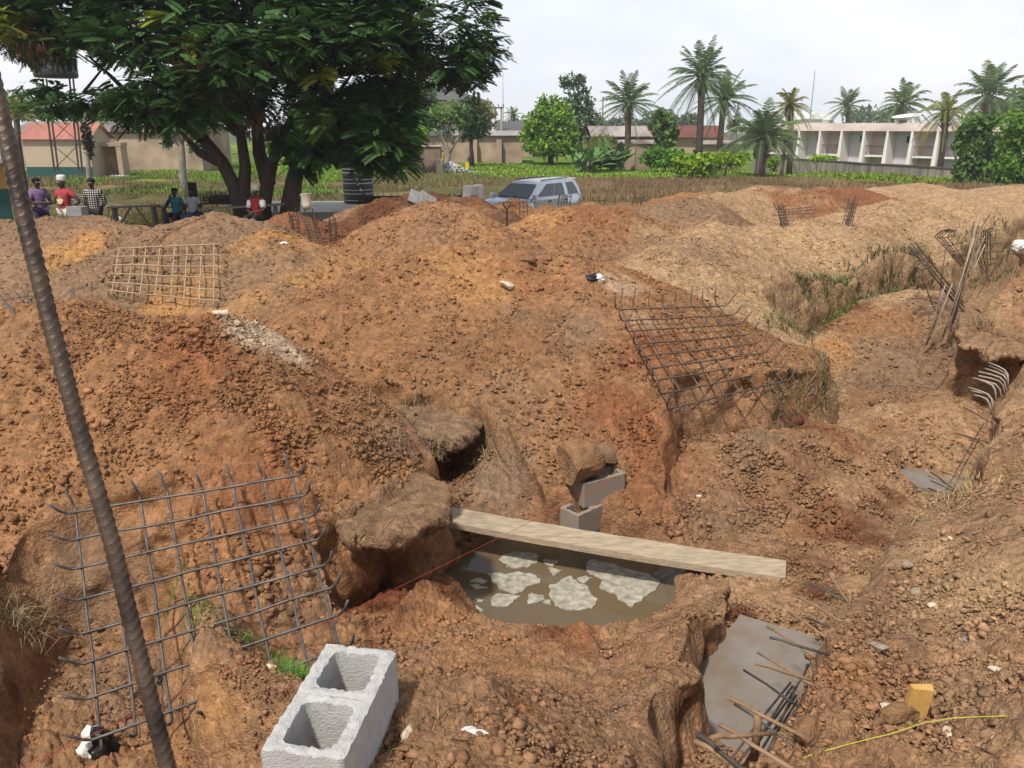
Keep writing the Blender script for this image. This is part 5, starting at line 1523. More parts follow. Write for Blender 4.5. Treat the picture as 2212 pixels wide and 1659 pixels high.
for i, (px, py, rx, ry) in enumerate(((1335, 266, 26, 9), (1375, 268, 30, 9), (1660, 268, 40, 12), (1760, 262, 40, 12), (1880, 250, 60, 20), (1110, 270, 40, 12), (1290, 272, 30, 9), (780, 262, 60, 16))):
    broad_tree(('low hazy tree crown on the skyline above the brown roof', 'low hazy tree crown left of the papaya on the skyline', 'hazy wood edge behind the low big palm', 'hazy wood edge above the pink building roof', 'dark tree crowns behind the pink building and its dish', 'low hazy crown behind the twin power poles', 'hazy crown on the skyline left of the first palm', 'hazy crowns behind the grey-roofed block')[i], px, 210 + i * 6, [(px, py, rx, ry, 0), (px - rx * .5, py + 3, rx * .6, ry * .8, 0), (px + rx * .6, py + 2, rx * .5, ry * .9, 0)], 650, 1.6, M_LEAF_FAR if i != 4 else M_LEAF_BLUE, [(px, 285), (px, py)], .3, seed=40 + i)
# ---- hedge, bushes and banana clumps in front of the houses
broad_tree('bright lime bush at the foot of the two tall palms', 1500, 58, [(1500, 350, 34, 18, 0), (1478, 348, 26, 16, 0), (1530, 345, 30, 16, 0), (1500, 362, 30, 12, 0), (1480, 368, 26, 10, 0), (1525, 368, 26, 10, 0)], 3000, .32, M_LEAF_LIME, [(1500, 366), (1500, 352)], .05, seed=21, name='bush', cat='bush')
broad_tree('mid green creeper-covered hedge left of the lime bush', 1440, 66, [(1420, 332, 30, 14, 0), (1450, 338, 34, 16, 0), (1405, 342, 24, 14, 0), (1470, 345, 26, 14, 0), (1430, 350, 40, 10, 0)], 3000, .34, leafmat('hedge leaves', (.11, .25, .03)), [(1440, 352), (1440, 340)], .05, seed=22, name='hedge', cat='hedge')
broad_tree('low lime bush right of the tall palm trunks', 1570, 60, [(1560, 342, 32, 14, 0), (1590, 348, 24, 12, 0), (1605, 340, 18, 10, 0)], 1500, .32, M_LEAF_LIME, [(1570, 358), (1570, 345)], .05, seed=23, name='bush', cat='bush')
broad_tree('creeper spilling over the left part of the grey compound wall', 1675, 72, [(1672, 345, 16, 12, 0), (1665, 352, 12, 10, 0), (1672, 362, 9, 10, 0)], 500, .34, M_LEAF_LIME, [(1672, 366), (1672, 350)], .04, seed=24, name='creeper', cat='creeper')
broad_tree('creeper on top of the grey compound wall below the white bays', 1770, 74, [(1775, 340, 26, 5, 0), (1795, 343, 20, 5, 0), (1758, 343, 8, 10, 0)], 400, .32, M_LEAF_LIME, [(1765, 358), (1768, 342)], .04, seed=25, name='creeper', cat='creeper')
broad_tree('big glossy green bush at the right end of the pink building', 2120, 56, [(2110, 290, 42, 40, 0), (2085, 310, 26, 30, 0), (2130, 265, 36, 22, 0), (2100, 345, 34, 26, 0), (2150, 330, 46, 44, .5), (2085, 280, 18, 14, 0), (2110, 385, 50, 26, 0), (2160, 390, 40, 24, 0), (2085, 365, 26, 24, 0)], 5600, .36, M_LEAF_MID, [(2112, 380), (2110, 330), (2112, 285)], .10, seed=26, name='bush', cat='bush')
broad_tree('dense green thicket at the right edge of the view', 2195, 54, [(2195, 320, 44, 50, 0), (2200, 270, 40, 34, 0), (2180, 360, 46, 24, 0), (2250, 310, 60, 70, 0), (2190, 392, 50, 24, 0), (2240, 390, 50, 30, 0)], 5600, .36, leafmat('thicket leaves', (.12, .24, .03)), [(2195, 388), (2195, 330)], .12, seed=27, name='bush', cat='bush')
broad_tree('dark leafy mass behind the pink building roof at the right edge', 2180, 96, [(2160, 245, 50, 26, 0), (2210, 225, 40, 40, 0), (2110, 255, 34, 14, 0)], 2400, .6, M_LEAF_MID, [(2180, 300), (2180, 250)], .3, seed=28)
def banana(label, px, D, n, hpx, seed):
    b0 = ground_at(px, D)
    t = thing('banana_plant', label, 'banana plant', tuple(b0), 0, 'banana clump before the mud wall')
    rg = random.Random(seed)
    m, st = MB(), MB()
    h = hpx / pxm(D)
    for i in range(n):
        az, el = rg.uniform(0, 6.28), rg.uniform(.5, 1.35)
        L_ = h * rg.uniform(.55, .95)
        base = Vector((rg.uniform(-.5, .5) * h * .6, rg.uniform(-.4, .4) * h * .6, h * rg.uniform(.05, .35)))
        d = Vector((math.cos(az) * math.cos(el), math.sin(az) * math.cos(el), math.sin(el)))
        sd_ = d.cross(Vector((0, 0, 1))).normalized()
        w_ = L_ * .13
        prev = None
        for k in range(6):
            tt = k / 5
            c = base + d * L_ * tt - Vector((0, 0, 1)) * L_ * .35 * tt * tt
            ww = w_ * math.sin(math.pi * min(1, tt * .92 + .08)) ** .6
            cur = (c - sd_ * ww + Vector((0, 0, -ww * .3)), c, c + sd_ * ww + Vector((0, 0, -ww * .3)))
            if prev:
                m.quad(prev[0], prev[1], cur[1], cur[0])
                m.quad(prev[1], prev[2], cur[2], cur[1])
            prev = cur
    for i in range(4):
        x, y = rg.uniform(-.4, .4) * h * .6, rg.uniform(-.3, .3) * h * .6
        st.tube([(x, y, -.1), (x * 1.1, y, h * .2), (x * 1.15, y, h * .4)], [.12, .10, .05], 7)
    m.build('leaves', M_BANANA, t)
    st.build('stem', M_BARKG, t, smooth=True)
banana('left banana clump with a pale upright new leaf in front of the olive bush', 1268, 66, 40, 78, 1)
banana('right banana clump with broad leaves touching the stub of mud wall', 1325, 67, 42, 84, 2)
# ------------------------------------------------------------------ palms
def palm(label, px, cy, D, L_px, n, tw, seed, lean=0, mat=None, droop=.55, el0=-35, base_py=None, boots=True, wide=.19):
    b0 = ground_at(px, D)
    t = thing('palm_tree', label, 'palm tree', tuple(b0), 0, 'oil palms beyond the field')
    rg = random.Random(seed)
    top = Vector(P(px + lean, cy, D)) - b0
    h = top.z
    MB().tube([(0, 0, -.3), (top.x * .1, 0, h * .3), (top.x * .45, 0, h * .7), (top.x, 0, h)], [tw * 1.25, tw * 1.05, tw, tw * 1.15], 12).build('trunk', M_BARKP, t, smooth=True)
    Lf = L_px * 1.14 / pxm(D)
    n = int(n * .95)
    droop = droop * .8
    m = MB()
    mk = MB()
    if boots:                                        # ragged leaf bases under the crown
        for i in range(46):
            a, z = rg.uniform(0, 6.28), rg.uniform(-.42, .02) * Lf
            c = Vector((top.x + math.cos(a) * tw, math.sin(a) * tw, h + z))
            mk.beam(c, c + Vector((math.cos(a) * .22, math.sin(a) * .22, .30)) * (Lf / 3.2), .12, .05)
        mk.build('leaf_bases', M_BARKP, t)
    for i in range(n):
        f = (i + .5) / n
        el = R(el0 + (80 - el0) * f) + rg.uniform(-.12, .12)
        az = i * 2.39996 + rg.uniform(-.2, .2)
        d = Vector((math.cos(az) * math.cos(el), math.sin(az) * math.cos(el), math.sin(el)))
        L_ = Lf * rg.uniform(.80, 1.15)
        sd_ = Vector((-math.sin(az), math.cos(az), 0))
        pts = []
        for k in range(9):
            tt = k / 8
            pts.append(top + d * L_ * tt - Vector((0, 0, 1)) * L_ * droop * (.35 + .65 * math.cos(el)) * tt ** 2.2)
        m.tube(pts, [.035 * (1 - .8 * k / 8) for k in range(9)], 3, caps=False)
        for k in range(26):
            tt = .14 + .86 * k / 25
            j = min(7, int(tt * 8))
            p = pts[j].lerp(pts[j + 1], tt * 8 - j)
            tg = (pts[j + 1] - pts[j]).normalized()
            ln = L_ * wide * math.sin(math.pi * (.18 + .72 * tt)) * rg.uniform(.8, 1.15)
            for sg in (-1, 1):
                dv = (sd_ * sg * .85 + tg * .65 + Vector((0, 0, -.12 - .30 * rg.random()))).normalized()
                q = tg * .026 * (Lf / 3.2)
                m.add([tuple(p - q), tuple(p + q), tuple(p + dv * ln * .6 + q * .8 - Vector((0, 0, ln * .03))), tuple(p + dv * ln - Vector((0, 0, ln * .15)))], [(0, 1, 2, 3)])
    m.build('fronds', mat or M_PALM, t)
    return t
palm('lone palm with a straight trunk in front of the pale patched roof', 1357, 225, 72, 74, 36, .26, 1)
palm('tallest palm of all, full crowned and standing on a dark straight trunk', 1512, 165, 68, 84, 46, .27, 2, lean=4, el0=-62, droop=.6)
palm('slightly shorter palm leaning right just behind the tallest palm', 1555, 215, 74, 74, 40, .26, 3, lean=10, el0=-55)
palm('low bushy palm whose fronds reach the ground left of the pink building', 1648, 302, 62, 92, 40, .36, 4, droop=.75, el0=-10, wide=.2)
palm('yellowing coconut palm at the left end of the pink building roof', 1712, 230, 70, 58, 34, .22, 5, lean=-6, mat=M_PALM2, droop=.95, el0=-50)
palm('small young palm in front of the left bays of the pink building', 1696, 308, 66, 44, 18, .12, 6, droop=.8, el0=5, boots=False)
palm('slim palm behind the middle of the pink building roof', 1832, 228, 104, 48, 34, .24, 7, el0=-45)
palm('broad shaggy palm behind the satellite dish', 1950, 228, 96, 72, 42, .38, 8, el0=-45, droop=.85)
palm('yellow-green coconut palm in front of the pink building near its right end', 2040, 245, 66, 66, 36, .22, 9, lean=4, mat=M_PALM2, droop=.95, el0=-55)
palm('large palm towering at the right behind the pink building', 2135, 205, 90, 88, 46, .40, 10, el0=-48, droop=.7)
palm('palm fronds entering the view at the right edge', 2232, 220, 84, 60, 32, .3, 11, el0=-40)
palm('small palm at the far left beside the tank tower', 35, 250, 46, 50, 22, .14, 12, droop=.8, el0=0, mat=M_PALM2, boots=False)
palm('distant palm behind the slate roof by the twin poles', 1108, 250, 130, 26, 24, .25, 13)
# ------------------------------------------------------------------ withered plants behind the benches
def withered(px, py, hpx, seed, D):
    x, y, z = (px - CX) / pxm(D), D, 0
    z = Hs(x, y)
    t = bpy.data.objects.new('withered_plant', None)
    rg = np.random.default_rng(seed)
    h = hpx / pxm(D)
    n = 60
    p = rg.normal(size=(n, 3)) * np.array((.30, .2, .26)) * h + np.array((0, 0, h * .6))
    a = rg.normal(size=(n, 3)) * .6 + np.array((0, 0, -.9))
    a /= np.linalg.norm(a, axis=1)[:, None]
    b = np.cross(a, rg.normal(size=(n, 3)))
    b /= np.linalg.norm(b, axis=1)[:, None]
    s = h * .20 * rg.uniform(.6, 1.3, n)[:, None]
    V = np.stack([p, p + a * s * .5 + b * s * .28, p + a * s, p + a * s * .5 - b * s * .28], 1).reshape(-1, 3)
    link(t)
    t.location = (x, y, z)
    np_mesh('leaves', V, np.arange(n * 4).reshape(-1, 4), M_DRYLEAF, t)
    m = MB()
    for k in range(4):
        m.tube([(0, 0, -.05), tuple(rg.normal(size=3) * np.array((.2, .15, .1)) * h + np.array((0, 0, h * .55)))], [.02, .012], 5)
    m.build('stem', M_DRYLEAF, t)
    tag(t, 'withered yellow broad-leaved plant behind the benches', 'plant', 'withered plants behind the benches')
for i, (px, h) in enumerate(((165, 48), (195, 36), (222, 34), (262, 46), (285, 52), (305, 60), (325, 58), (342, 62), (420, 60), (438, 66), (455, 62), (470, 56), (482, 50))):
    withered(px, 430, h, i, 26.6 + (i % 3) * .3)
# ------------------------------------------------------------------ people
M_SKIN = material('dark skin', (.050, .026, .017), rough=.55, var=.12, vscale=6, spec=.4)
M_EYE = material('eye white', (.55, .52, .48), rough=.4, var=.02)
M_HAIR = material('black hair', (.012, .010, .009), rough=.9, var=.2)
M_SHOE = material('dark shoes', (.03, .026, .024), rough=.6, var=.2)
def cloth(name, c, **k): return material(name, c, rough=.9, var=k.pop('var', .14), vscale=k.pop('vscale', 7), bump=.3, bscale=18, bdist=.02, **k)
def checker_cloth(name, c1, c2, scale):
    m = material(name, c1, rough=.9, var=.05)
    n = m.node_tree
    b = n.nodes['Principled BSDF']
    tcx = n.nodes.new('ShaderNodeTexCoord')
    out = None
    for ax, rot in (('X', 0), ('Z', 0)):
        wv = n.nodes.new('ShaderNodeTexWave')
        wv.bands_direction = ax
        wv.inputs['Scale'].default_value = scale
        wv.inputs['Distortion'].default_value = .6
        n.links.new(tcx.outputs['Object'], wv.inputs['Vector'])
        if out is None: out = wv.outputs['Fac']
        else:
            ma = n.nodes.new('ShaderNodeMath')
            ma.operation = 'MULTIPLY'
            n.links.new(out, ma.inputs[0])
            n.links.new(wv.outputs['Fac'], ma.inputs[1])
            out = ma.outputs[0]
    rp = n.nodes.new('ShaderNodeValToRGB')
    rp.color_ramp.elements[0].position, rp.color_ramp.elements[1].position = .22, .42
    rp.color_ramp.elements[0].color, rp.color_ramp.elements[1].color = c2 + (1,), c1 + (1,)
    n.links.new(out, rp.inputs['Fac'])
    n.links.new(rp.outputs['Color'], b.inputs['Base Color'])
    return m
def skin_mesh(name, verts, edges, radii, mat, parent, sub=1, root=0):
    me = bpy.data.meshes.new(name)
    me.from_pydata([tuple(v) for v in verts], edges, [])
    o = bpy.data.objects.new(name, me)
    COL.objects.link(o)
    md = o.modifiers.new('skin', 'SKIN')
    md.use_smooth_shade = True
    for i, r_ in enumerate(radii):
        sv_ = me.skin_vertices[0].data[i]
        sv_.radius = r_ if isinstance(r_, tuple) else (r_, r_)
        sv_.use_root = i == root
    sb = o.modifiers.new('sub', 'SUBSURF')
    sb.levels = sb.render_levels = sub
    dg = bpy.context.evaluated_depsgraph_get()
    dg.update()
    m2 = bpy.data.meshes.new_from_object(o.evaluated_get(dg))
    bpy.data.objects.remove(o)
    m2.name = name
    m2.materials.clear()
    m2.materials.append(mat)
    for p in m2.polygons: p.use_smooth = True
    return link(bpy.data.objects.new(name, m2), parent)
def person(label, loc, rz, top, legs=None, sit=0.0, arms=None, scale=1.0, cap=None, shoes=M_SHOE, gown=False, sleeves=None, vest=None, head_turn=0.0, leg_cross=False, group='people on the site'):
    t = thing('person', label, 'person', loc, rz, group)
    t.scale = (scale,) * 3
    dz = -(.95 - (sit + .09)) if sit else 0.0
    V, E, Rd, ix = [], [], [], {}
    def add(nm, co, r_, par=None):
        ix[nm] = len(V)
        V.append(Vector(co))
        Rd.append(r_)
        if par: E.append((ix[par], ix[nm]))
    U = lambda x, y, z: (x, y, z + dz)
    add('pelvis', U(0, 0, .95), (.15, .115))
    add('waist', U(0, -.01, 1.09), (.135, .105), 'pelvis')
    add('chest', U(0, 0, 1.29), (.16, .115), 'waist')
    add('nbase', U(0, .01, 1.44), (.085, .075), 'chest')
    add('neck', U(0, -.005, 1.52), .052, 'nbase')
    hx = math.sin(head_turn) * .02
    add('jaw', U(hx, -.03, 1.575), (.066, .072), 'neck')
    add('skull', U(hx * .6, -.005, 1.645), (.082, .098), 'jaw')
    add('crown', U(0, .005, 1.72), (.052, .060), 'skull')
    add('nose', U(hx * 5, -.118, 1.625), .014, 'skull')
    for s, nm in ((-1, 'l'), (1, 'r')):
        add('ear' + nm, U(s * .088, .01, 1.63), .016, 'skull')
        A = (arms or {}).get(nm, ((s * .235, .03, 1.14), (s * .245, -.04, .90)))
        add('sh' + nm, U(s * .175, .01, 1.405), .072, 'chest')
        add('el' + nm, U(*A[0]), .046, 'sh' + nm)
        add('wr' + nm, U(*A[1]), .032, 'el' + nm)
        d = (V[ix['wr' + nm]] - V[ix['el' + nm]]).normalized()
        pl = V[ix['wr' + nm]] + d * .07
        add('palm' + nm, pl, (.036, .022), 'wr' + nm)
        side = d.cross(Vector((0, -1, .2))).normalized()
        curl = Vector((0, 0, -1)) - d * d.dot(Vector((0, 0, -1)))
        if curl.length < .1: curl = Vector((0, -1, 0))
        curl.normalize()
        for k in range(4):
            b_ = pl + side * (.012 * (k - 1.5) * 1.5) + d * .02
            ln = (.062, .074, .070, .055)[k]
            add('f%s%da' % (nm, k), b_ + d * ln * .55 + curl * .006, .0095, 'palm' + nm)
            add('f%s%db' % (nm, k), b_ + d * ln + curl * .022, .0080, 'f%s%da' % (nm, k))
        add('t%sa' % nm, pl - side * .042 - d * .005, .0105, 'palm' + nm)
        add('t%sb' % nm, pl - side * .058 + d * .03, .0085, 't%sa' % nm)
        add('hip' + nm, U(s * .095, 0, .90), .095, 'pelvis')
        if sit:
            kx = s * .13
            add('kn' + nm, (kx, -.46, sit + .10), .062, 'hip' + nm)
            if leg_cross and s > 0: add('an' + nm, (kx - .22, -.52, sit - .02), .042, 'kn' + nm); foot = (kx - .34, -.60, sit - .06)
            else: add('an' + nm, (kx, -.42, .09), .042, 'kn' + nm); foot = (kx * 1.1, -.58, .035)
        else:
            add('kn' + nm, (s * .105, -.015, .50), .060, 'hip' + nm)
            add('an' + nm, (s * .11, .02, .09), .042, 'kn' + nm)
            foot = (s * .13, -.13, .035)
        add('toe' + nm, foot, (.042, .03), 'an' + nm)
    skin_mesh('body', V, E, Rd, M_SKIN, t)
    g = lambda nm: V[ix[nm]]
    # shirt or gown
    cv, ce, cr_ = [], [], []
    def c(co, r_, par=None):
        cv.append(Vector(co)); cr_.append(r_)
        if par is not None: ce.append((par, len(cv) - 1))
        return len(cv) - 1
    w_ = c(g('waist'), (.158, .130))
    ch = c(g('chest'), (.180, .138), w_)
    nb_ = c(g('nbase') - Vector((0, 0, .01)), (.105, .092), ch)
    pe = c(g('pelvis') - Vector((0, 0, .02)), (.168, .135), w_)
    if gown:
        k1 = c(V[ix['pelvis']] + Vector((0, 0, -.32)), (.20, .16), pe)
        c(V[ix['pelvis']] + Vector((0, 0, -.60)), (.225, .18), k1)
    for nm in 'lr':
        sh = c(g('sh' + nm), .088, ch)
        mid = g('sh' + nm).lerp(g('el' + nm), .62 if not gown else 1.0)
        e = c(mid, .068, sh)
        if gown: c(g('el' + nm).lerp(g('wr' + nm), .75), .056, e)
    skin_mesh('shirt', cv, ce, cr_, top, t)
    if sleeves:
        for nm in 'lr':
            a, b_ = g('sh' + nm), g('sh' + nm).lerp(g('el' + nm), .75)
            MB().tube([a.lerp(b_, .12), a.lerp(b_, .6), b_], [.094, .086, .074], 10).build('sleeve', sleeves, t, smooth=True)
    if legs:
        cv, ce, cr_ = [], [], []
        pe = c(g('pelvis') - Vector((0, 0, .02)), (.160, .128))
        for nm in 'lr':
            h = c(g('hip' + nm), .108, pe)
            k = c(g('kn' + nm), .078, h)
            c(g('an' + nm).lerp(g('kn' + nm), .12), .062, k)
        skin_mesh('trousers', cv, ce, cr_, legs, t)
    m = MB()
    for nm in 'lr':
        a, b_ = g('an' + nm), g('toe' + nm)
        m.tube([a + (a - b_) * .25 - Vector((0, 0, .03)), a.lerp(b_, .4) - Vector((0, 0, .012)), b_, b_ + (b_ - a) * .12], [.040, .052, .047, .02], 8)
    m.build('shoes', shoes, t, smooth=True)
    sk = g('skull')
    m = MB()
    for s in (-1, 1):
        m.lathe([(.001, -.011), (.010, -.006), (.012, 0), (.010, .006), (.001, .011)], 8, (sk.x + s * .032 + hx * 3, sk.y - .088, sk.z + .004), caps=False)
    m.build('eyes', M_EYE, t, smooth=True)
    MB().tube([(sk.x - .024 + hx * 3, sk.y - .086, sk.z - .066), (sk.x + hx * 3, sk.y - .096, sk.z - .068), (sk.x + .024 + hx * 3, sk.y - .086, sk.z - .066)], .006, 5).build('mouth', material('lips', (.075, .030, .026), rough=.5, var=.05) if 'lips' not in bpy.data.materials else bpy.data.materials['lips'], t)
    hr = [(.100, 0), (.102, .035), (.092, .07), (.06, .10), (.01, .115)]
    if cap: MB().lathe([(.106, 0), (.110, .05), (.108, .11), (.098, .145), (.05, .158), (.005, .16)], 18, (sk.x, sk.y + .012, sk.z + .028)).build('cap', cap, t, smooth=True)
    else: MB().lathe(hr, 16, (sk.x, sk.y + .014, sk.z + .012)).build('hair', M_HAIR, t, smooth=True)
    return t, g
M_CAPW = cloth('white knitted cap', (.62, .60, .55))
def foot(px, D): return tuple(ground_at(px, D))
person('man in a purple shirt standing half hidden behind the near ribbed bar', foot(62, 21.8), R(50), cloth('purple shirt', (.11, .055, .15), color2=(.30, .19, .36), vscale=22), cloth('dark purple trousers', (.05, .03, .07)), arms={'l': ((-.25, -.08, 1.12), (-.02, -.24, 1.12)), 'r': ((.27, -.06, 1.10), (.06, -.24, 1.06))})
pr, g_ = person('man in a red t-shirt and white cap standing with one hand on his hip', foot(118, 21.2), R(-16), cloth('red t-shirt', (.34, .045, .050)), cloth('pale trousers', (.50, .46, .38)), arms={'l': ((-.26, -.07, 1.13), (-.10, -.24, 1.15)), 'r': ((.43, .05, 1.17), (.22, -.05, 1.02))}, cap=M_CAPW, head_turn=-.7)
m = MB()
pts = [(.10 * math.cos(a) * (1 + .12 * math.sin(5 * a)), .075 * math.sin(a) * (1 + .15 * math.sin(3 * a))) for a in [2 * math.pi * k / 22 for k in range(22)]]
m.add([(x - .015, -.139 - .018 * (1 - (x / .12) ** 2), 1.19 + z) for x, z in pts], [tuple(range(22))])
for s in (-1, 1): m.add([(s * .025 - .015 + .016 * math.cos(a), -.150, 1.285 + .014 * math.sin(a)) for a in [k * .785 for k in range(8)]], [tuple(range(8))])
m.build('print', material('cream print', (.62, .50, .26), rough=.9, var=.1), pr)
person('man in a long black and white checked gown standing with his hands behind him', foot(182, 22.0), R(8), checker_cloth('checked gown', (.55, .52, .47), (.022, .018, .022), 5.5), cloth('dark trousers', (.03, .025, .03)), arms={'l': ((-.27, .05, 1.13), (-.10, .17, .96)), 'r': ((.27, .05, 1.13), (.10, .17, .96))}, gown=True)
person('seated man in a teal t-shirt holding a hand up to his face', foot(362, 26.2), R(-4), cloth('teal t-shirt', (.022, .17, .22)), cloth('dark blue trousers', (.035, .035, .055)), sit=.58, arms={'l': ((-.30, -.12, 1.18), (-.10, -.19, 1.44)), 'r': ((.27, -.05, 1.13), (.17, -.25, .98))})
person('seated man in a white polo shirt with a dark blue collar and blue jeans', foot(400, 26.2), R(-10), cloth('white polo', (.47, .45, .46)), cloth('blue jeans', (.085, .13, .22)), sit=.58, arms={'l': ((-.25, -.08, 1.12), (-.10, -.30, 1.02)), 'r': ((.30, -.02, 1.14), (.20, -.28, 1.02))}, leg_cross=True)
person('seated man in a red vest and white cap in front of the tree trunk', foot(541, 23.6), R(-14), cloth('red vest', (.30, .022, .028)), cloth('black trousers', (.02, .02, .024)), sit=.62, arms={'l': ((-.25, -.08, 1.10), (.02, -.25, 1.05)), 'r': ((.27, -.10, 1.12), (.06, -.28, 1.08))}, cap=M_CAPW, sleeves=cloth('white sleeves', (.60, .60, .62)))
person('man in a red t-shirt seated behind the man in the red vest', foot(557, 25.4), R(-30), bpy.data.materials['red t-shirt'], bpy.data.materials['black trousers'], sit=.62)
person('distant child in a yellow dress standing by the mud house door', foot(955, 80.5), 0, cloth('yellow dress', (.55, .36, .03)), None, scale=.72, gown=True)
person('distant child in dark clothes standing beside the yellow jerrycan', foot(1013, 72.3), 0, cloth('dark violet shirt', (.06, .03, .07)), bpy.data.materials['black trousers'], scale=.62)
# ------------------------------------------------------------------ parked car
def build_car():
    D = 30.5
    g = ground_at(1146, D)
    t = thing('parked_car', 'silver-blue estate car parked on the grass behind the spoil heaps', 'car', (g.x, g.y, g.z - .02), R(-128))
    t.scale = (1, 1, .94)
    paint = material('silver blue paint', (.50, .54, .58), rough=.28, var=.05, metal=.55, spec=.6)
    glass = material('tinted car glass', (.035, .045, .050), rough=.06, var=.2, spec=.8)
    trim = material('black trim', (.02, .02, .022), rough=.6, var=.1)
    lamp = material('headlamp glass', (.62, .62, .58), rough=.12, var=.1, spec=.8)
    tyre = material('tyre rubber', (.02, .02, .02), rough=.9, var=.2)
    alloy = material('alloy rim', (.45, .46, .48), rough=.35, var=.1, metal=.7)
    X = [-2.29, -2.22, -1.75, -1.0, 0, .9, 1.35, 1.85, 2.18, 2.29]
    W = [.70, .83, .90, .91, .91, .91, .90, .86, .77, .62]
    ZT = [.92, 1.02, 1.06, 1.05, 1.04, 1.03, 1.02, .96, .86, .72]
    ZB = [.46, .38, .30, .28, .28, .28, .28, .32, .36, .44]
    m = MB()
    sec = []
    for x, w_, zt, zb in zip(X, W, ZT, ZB):
        h = [(w_ * .88, zb), (w_, zb + .14), (w_ * 1.0, (zb + zt) / 2 + .05), (w_ * .965, zt - .07), (w_ * .88, zt), (w_ * .45, zt + .035)]
        sec.append([(x, y, z) for y, z in h] + [(x, -y, z) for y, z in h[::-1]])
    n = len(sec[0])
    vs = [p for s in sec for p in s]
    fs = [(i * n + k, i * n + (k + 1) % n, (i + 1) * n + (k + 1) % n, (i + 1) * n + k) for i in range(len(sec) - 1) for k in range(n)]
    fs += [tuple(range(n))[::-1], tuple((len(sec) - 1) * n + k for k in range(n))]
    m.add(vs, fs).build('body', paint, t, smooth=True)
    # cabin: rings (x front, x rear, half width, z)
    ringsz = [(1.12, -2.24, .815, 1.03), (.72, -2.17, .745, 1.30), (.36, -2.03, .655, 1.555), (.20, -1.90, .58, 1.63), (-.1, -1.6, .40, 1.665)]
    vs, fs = [], []
    def ring(q):
        xf, xr, hw, z = q
        xs = [xf - (xf - xr) * k / 6 for k in range(7)]
        return [(x, hw * (1 - .06 * abs(2 * (x - xr) / (xf - xr) - 1) ** 2), z) for x in xs] + [(x, -hw * (1 - .06 * abs(2 * (x - xr) / (xf - xr) - 1) ** 2), z) for x in xs[::-1]]
    R_ = [ring(q) for q in ringsz]
    n = len(R_[0])
    for r_ in R_: vs += r_
    fs = [(i * n + k, i * n + (k + 1) % n, (i + 1) * n + (k + 1) % n, (i + 1) * n + k) for i in range(len(R_) - 1) for k in range(n)]
    fs.append(tuple((len(R_) - 1) * n + k for k in range(n)))
    MB().add(vs, fs).build('cabin', paint, t, smooth=False)
    def side(xt, zv, s):
        """point on the cabin side: xt 0 front..1 rear at height z"""
        for (a, b) in zip(ringsz[:-1], ringsz[1:]):
            if zv <= b[3]:
                f = (zv - a[3]) / (b[3] - a[3])
                xf, xr, hw = (a[i] + (b[i] - a[i]) * f for i in range(3))
                break
        x = xf - (xf - xr) * xt
        return (x, s * (hw * (1 - .06 * abs(2 * (x - xr) / (xf - xr) - 1) ** 2) + .012), zv)
    zs = (1.075, 1.30, 1.53)
    for s in (1, -1):
        for (b0, b1, t0, t1) in ((.115, .42, .20, .405), (.435, .655, .42, .60), (.725, .95, .70, .90)):
            m = MB()
            p = []
            for z, (l, r2) in zip(zs, ((b0, b1), ((b0 + t0) / 2, (b1 + t1) / 2), (t0, t1))):
                p.append([side(l + (r2 - l) * k / 4, z, s) for k in range(5)])
            for a, b in zip(p[:-1], p[1:]):
                for k in range(4): m.quad(a[k], a[k + 1], b[k + 1], b[k])
            m.build('side_window', glass, t)
        MB().box((1.0, s * .98, 1.10), (.14, .20, .17), taper=.85).box((.98, s * .88, 1.05), (.06, .14, .05)).build('door_mirror', paint, t, smooth=False)
        for x0, x1 in ((-.12, .95), (-1.15, -.14)):
            dm = MB()
            dm.beam((x0 + .015, s * .915, .72), (x1 - .015, s * .915, .72), .02, .52, up=(0, 0, 1))
            d_ = dm.build('door', paint, t)
            MB().box((x0 + .16, s * .935, .90), (.20, .035, .045)).build('handle', trim, d_)
        MB().box((2.06, s * .68, .78), (.28, .30, .15), taper=.8, rz=s * -.35).build('headlight', lamp, t)
        MB().tube([(.10, s * .56, 1.665), (-1.6, s * .54, 1.685)], .02, 6).build('roof_rail', trim, t)
        for x in (1.42, -1.38):
            wh = bpy.data.objects.new('wheel', None)
            link(wh, t)
            M = MB().lathe([(.20, -.10), (.30, -.11), (.345, -.07), (.345, .07), (.30, .11), (.20, .10)], 24, caps=False).build('tyre', tyre, wh, smooth=True)
            M2 = MB().lathe([(.03, .06), (.20, .09), (.205, -.09), (.03, -.06)], 12).build('rim', alloy, wh)
            wh.location = (x, s * .80, .345)
            wh.rotation_euler = (R(90), 0, 0)
    wsz = [(1.12, .70, 1.055), (.74, .66, 1.30), (.40, .58, 1.53)]
    m = MB()
    for (a, b) in zip(wsz[:-1], wsz[1:]):
        for k in range(6):
            f0, f1 = -1 + k / 3, -1 + (k + 1) / 3
            m.quad((a[0] + .025, a[1] * f0, a[2] + .01), (a[0] + .025, a[1] * f1, a[2] + .01), (b[0] + .025, b[1] * f1, b[2] + .01), (b[0] + .025, b[1] * f0, b[2] + .01))
    m.build('windshield', glass, t)
    MB().quad((-2.265, .62, 1.10), (-2.265, -.62, 1.10), (-2.07, -.55, 1.50), (-2.07, .55, 1.50)).build('rear_window', glass, t)
    for y in (.30, -.28): MB().tube([(1.17, y + .22, 1.075), (1.10, y - .25, 1.12)], .013, 5).build('wiper', trim, t)
    MB().box((2.27, 0, .72), (.05, .62, .17)).build('grille', trim, t)
    m = MB()
    for k in range(12): m.box((2.298, -.27 + k * .049, .72), (.02, .014, .15))
    m.build('grille_bars', alloy, t)
    MB().box((2.22, 0, .46), (.20, 1.5, .18), taper=.95).build('bumper', paint, t)
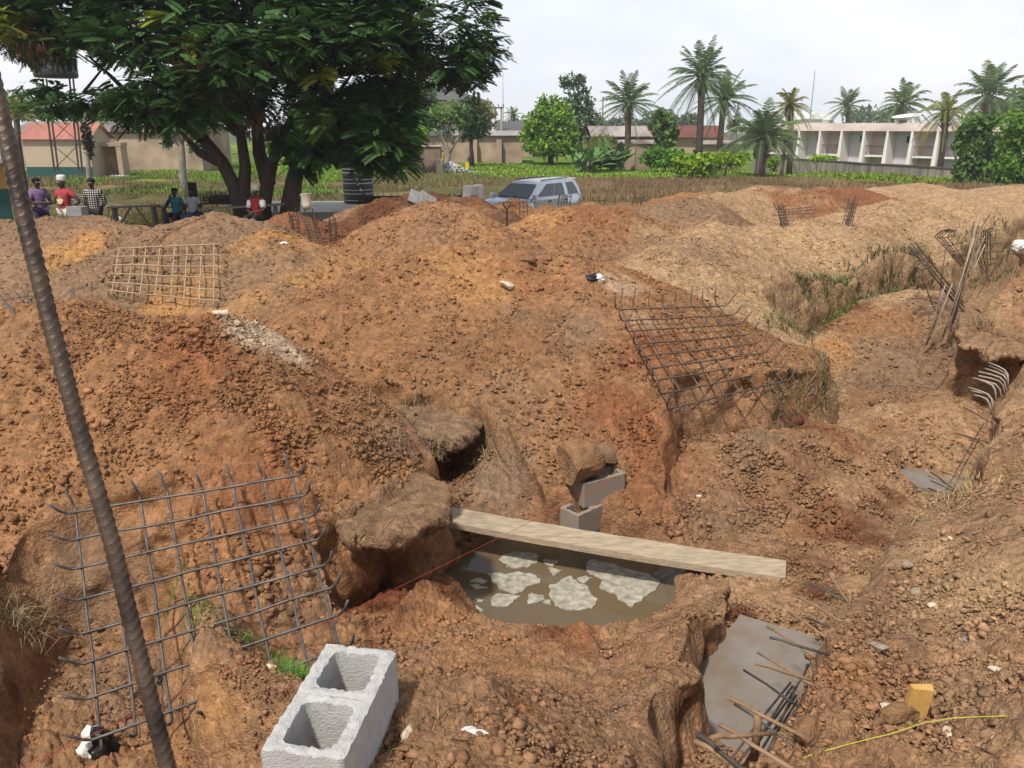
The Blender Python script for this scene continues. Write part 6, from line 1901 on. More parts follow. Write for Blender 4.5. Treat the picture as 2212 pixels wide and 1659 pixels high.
    MB().box((-2.10, 0, 1.635), (.34, 1.06, .05), taper=.9).build('spoiler', paint, t)
build_car()
# ------------------------------------------------------------------ black tank, slab, stacked mats and blocks near it
g = ground_at(768, 33)
tz = P(768, 437, 33)[2]
sl = ground_at(668, 31.5)
o = MB().box((sl.x, 31.6, (tz + sl.z) / 2 - .1), (4.3, 4.6, tz - sl.z + .15), rz=.06).build('concrete_slab', material('pale concrete', (.46, .43, .375), rough=.9, var=.2, vscale=1.5, bump=.3))
tag(o, 'low pale concrete slab beside the black water tank', 'slab')
tk = thing('water_tank', 'black ribbed plastic water tank standing on the ground under the shade tree', 'water tank', (g.x, 33, tz))
MB().lathe([(.56, 0), (.60, .04), (.60, .40), (.585, .43), (.60, .46), (.60, .80), (.585, .83), (.60, .86), (.60, 1.20), (.585, 1.23), (.60, 1.26), (.60, 1.62), (.52, 1.80), (.22, 1.92), (.20, 2.0)], 40).build('shell', M_TANK, tk, smooth=True)
for z in (.10, .36, .50, .76, .90, 1.16, 1.30, 1.52):
    MB().lathe([(.603, z), (.606, z + .006), (.606, z + .014), (.603, z + .02)], 40, caps=False).build('white_line', M_WHITE, tk, smooth=True)
m = MB()
for a0, z0, a1, z1 in ((.02, 1.28, .02, .70), (.10, 1.22, .10, .72), (-.12, 1.22, -.02, 1.08), (.22, 1.22, .12, 1.08), (-.14, 1.02, -.02, .90), (.24, 1.02, .12, .90), (-.14, .82, .0, .72), (.16, .58, .26, .52), (.24, .58, .26, .44)):
    f = lambda a, z: (.612 * math.sin(a + .12), -.612 * math.cos(a + .12), z)
    m.tube([f(a0, z0), f((a0 + a1) / 2, (z0 + z1) / 2), f(a1, z1)], .016, 5)
m.build('marking', M_WHITE, tk)
def stack(label, px, D, pz, Lx, Ly, nx, ny, layers, mat, rz=0.0):
    g = ground_at(px, D)
    t = thing('rebar_mat_stack', label, 'rebar mats', (g.x, g.y, pz if pz is not None else g.z), rz)
    rs = random.Random(px)
    for q in range(layers):
        m = MB()
        z = .03 + q * .085
        for i in range(nx):
            x = -Lx / 2 + Lx * i / (nx - 1) + rs.uniform(-.03, .03)
            m.tube([(x, -Ly / 2, z + .14), (x, -Ly / 2 - .02, z + .03), (x, -Ly / 2 + .05, z), (x, Ly / 2, z), (x, Ly / 2, z + .12)], .011, 5)
        for i in range(ny):
            y = -Ly / 2 + Ly * i / (ny - 1) + rs.uniform(-.03, .03)
            m.tube([(-Lx / 2 - .03, y, z + .16), (-Lx / 2 - .03, y, z + .05), (-Lx / 2 + .04, y, z + .022), (Lx / 2 - .04, y, z + .022), (Lx / 2 + .03, y, z + .05), (Lx / 2 + .03, y, z + .16)], .011, 5)
        m.build('mat', mat, t)
    return t
g29 = ground_at(885, 28.5)
stack('stack of dark rebar mats lying beside the black water tank', 885, 28.5, P(885, 447, 28.5)[2], 3.4, 1.6, 16, 8, 4, M_DARKBAR, .05)
stack('stack of dark rebar mats behind the benches left of the tree trunk', 478, 26.8, P(478, 440, 26.8)[2], 1.35, 1.3, 10, 7, 3, M_DARKBAR, -.1)
M_BLOCKG = material('grey sandcrete', (.25, .245, .24), rough=.95, var=.2, vscale=8, bump=.5, bscale=100)
def block_at(px, D, dz, rz, label, group, mat=M_BLOCKD, size=1.0):
    g = ground_at(px, D)
    o = bpy.data.objects.new('concrete_block', SMALL)
    link(o)
    o.location = (g.x, D, dz)
    o.rotation_euler = (0, 0, rz)
    return tag(o, label, 'concrete block', group)
_tmp = hollow_block(M_BLOCKG, rough=.002, seed=9)
SMALL = _tmp.data
bpy.data.objects.remove(_tmp)
zb_ = P(1022, 438, 22.6)[2]
for px, D, dz, rz, lb_ in ((1012, 22.5, 0, .5, 'lower left block of the little stack beside the car'), (1031, 22.9, 0, .25, 'lower right block of the little stack beside the car'), (1014, 22.5, .23, .55, 'upper left block of the little stack beside the car'), (1032, 22.9, .23, .2, 'upper right block of the little stack beside the car')):
    block_at(px, D, zb_ + dz, rz, lb_, 'small block stack by the car')
block_at(142, 20.3, P(142, 466, 20.3)[2], 1.3, 'grey concrete block on the bank between the red t-shirt man and the checked gown man', None)
for i, (px, py, rx_, rz_) in enumerate(((902, 438, .9, .3), (925, 442, 1.0, .5))):
    p = P(px, py, 19.6)
    o = MB().box((0, 0, 0), (.42, .05, .34)).build('concrete_slab_piece', M_BLOCKG)
    o.location = (p[0], p[1], p[2] + .10)
    o.rotation_euler = (-.6, rx_ * .5, rz_)
    tag(o, ('grey broken concrete slab tilted on the dark heap, left piece', 'grey broken concrete slab tilted on the dark heap, right piece with pale edges')[i], 'slab piece')
# ------------------------------------------------------------------ benches
def bench(label, pxa, pxb, D, pya, pyb, seed, crossed=True):
    a, b = Vector(P(pxa, pya, D)), Vector(P(pxb, pyb, D))
    c = (a + b) / 2
    gz = Hs(c.x, D)
    t = thing('bench', label, 'bench', (c.x, D, gz), 0, 'rough timber benches')
    o = Vector((c.x, D, gz))
    MB().beam(tuple(a - o), tuple(b - o), .32, .045).build('seat', M_WOODG, t)
    for f in (.10, .90):
        p = a.lerp(b, f) - o
        for s in (-1, 1):
            MB().beam((p.x, s * .11, -.15), (p.x, s * .09, p.z - .023), .07, .07).build('leg', M_WOODG, t)
    if crossed:
        p, q = a.lerp(b, .12) - o, a.lerp(b, .45) - o
        MB().beam((p.x, -.1, .12), (q.x, -.1, q.z - .03), .04, .05).build('brace', M_WOODG, t)
        p, q = a.lerp(b, .88) - o, a.lerp(b, .58) - o
        MB().beam((p.x, -.1, .12), (q.x, -.1, q.z - .03), .04, .05).build('brace', M_WOODG, t)
bench('empty grey timber bench with slanting braces left of the seated men', 236, 342, 26.0, 448, 444, 1)
bench('short timber bench carrying the teal and the white-shirted man', 344, 432, 26.3, 446, 448, 2, False)
bench('long plank bench under the shade tree with the man in the red vest', 432, 612, 24.4, 452, 441, 3, False)
g = Vector(P(419, 433, 26.9))
o = MB().box((0, 0, .27), (.28, .06, .62), rz=-.1).box((0, .12, .0), (.28, .3, .05)).box((-.11, .22, -.3), (.04, .04, .55)).box((.11, .22, -.3), (.04, .04, .55)).box((-.11, .0, -.3), (.04, .04, .55)).box((.11, .0, -.3), (.04, .04, .55)).build('chair', M_BLACKP)
o.location = g
tag(o, 'black chair back standing behind the man in the white polo shirt', 'chair')
g = Vector(P(600, 438, 25.2))
# ------------------------------------------------------------------ column starter bars standing in the heaps
def starter(label, base, top, D, wpx, nb, mat=M_DARKBAR, ties=3, r=.009, group='column starter bars'):
    a, b = Vector(P(*base, D)), Vector(P(*top, D))
    t = thing('column_bars', label, 'rebar', tuple(a), 0, group)
    w_ = wpx / pxm(D)
    rs = random.Random(int(base[0]))
    up = (b - a)
    corners = [(-.5, -.5), (.5, -.5), (.5, .5), (-.5, .5)] + [(0, -.5), (0, .5), (-.25, -.5), (.25, .5)][:max(0, nb - 4)]
    for cx, cy in corners[:nb]:
        o = Vector((cx * w_, cy * w_ * .8, 0))
        e = rs.uniform(.72, 1.0)
        MB().tube([tuple(o - up * .35), tuple(o + up * .5 * e + Vector((rs.uniform(-.02, .02), 0, 0))), tuple(o + up * e + Vector((rs.uniform(-.05, .05), 0, 0)))], r, 5).build('bar', mat, t)
    for k in range(ties):
        q = up * (.02 + .62 * k / max(1, ties - 1))
        pts = [tuple(q + Vector((x * w_ * 1.08, y * w_ * .86, 0))) for x, y in ((-.5, -.5), (.5, -.5), (.5, .5), (-.5, .5), (-.5, -.5))]
        MB().tube(pts, r * .75, 5).build('tie', mat, t)
    return t
starter('leaning column bars tied with rings, holding up the bucket', (688, 540), (662, 449), 12.0, 26, 6, M_STEEL, 6)
starter('column bars standing in the shaded bank by the second trunk', (639, 502), (631, 447), 15.4, 14, 5, M_DARKBAR, 5)
starter('column bars with one crossing ring in the shaded hollow', (720, 508), (717, 456), 15.5, 12, 4, M_DARKBAR, 2)
starter('short column bars at the left edge of the round brown heap', (797, 486), (796, 466), 15.2, 14, 4, M_DARKBAR, 1)
starter('rusty column bars standing in the heap in front of the car bonnet', (1131, 458), (1131, 424), 22.5, 18, 6, M_STEEL, 3)
starter('column bars in front of the car rear door', (1219, 438), (1222, 416), 22.5, 26, 8, M_DARKBAR, 2)
starter('column bars just right of the car', (1294, 446), (1294, 427), 21, 24, 6, M_DARKBAR, 2)
starter('column bars on the skyline heaps in the middle distance', (1376, 438), (1380, 422), 21.5, 20, 5, M_DARKBAR, 2)
starter('leaning column bars beside the small mat on the tan heaps', (1694, 478), (1683, 437), 16.6, 14, 6, M_STEEL, 5)
starter('tall leaning column bars between two tan heaps', (1832, 476), (1847, 420), 17.6, 16, 8, M_STEEL, 5)
rebar_mat('small rebar mat half sunk between the tan heaps', P(1706, 454, 17.4), P(1750, 449, 17.4), P(1758, 462, 16.8), P(1704, 464, 16.8), 7, 3, .008, M_STEEL, .05, seed=8, hooks=(0, 1, 0, 1))
bk = thing('bucket', 'pale paint bucket hung upside-up on the tips of the leaning column bars', 'bucket', P(664, 451, 11.9), 0)
bk.rotation_euler = (R(-16), R(-8), 0)
M_BUCK = material('dusty bucket plastic', (.42, .37, .29), rough=.8, var=.2, vscale=5)
bk.scale = (.8,) * 3
MB().lathe([(.0, .004), (.074, .0), (.080, .06), (.094, .245), (.100, .25), (.100, .262), (.092, .262), (.074, .02), (.0, .02)], 28, caps=False).build('shell', M_BUCK, bk, smooth=True)
MB().tube([(.098 * math.cos(a), .03, .25 - .10 * math.sin(a)) for a in [math.pi * k / 10 for k in range(11)]], .004, 5).build('handle', M_DARKBAR, bk)
# ------------------------------------------------------------------ cages in the right trench
RIM = np.array([(.70, 1.6), (.92, 2.25), (1.21, 2.86), (1.72, 3.6), (2.2, 4.2), (2.72, 4.85), (3.42, 5.75), (3.92, 6.5), (4.55, 7.3), (5.3, 8.3), (5.95, 9.1), (6.3, 10.0), (7.3, 12)])
def rim_pt(px, py, off=.10):
    ys = np.linspace(1.6, 12, 1500)
    k = kdrop(py)
    xs = (px - CX) / FPX * (ys * _cp + k * ys * _sp)
    i = int(np.argmin(np.abs(xs - (np.interp(ys, RIM[:, 1], RIM[:, 0]) - off))))
    return Vector((xs[i], ys[i], CAMZ - k * ys[i]))
def crop7(X, Y): return (1944 + X / 4.391, 756 + Y / 4.391)
def cage(label, stir, conv, r, mats, longs, group='bent rebars of the right trench', curved=False):
    roots = [rim_pt(*conv(s[2], s[3])) for s in stir]
    c = sum(roots, Vector()) / len(roots)
    t = thing('rebar_cage', label, 'rebar cage', tuple(c), 0, group)
    rs = random.Random(len(stir))
    for i, s in enumerate(stir):
        root = roots[i]
        tip = Vector(Q(*conv(s[0], s[1]), root.z + rs.uniform(-.01, .03)))
        v = tip - root
        if v.length > .75: tip = root + v.normalized() * .75
        bend = (root - tip).normalized() * .16
        dn = bend * .35 + Vector((0, 0, -.15)) if curved else bend
        pts = [tip, tip.lerp(root, .5) + Vector((0, 0, .006)), tip.lerp(root, .86), root + (dn * .25 if curved else Vector()), root + dn]
        MB().tube([tuple(p - c) for p in pts], [r * rs.uniform(.85, 1.25) for _ in pts], 7).build('stirrup', mats[i % len(mats)], t, smooth=True)
    for a, b in longs:
        MB().tube([tuple(Vector(a) - c), tuple((Vector(a) + Vector(b)) / 2 - c + Vector((rs.uniform(-.02, .02), rs.uniform(-.02, .02), .0))), tuple(Vector(b) - c)], r * .9, 6).build('long_bar', M_STEEL, t, smooth=True)
M_DUSTY = material('soil-caked rebar', (.25, .155, .085), rough=.95, var=.3, vscale=14, bump=.7, bscale=60, bdist=.01)
M_PALEBAR = material('pale dusty rebar', (.33, .275, .22), rough=.9, var=.2, vscale=14)
S1 = [(838, 118, 1020, 200), (845, 150, 1015, 230), (808, 175, 1010, 250), (745, 205, 985, 270), (745, 245, 970, 300), (692, 265, 940, 335), (740, 280, 900, 345), (650, 355, 865, 430), (675, 385, 870, 440), (700, 425, 840, 470)]
cage('far cage of pale curved stirrups jutting from the right trench wall under the overhang', S1, crop7, .0085, [M_PALEBAR], curved=True, longs=[(rim_pt(*crop7(1030, 215)) - Vector((0, 0, .03)), rim_pt(*crop7(850, 465)) - Vector((0, 0, .03)))])
S2 = [(605, 545, 805, 655), (560, 725, 710, 800), (510, 790, 735, 850), (455, 895, 625, 960), (380, 1055, 560, 1115), (295, 1160, 440, 1270), (400, 1160, 540, 1205), (270, 1195, 460, 1275), (290, 1240, 470, 1325), (270, 1310, 460, 1390), (270, 1370, 440, 1450), (255, 1415, 430, 1500), (255, 1465, 430, 1530), (235, 1550, 320, 1580)]
cage('middle cage of thin rusty stirrups above the small far concrete pad', S2, crop7, .0065, [M_STEEL, M_RUST, M_DARKBAR], [(rim_pt(*crop7(800, 660)) - Vector((0, 0, .05)), rim_pt(*crop7(440, 1290)) - Vector((0, 0, .05))), (rim_pt(*crop7(770, 760)) - Vector((0, 0, .09)), rim_pt(*crop7(480, 1330)) - Vector((0, 0, .09)))])
S3 = [(955, 405, 1085, 590), (855, 495, 1085, 605), (780, 575, 1035, 720), (720, 670, 955, 830), (830, 710, 980, 770), (590, 765, 875, 945), (605, 835, 760, 880), (530, 930, 790, 1085), (515, 1000, 700, 1055), (440, 1040, 740, 1240), (335, 1215, 560, 1330), (385, 1255, 650, 1440), (285, 1385, 490, 1510), (235, 1470, 360, 1460), (150, 1450, 320, 1580), (130, 1490, 320, 1600)]
LG = [((740, 1100), (300, 1665)), ((752, 1120), (350, 1680)), ((765, 1150), (400, 1690)), ((775, 1180), (450, 1700)), ((785, 1210), (500, 1720)), ((790, 1100), (560, 1720)), ((850, 985), (740, 1160))]
cage('near cage of soil-caked stirrups jutting over the wet concrete pad', S3, crop6, .0066, [M_DUSTY, M_STEELB, M_RUST, M_DUSTY, M_DARKBAR], [(rim_pt(*crop6(*a), off=.22) - Vector((0, 0, .02)), rim_pt(*crop6(*b), off=.26 - .02 * i) - Vector((0, 0, .02))) for i, (a, b) in enumerate(LG)])
q = rim_pt(*crop6(520, 1480), .14)
o = MB().tube([tuple(q - Vector((0, 0, .1))), tuple(q + Vector((0, 0, .06))), tuple(q + Vector((-.006, 0, .135)))], [.018, .017, .014], 8).build('rebar_stub', M_DUSTY, smooth=True)
tag(o, 'upright mud-caked bar stub at the low end of the near cage', 'rebar')
def crop8(X, Y): return (1890 + X / 5.587, 459 + Y / 5.587)
def bundle(name, label, D, lines, r, mats, cat='rebar cage', group='standing cages in the right trench'):
    c = Vector(P(*crop8(*lines[0][0]), D))
    t = thing(name, label, cat, tuple(c), 0, group)
    rs = random.Random(len(lines))
    for i, ln in enumerate(lines):
        pts = []
        dd = rs.uniform(-.18, .18)
        for j, p in enumerate(ln): pts.append(tuple(Vector(P(*crop8(*p), D + dd + .22 * j)) - c))
        MB().tube(pts, r, 6).build('bar', mats[i % len(mats)], t, smooth=True)
bundle('rebar_cage', 'tall bundle of pale column bars leaning right out of the right trench', 12.6, [((800, 1560), (1330, 385)), ((870, 1545), (1300, 330)), ((815, 1500), (1240, 330)), ((850, 1420), (1200, 310)), ((905, 1450), (1165, 330)), ((950, 1180), (1130, 560), (1190, 110)), ((930, 1240), (1130, 500), (1262, 20)), ((960, 1300), (1240, 270), (1440, 40)), ((940, 1330), (1230, 260), (1392, 20)), ((890, 1420), (1080, 760), (1330, 290))], .0085, [M_PALEBAR, M_RUST, M_STEEL])
bundle('rebar_cage', 'shorter pair of column bars left of the tall bundle in the right trench', 12.2, [((600, 1620), (855, 860)), ((622, 1600), (890, 930)), ((660, 1540), (800, 930)), ((700, 1450), (935, 860)), ((785, 950), (866, 350)), ((640, 1480), (790, 1090))], .0085, [M_PALEBAR, M_STEEL, M_RUST])
bundle('rebar_cage', 'square beam cage leaning against the grassy left wall of the right trench', 13.9, [((400, 405), (870, 965), (1060, 1180)), ((432, 370), (845, 885), (1085, 1150)), ((482, 360), (855, 830), (1100, 1130)), ((430, 410), (800, 890), (1040, 1200)), ((462, 510), (552, 455)), ((505, 580), (640, 600)), ((600, 680), (690, 640)), ((740, 820), (810, 790)), ((860, 940), (930, 900))], .010, [M_DARKBAR, M_STEEL])
bundle('rebar_mat', 'narrow ladder-like mat below the leaning beam cage', 13.2, [((495, 650), (545, 750), (722, 1172)), ((556, 640), (600, 860), (700, 1130)), ((515, 740), (555, 755), (668, 740)), ((550, 850), (600, 845), (712, 785)), ((538, 940), (725, 935)), ((522, 1025), (770, 1040)), ((655, 1130), (800, 1120)), ((500, 645), (520, 610), (640, 585)), ((520, 660), (560, 630), (650, 600)), ((540, 672), (660, 668))], .008, [M_PALEBAR, M_RUST], 'rebar mat')
bundle('rebar_mat', 'upright mat with hooked top beside the tall bundle', 15.6, [((905, 200), (790, 225), (722, 285), (960, 560), (1040, 650)), ((925, 205), (820, 225), (745, 270), (985, 560), (1050, 640)), ((940, 210), (850, 230), (775, 275), (1005, 550), (1065, 630)), ((955, 215), (880, 235), (810, 285), (1020, 530), (1070, 610)), ((975, 215), (905, 245), (880, 300), (1035, 520), (1080, 600)), ((730, 310), (850, 300), (1000, 280)), ((800, 390), (900, 400), (1050, 360)), ((860, 460), (960, 470), (1090, 430)), ((930, 540), (1000, 540), (1110, 500))], .0085, [M_DARKBAR, M_STEEL], 'rebar mat')
bundle('rebar_mat', 'farthest mat standing across the right trench behind the tall bundle', 17.2, [((1360, 215), (1290, 240), (1240, 560), (1300, 740)), ((1390, 200), (1315, 225), (1270, 560), (1320, 720)), ((1415, 190), (1340, 215), (1310, 540), (1350, 700)), ((1440, 180), (1365, 210), (1350, 520), (1370, 680)), ((1430, 215), (1390, 240), (1390, 500), (1400, 650)), ((1250, 330), (1440, 300)), ((1240, 400), (1520, 370)), ((1240, 480), (1560, 470)), ((1240, 560), (1540, 560)), ((1260, 640), (1480, 610))], .0085, [M_DARKBAR, M_STEEL], 'rebar mat')
bundle('reinforcing_bar', 'single long bar slanting up the right wall of the trench', 12.9, [((1015, 1390), (1270, 960), (1525, 540))], .009, [M_DARKBAR], 'rebar', None)
# ------------------------------------------------------------------ lines, stake, litter
a, c = Vector(P(1335, 1030, 6.2)), Vector(P(30, 1668, 2.3))
tag(MB().tube([tuple(a.lerp(c, k / 20) - Vector((0, 0, .02 * math.sin(math.pi * k / 20)))) for k in range(21)], .0013, 5).build('string_line', M_RED), 'thin red building line stretched from the stub column to the lower left corner', 'string line')
key = ((1690, 1654), (1760, 1628), (1850, 1603), (1925, 1585), (2000, 1560), (2060, 1551), (2120, 1548), (2230, 1545))
fine = []
for (xa, ya), (xb, yb) in zip(key[:-1], key[1:]):
    for k in range(6): fine.append(Vector(Gm(xa + (xb - xa) * k / 6, ya + (yb - ya) * k / 6, .045)))
pts = [Vector(Gm(2230, 1545, .045))]
ymean = [f.y for f in fine]
for i in range(len(fine)):                                   # keep the cord smooth
    j0, j1 = max(0, i - 3), min(len(fine), i + 4)
    f = (sum(ymean[j0:j1]) / (j1 - j0)) / fine[i].y
    fine[i] = Vector((fine[i].x * f, fine[i].y * f, CAMZ - (CAMZ - fine[i].z) * f))
tag(MB().tube([tuple(p) for p in fine + [pts[-1]]], .0016, 5).build('string_line', M_YELLOW), 'thin yellow-green line lying across the right bank below the stake', 'string line')
g = Vector(on(1972, 1552))
st = MB()
sc_ = pxm(g.y, 1550)
wst = 42 / (FPX / (g.y * _cp + (CAMZ - g.z) * _sp))
hs = 66 / (FPX / (g.y * _cp + (CAMZ - g.z) * _sp)) / .76
st.box((0, 0, hs / 2 - .05), (wst, wst * .42, hs + .1), taper=1.0)
st.v = [(x + (.006 * mnoise.noise((x * 60, y * 60, 3)) if z > 0 else 0), y, z + (.012 * mnoise.noise((x * 90, y * 90, 1)) if z > .02 else 0)) for x, y, z in st.v]
o = st.build('wooden_stake', M_STAKE)
place(o, tuple(g), -.12, R(4), R(3))
tag(o, 'short yellow sawn wooden stake driven into the right bank', 'stake')
def crumple(name, label, px, py, size, mats, seed, cat='litter', split=None, dz=.0, group=None, rz=0.0):
    v, f = ico(3)
    v = v * np.array(size)
    mx_ = max(size)
    out = []
    for p in v:
        q = Vector(p / mx_ * 2.2) + Vector((seed * 5.1, 0, 0))
        k = 1 + .45 * mnoise.noise(q) + .35 * abs(mnoise.noise(q * 2.3)) + .2 * mnoise.noise(q * 5)
        out.append(tuple(p * k))
    m = MB().add(out, [tuple(t) for t in f])
    if split is not None:
        m.mi = [1 if sum(out[i][0] for i in t) / 3 > split * mx_ + .2 * mx_ * mnoise.noise((out[t[0]][1] * 30, out[t[0]][2] * 30, seed)) else 0 for t in f]
    o = m.build(name, mats)
    place(o, on(px, py, dz), rz)
    return tag(o, label, cat, group)
crumple('plastic_bag', 'torn white and black plastic bag lying in the hole at the lower left', 215, 1635, (.085, .06, .11), [M_WHITEP, M_BLACKP], 1, 'plastic bag', split=-.1, dz=.06)
crumple('plastic_scrap', 'white torn plastic scrap on the soil right of the big block', 1028, 1592, (.045, .022, .012), [M_WHITEP], 2, 'plastic scrap', rz=-.4, dz=.008)
crumple('plastic_scrap', 'black and white wrapper scrap high on the central heap', 1284, 606, (.11, .07, .05), [M_BLACKP, M_WHITEP], 3, 'plastic scrap', split=.3, dz=.03)
crumple('plastic_scrap', 'black crumpled plastic between the ribbed bar and the small ridge', 360, 1478, (.05, .035, .03), [M_BLACKP], 4, 'plastic scrap', dz=.02)
crumple('plastic_scrap', 'tiny white shard right of the red heap in the near bank', 1253, 1437, (.012, .008, .004), [M_WHITEP], 5, 'plastic scrap', dz=.004)
crumple('plastic_scrap', 'whitish flat shard on the slope right of the stub column', 1505, 1076, (.04, .02, .006), [M_WHITEP], 6, 'plastic scrap', dz=.006)
crumple('plastic_scrap', 'grey plastic strip on the right bank by the clay slab', 2080, 1390, (.05, .02, .006), [material('grey plastic', (.25, .25, .26), rough=.5, var=.2)], 7, 'plastic scrap', rz=.7, dz=.006)
crumple('plastic_scrap', 'white crumpled scrap on the heap beside the leaning column bars', 614, 528, (.05, .035, .02), [M_WHITEP], 8, 'plastic scrap', dz=.02)
crumple('plastic_scrap', 'cream paper scrap near the foot of the big rebar mat', 718, 1412, (.03, .02, .012), [M_WHITEP], 9, 'plastic scrap', dz=.01)
crumple('plastic_scrap', 'small pale ribbon of plastic in the right trench floor', 1862, 952, (.05, .02, .008), [M_WHITEP], 10, 'plastic scrap', dz=.006)
crumple('plastic_bag', 'pale plastic bag on the earth below the empty bench', 256, 478, (.12, .1, .1), [M_WHITEP], 11, 'plastic bag', dz=.06)
crumple('cement_bag', 'whitish cement bag at the far end of the right trench', 2196, 545, (.28, .2, .16), [M_WHITEP], 12, 'bag', dz=.1)
for a, b_, lb_ in (((150, 626), (173, 657), 'blue-grey steel offcut on the brown bank right of the ribbed bar'), ((56, 642), (86, 677), 'blue-grey steel offcut crossing the half-buried mat'), ((12, 656), (33, 680), 'blue-grey steel offcut at the left edge by the half-buried mat')):
    p, q = Gm(*a, .05), Gm(*b_, .04)
    tag(MB().tube([tuple(p), tuple(q)], .012, 6).build('steel_offcut', M_STEELB), lb_, 'steel offcut', 'steel offcuts')
pts = [Gm(288, 564, .10), Gm(330, 525, .06), Gm(372, 497, .05), Gm(420, 476, .06), P(466, 456, Gm(420, 476, .06)[1] + .5)]
tag(MB().tube([tuple(p) for p in pts], .011, 6).build('bent_rod', M_RUST, smooth=True), 'long thin bent rod arching over the brown heap above the tan mat', 'rod')
g = Vector(P(1095, 480, 16.5))
sh = thing('shovel', 'black-handled shovel stuck upright between two heaps', 'shovel', tuple(g))
MB().tube([(0, 0, -.1), (0, 0, .26)], .016, 6).tube([(0, 0, .26), (-.07, 0, .33), (-.07, 0, .40), (.07, 0, .40), (.07, 0, .33), (0, 0, .26)], .016, 6).build('handle', M_BLACKP, sh)
MB().box((0, 0, -.16), (.2, .03, .22), taper=.8).build('blade', M_STEELB, sh)
# ------------------------------------------------------------------ grass and roots
M_GRASS = material('grass blades', (1, 1, 1), rough=.7, var=.15, vscale=6, attr=True, spec=.2)
def blades(name, label, pos, hgt, wid, lean, col, seed, kind='stuff'):
    rg = np.random.default_rng(seed)
    n = len(pos)
    a = rg.uniform(0, 6.283, n)
    d = np.stack([np.cos(a), np.sin(a), np.zeros(n)], -1)
    s = np.stack([-np.sin(a), np.cos(a), np.zeros(n)], -1) * wid[:, None]
    l1 = d * (hgt * lean * .35)[:, None]
    l2 = d * (hgt * lean)[:, None]
    up = np.array((0, 0, 1.0))
    V = np.stack([pos - s * .5, pos + s * .5, pos + l1 + up * (hgt * .6)[:, None] + s * .35, pos + l1 + up * (hgt * .6)[:, None] - s * .35, pos + l2 + up * (hgt * (1 - .35 * lean))[:, None]], 1)
    base = (np.arange(n) * 5)[:, None]
    F = np.concatenate([base + np.array([[0, 1, 2]]), base + np.array([[0, 2, 3]]), base + np.array([[3, 2, 4]])], 0)
    o = np_mesh(name, V.reshape(-1, 3), F, M_GRASS, col=np.clip(np.repeat(col, 5, 0), 0, 1))
    return tag(o, label, kind=kind)
def along(pix, per, spread, rg, dz=0.0):
    out = []
    for (x0, y0), (x1, y1) in zip(pix[:-1], pix[1:]):
        a, b = G(x0, y0), G(x1, y1)
        n = max(2, int((b - a).length * per))
        t = rg.uniform(size=n)
        out.append(np.array(a)[None] * (1 - t[:, None]) + np.array(b)[None] * t[:, None] + rg.normal(size=(n, 3)) * np.array((spread, spread, 0)))
    p = np.concatenate(out)
    p[:, 2] = H(p[:, 0], p[:, 1]) - .01 + dz
    return p
rg = np.random.default_rng(77)
OL, GR, DR = np.array((.13, .125, .050)), np.array((.085, .17, .022)), np.array((.30, .22, .115))
P_, Hh, Ww, Ll, Cc = [], [], [], [], []
def put(p, h, w_, l_, c, j=.25):
    n = len(p)
    P_.append(p)
    Hh.append(h * rg.uniform(.5, 1.3, n))
    Ww.append(np.full(n, w_))
    Ll.append(l_ * rg.uniform(.4, 1.6, n))
    Cc.append(c[None] * (1 + rg.normal(0, j, (n, 1))))
put(along([(1668, 712), (1700, 706), (1740, 694), (1790, 674), (1838, 652)], 260, .13, rg), .16, .012, .9, OL)
put(along([(1770, 684), (1800, 668), (1836, 654)], 260, .10, rg), .15, .012, .9, GR)
put(along([(1838, 652), (1880, 632), (1925, 615), (1975, 600), (2010, 585)], 230, .16, rg), .20, .016, .8, OL * .8)
put(along([(2080, 562), (2130, 540), (2180, 520)], 120, .25, rg), .25, .02, .8, OL)
put(along([(1725, 640), (1745, 632)], 900, .12, rg), .12, .012, .8, OL * 1.1)
put(along([(1650, 900), (1680, 888), (1730, 870), (1775, 850), (1803, 832)], 330, .07, rg), .10, .008, 1.0, OL)
put(along([(1735, 860), (1770, 848), (1803, 832)], 330, .06, rg), .14, .008, 1.0, DR * .8)
put(along([(370, 1295), (420, 1318), (455, 1345)], 500, .05, rg), .075, .005, .8, GR)
put(along([(500, 1380), (560, 1402), (600, 1425)], 800, .03, rg), .07, .005, .8, GR)
put(along([(610, 1440), (640, 1460), (665, 1472)], 900, .03, rg), .075, .005, .8, GR)
put(along([(0, 1330), (40, 1320), (72, 1330)], 240, .06, rg), .07, .004, 1.2, OL)
put(along([(870, 1600), (900, 1590), (930, 1600)], 350, .04, rg), .07, .004, 1.0, OL)
put(along([(1530, 912), (1570, 918)], 160, .05, rg), .05, .012, 1.3, GR)
# dry straws and roots along the cut edges
put(along([(712, 1125), (760, 1132), (800, 1118), (870, 1092), (930, 1070), (958, 1056)], 160, .05, rg), .07, .0035, 1.6, DR * .9)
put(along([(745, 1165), (800, 1158), (880, 1152), (930, 1122), (966, 1108)], 120, .03, rg, dz=.80), .07, .0035, 1.7, DR * .8)
put(along([(770, 880), (830, 905), (900, 918), (980, 915), (1030, 900)], 90, .08, rg), .09, .006, 1.5, DR * .7)
put(along([(800, 935), (850, 975), (890, 1005)], 120, .05, rg), .10, .005, 1.5, DR)
put(along([(1020, 1000), (1090, 980), (1100, 1000)], 160, .10, rg), .10, .005, 1.5, DR * .9)
put(along([(2075, 735), (2110, 745), (2160, 750), (2212, 745)], 170, .10, rg, dz=.12), .14, .008, 1.6, DR * .7)
put(along([(2085, 1000), (2090, 1040), (2100, 1080)], 110, .06, rg), .12, .006, 1.6, DR)
put(along([(2010, 1060), (2040, 1090), (2010, 1120)], 70, .06, rg), .10, .006, 1.6, DR)
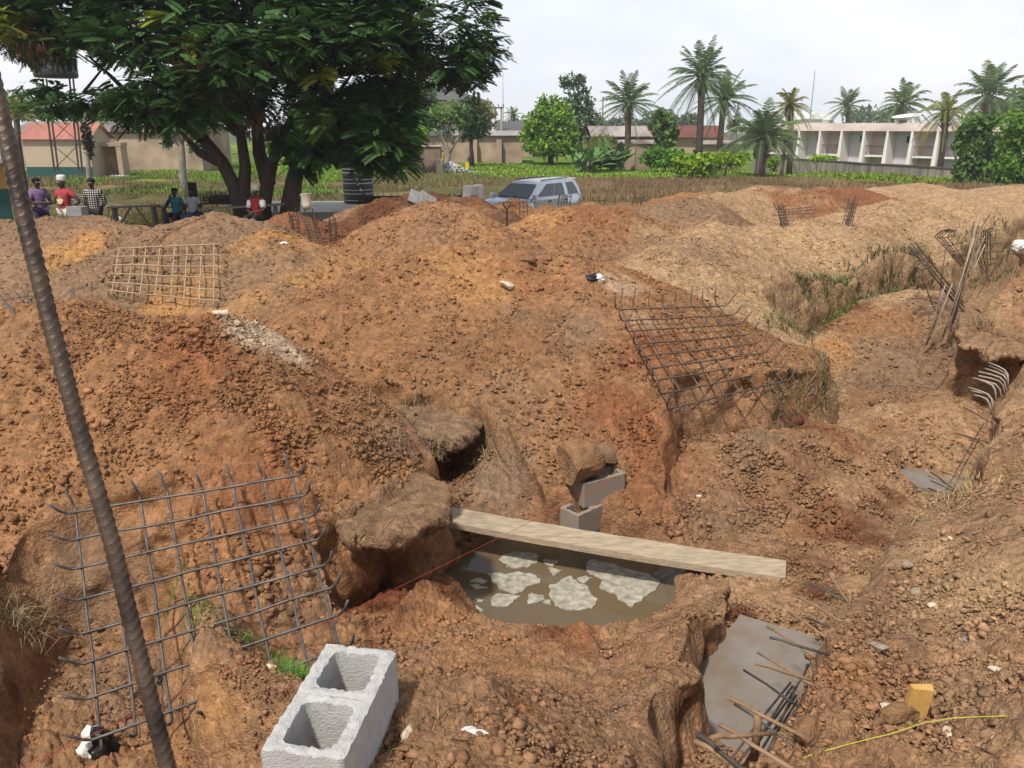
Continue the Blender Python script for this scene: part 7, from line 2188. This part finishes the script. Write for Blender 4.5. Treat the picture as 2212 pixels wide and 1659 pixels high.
put(along([(1680, 740), (1700, 800), (1720, 830)], 120, .1, rg), .08, .008, 1.2, DR * .9)
put(along([(340, 1380), (480, 1440), (520, 1500)], 70, .1, rg), .06, .004, 1.8, DR)
put(along([(0, 1340), (60, 1345), (75, 1400)], 240, .05, rg), .10, .004, 1.8, DR)
put(along([(1900, 1180), (1990, 1130), (1940, 1200)], 60, .08, rg), .08, .004, 1.8, DR)
put(along([(860, 1620), (930, 1560), (890, 1640)], 70, .1, rg), .07, .003, 1.9, DR)
put(along([(1650, 1420), (1720, 1500), (1640, 1640)], 60, .05, rg), .07, .003, 1.9, DR)
blades('grass', 'grass and dry straws along the cut edges of the trenches', np.concatenate(P_), np.concatenate(Hh), np.concatenate(Ww), np.concatenate(Ll), np.concatenate(Cc), 5)
# the field beyond the diggings
def field(n, x0, x1, y0, y1, seed):
    r2 = np.random.default_rng(seed)
    y = np.sqrt(r2.uniform(y0 ** 2, y1 ** 2, n))
    x = r2.uniform(x0, x1, n) * y
    return x, y, r2
P_, Hh, Ww, Ll, Cc = [], [], [], [], []
def fieldput(n, x0, x1, y0, y1, h, w_, c1, c2, seed, thr=-.2, sc=.25, patch=None):
    x, y, r2 = field(n, x0, x1, y0, y1, seed)
    nz = fbm(x * sc, y * sc, seed, 3)
    k = (field_mask(x, y) > .3) & (nz > thr)
    x, y, nz = x[k], y[k], nz[k]
    m = len(x)
    P_.append(np.stack([x, y, H(x, y) - .03], -1))
    Hh.append(h * r2.uniform(.45, 1.25, m) * (1 + .35 * np.clip(nz, -1, 1)))
    Ww.append(w_ * r2.uniform(.6, 1.3, m))
    Ll.append(.5 * r2.uniform(.3, 1.5, m))
    t = np.clip(.5 + .6 * nz + r2.normal(0, .25, m), 0, 1)[:, None]
    Cc.append((np.array(c1) * (1 - t) + np.array(c2) * t) * (1 + r2.normal(0, .15, (m, 1))))
straw1, straw2 = (.155, .105, .055), (.27, .19, .10)
fieldput(100000, .03, .66, 40, 58, .34, .018, straw1, straw2, 201, -.8)                       # tall dry belt on the right
fieldput(34000, -.62, .06, 50, 62, .30, .022, (.10, .115, .040), (.19, .16, .065), 202, -.3)     # thinner on the left
fieldput(26000, -.62, -.05, 24, 50, .28, .025, (.085, .085, .035), (.17, .125, .065), 203, -.2)
fieldput(15000, -.12, .25, 28, 45, .10, .03, (.10, .10, .04), (.13, .12, .045), 204, -.5)
fieldput(110000, -.60, .40, 58, 84, .20, .07, (.095, .185, .022), (.20, .31, .03), 205, -.8)  # green belt
fieldput(16000, .36, .62, 55, 75, .32, .08, (.10, .16, .02), (.18, .25, .03), 206, .0)
fieldput(22000, -.55, -.20, 44, 60, .24, .05, (.08, .18, .02), (.15, .26, .03), 207, .1)
fieldput(1300, -.1, .40, 60, 76, .20, .12, (.32, .36, .07), (.42, .42, .10), 208, .1)           # yellowing weed leaves
blades('field_grass', 'dry and green grass covering the field between the diggings and the houses', np.concatenate(P_), np.concatenate(Hh), np.concatenate(Ww), np.concatenate(Ll), np.concatenate(Cc), 9)
# ------------------------------------------------------------------ the thin dusty air
hz_m = bpy.data.materials.new('thin haze')
hz_m.use_nodes = True
hn_ = hz_m.node_tree
hn_.nodes.clear()
ho = hn_.nodes.new('ShaderNodeOutputMaterial')
hv = hn_.nodes.new('ShaderNodeVolumePrincipled')
hv.inputs['Color'].default_value = (.93, .95, 1.0, 1)
hv.inputs['Density'].default_value = .0006
hv.inputs['Anisotropy'].default_value = .2
hn_.links.new(hv.outputs['Volume'], ho.inputs['Volume'])
hb = MB().box((0, 0, 10.5), (1700, 1700, 31)).build('haze', hz_m)
tag(hb, kind='stuff')
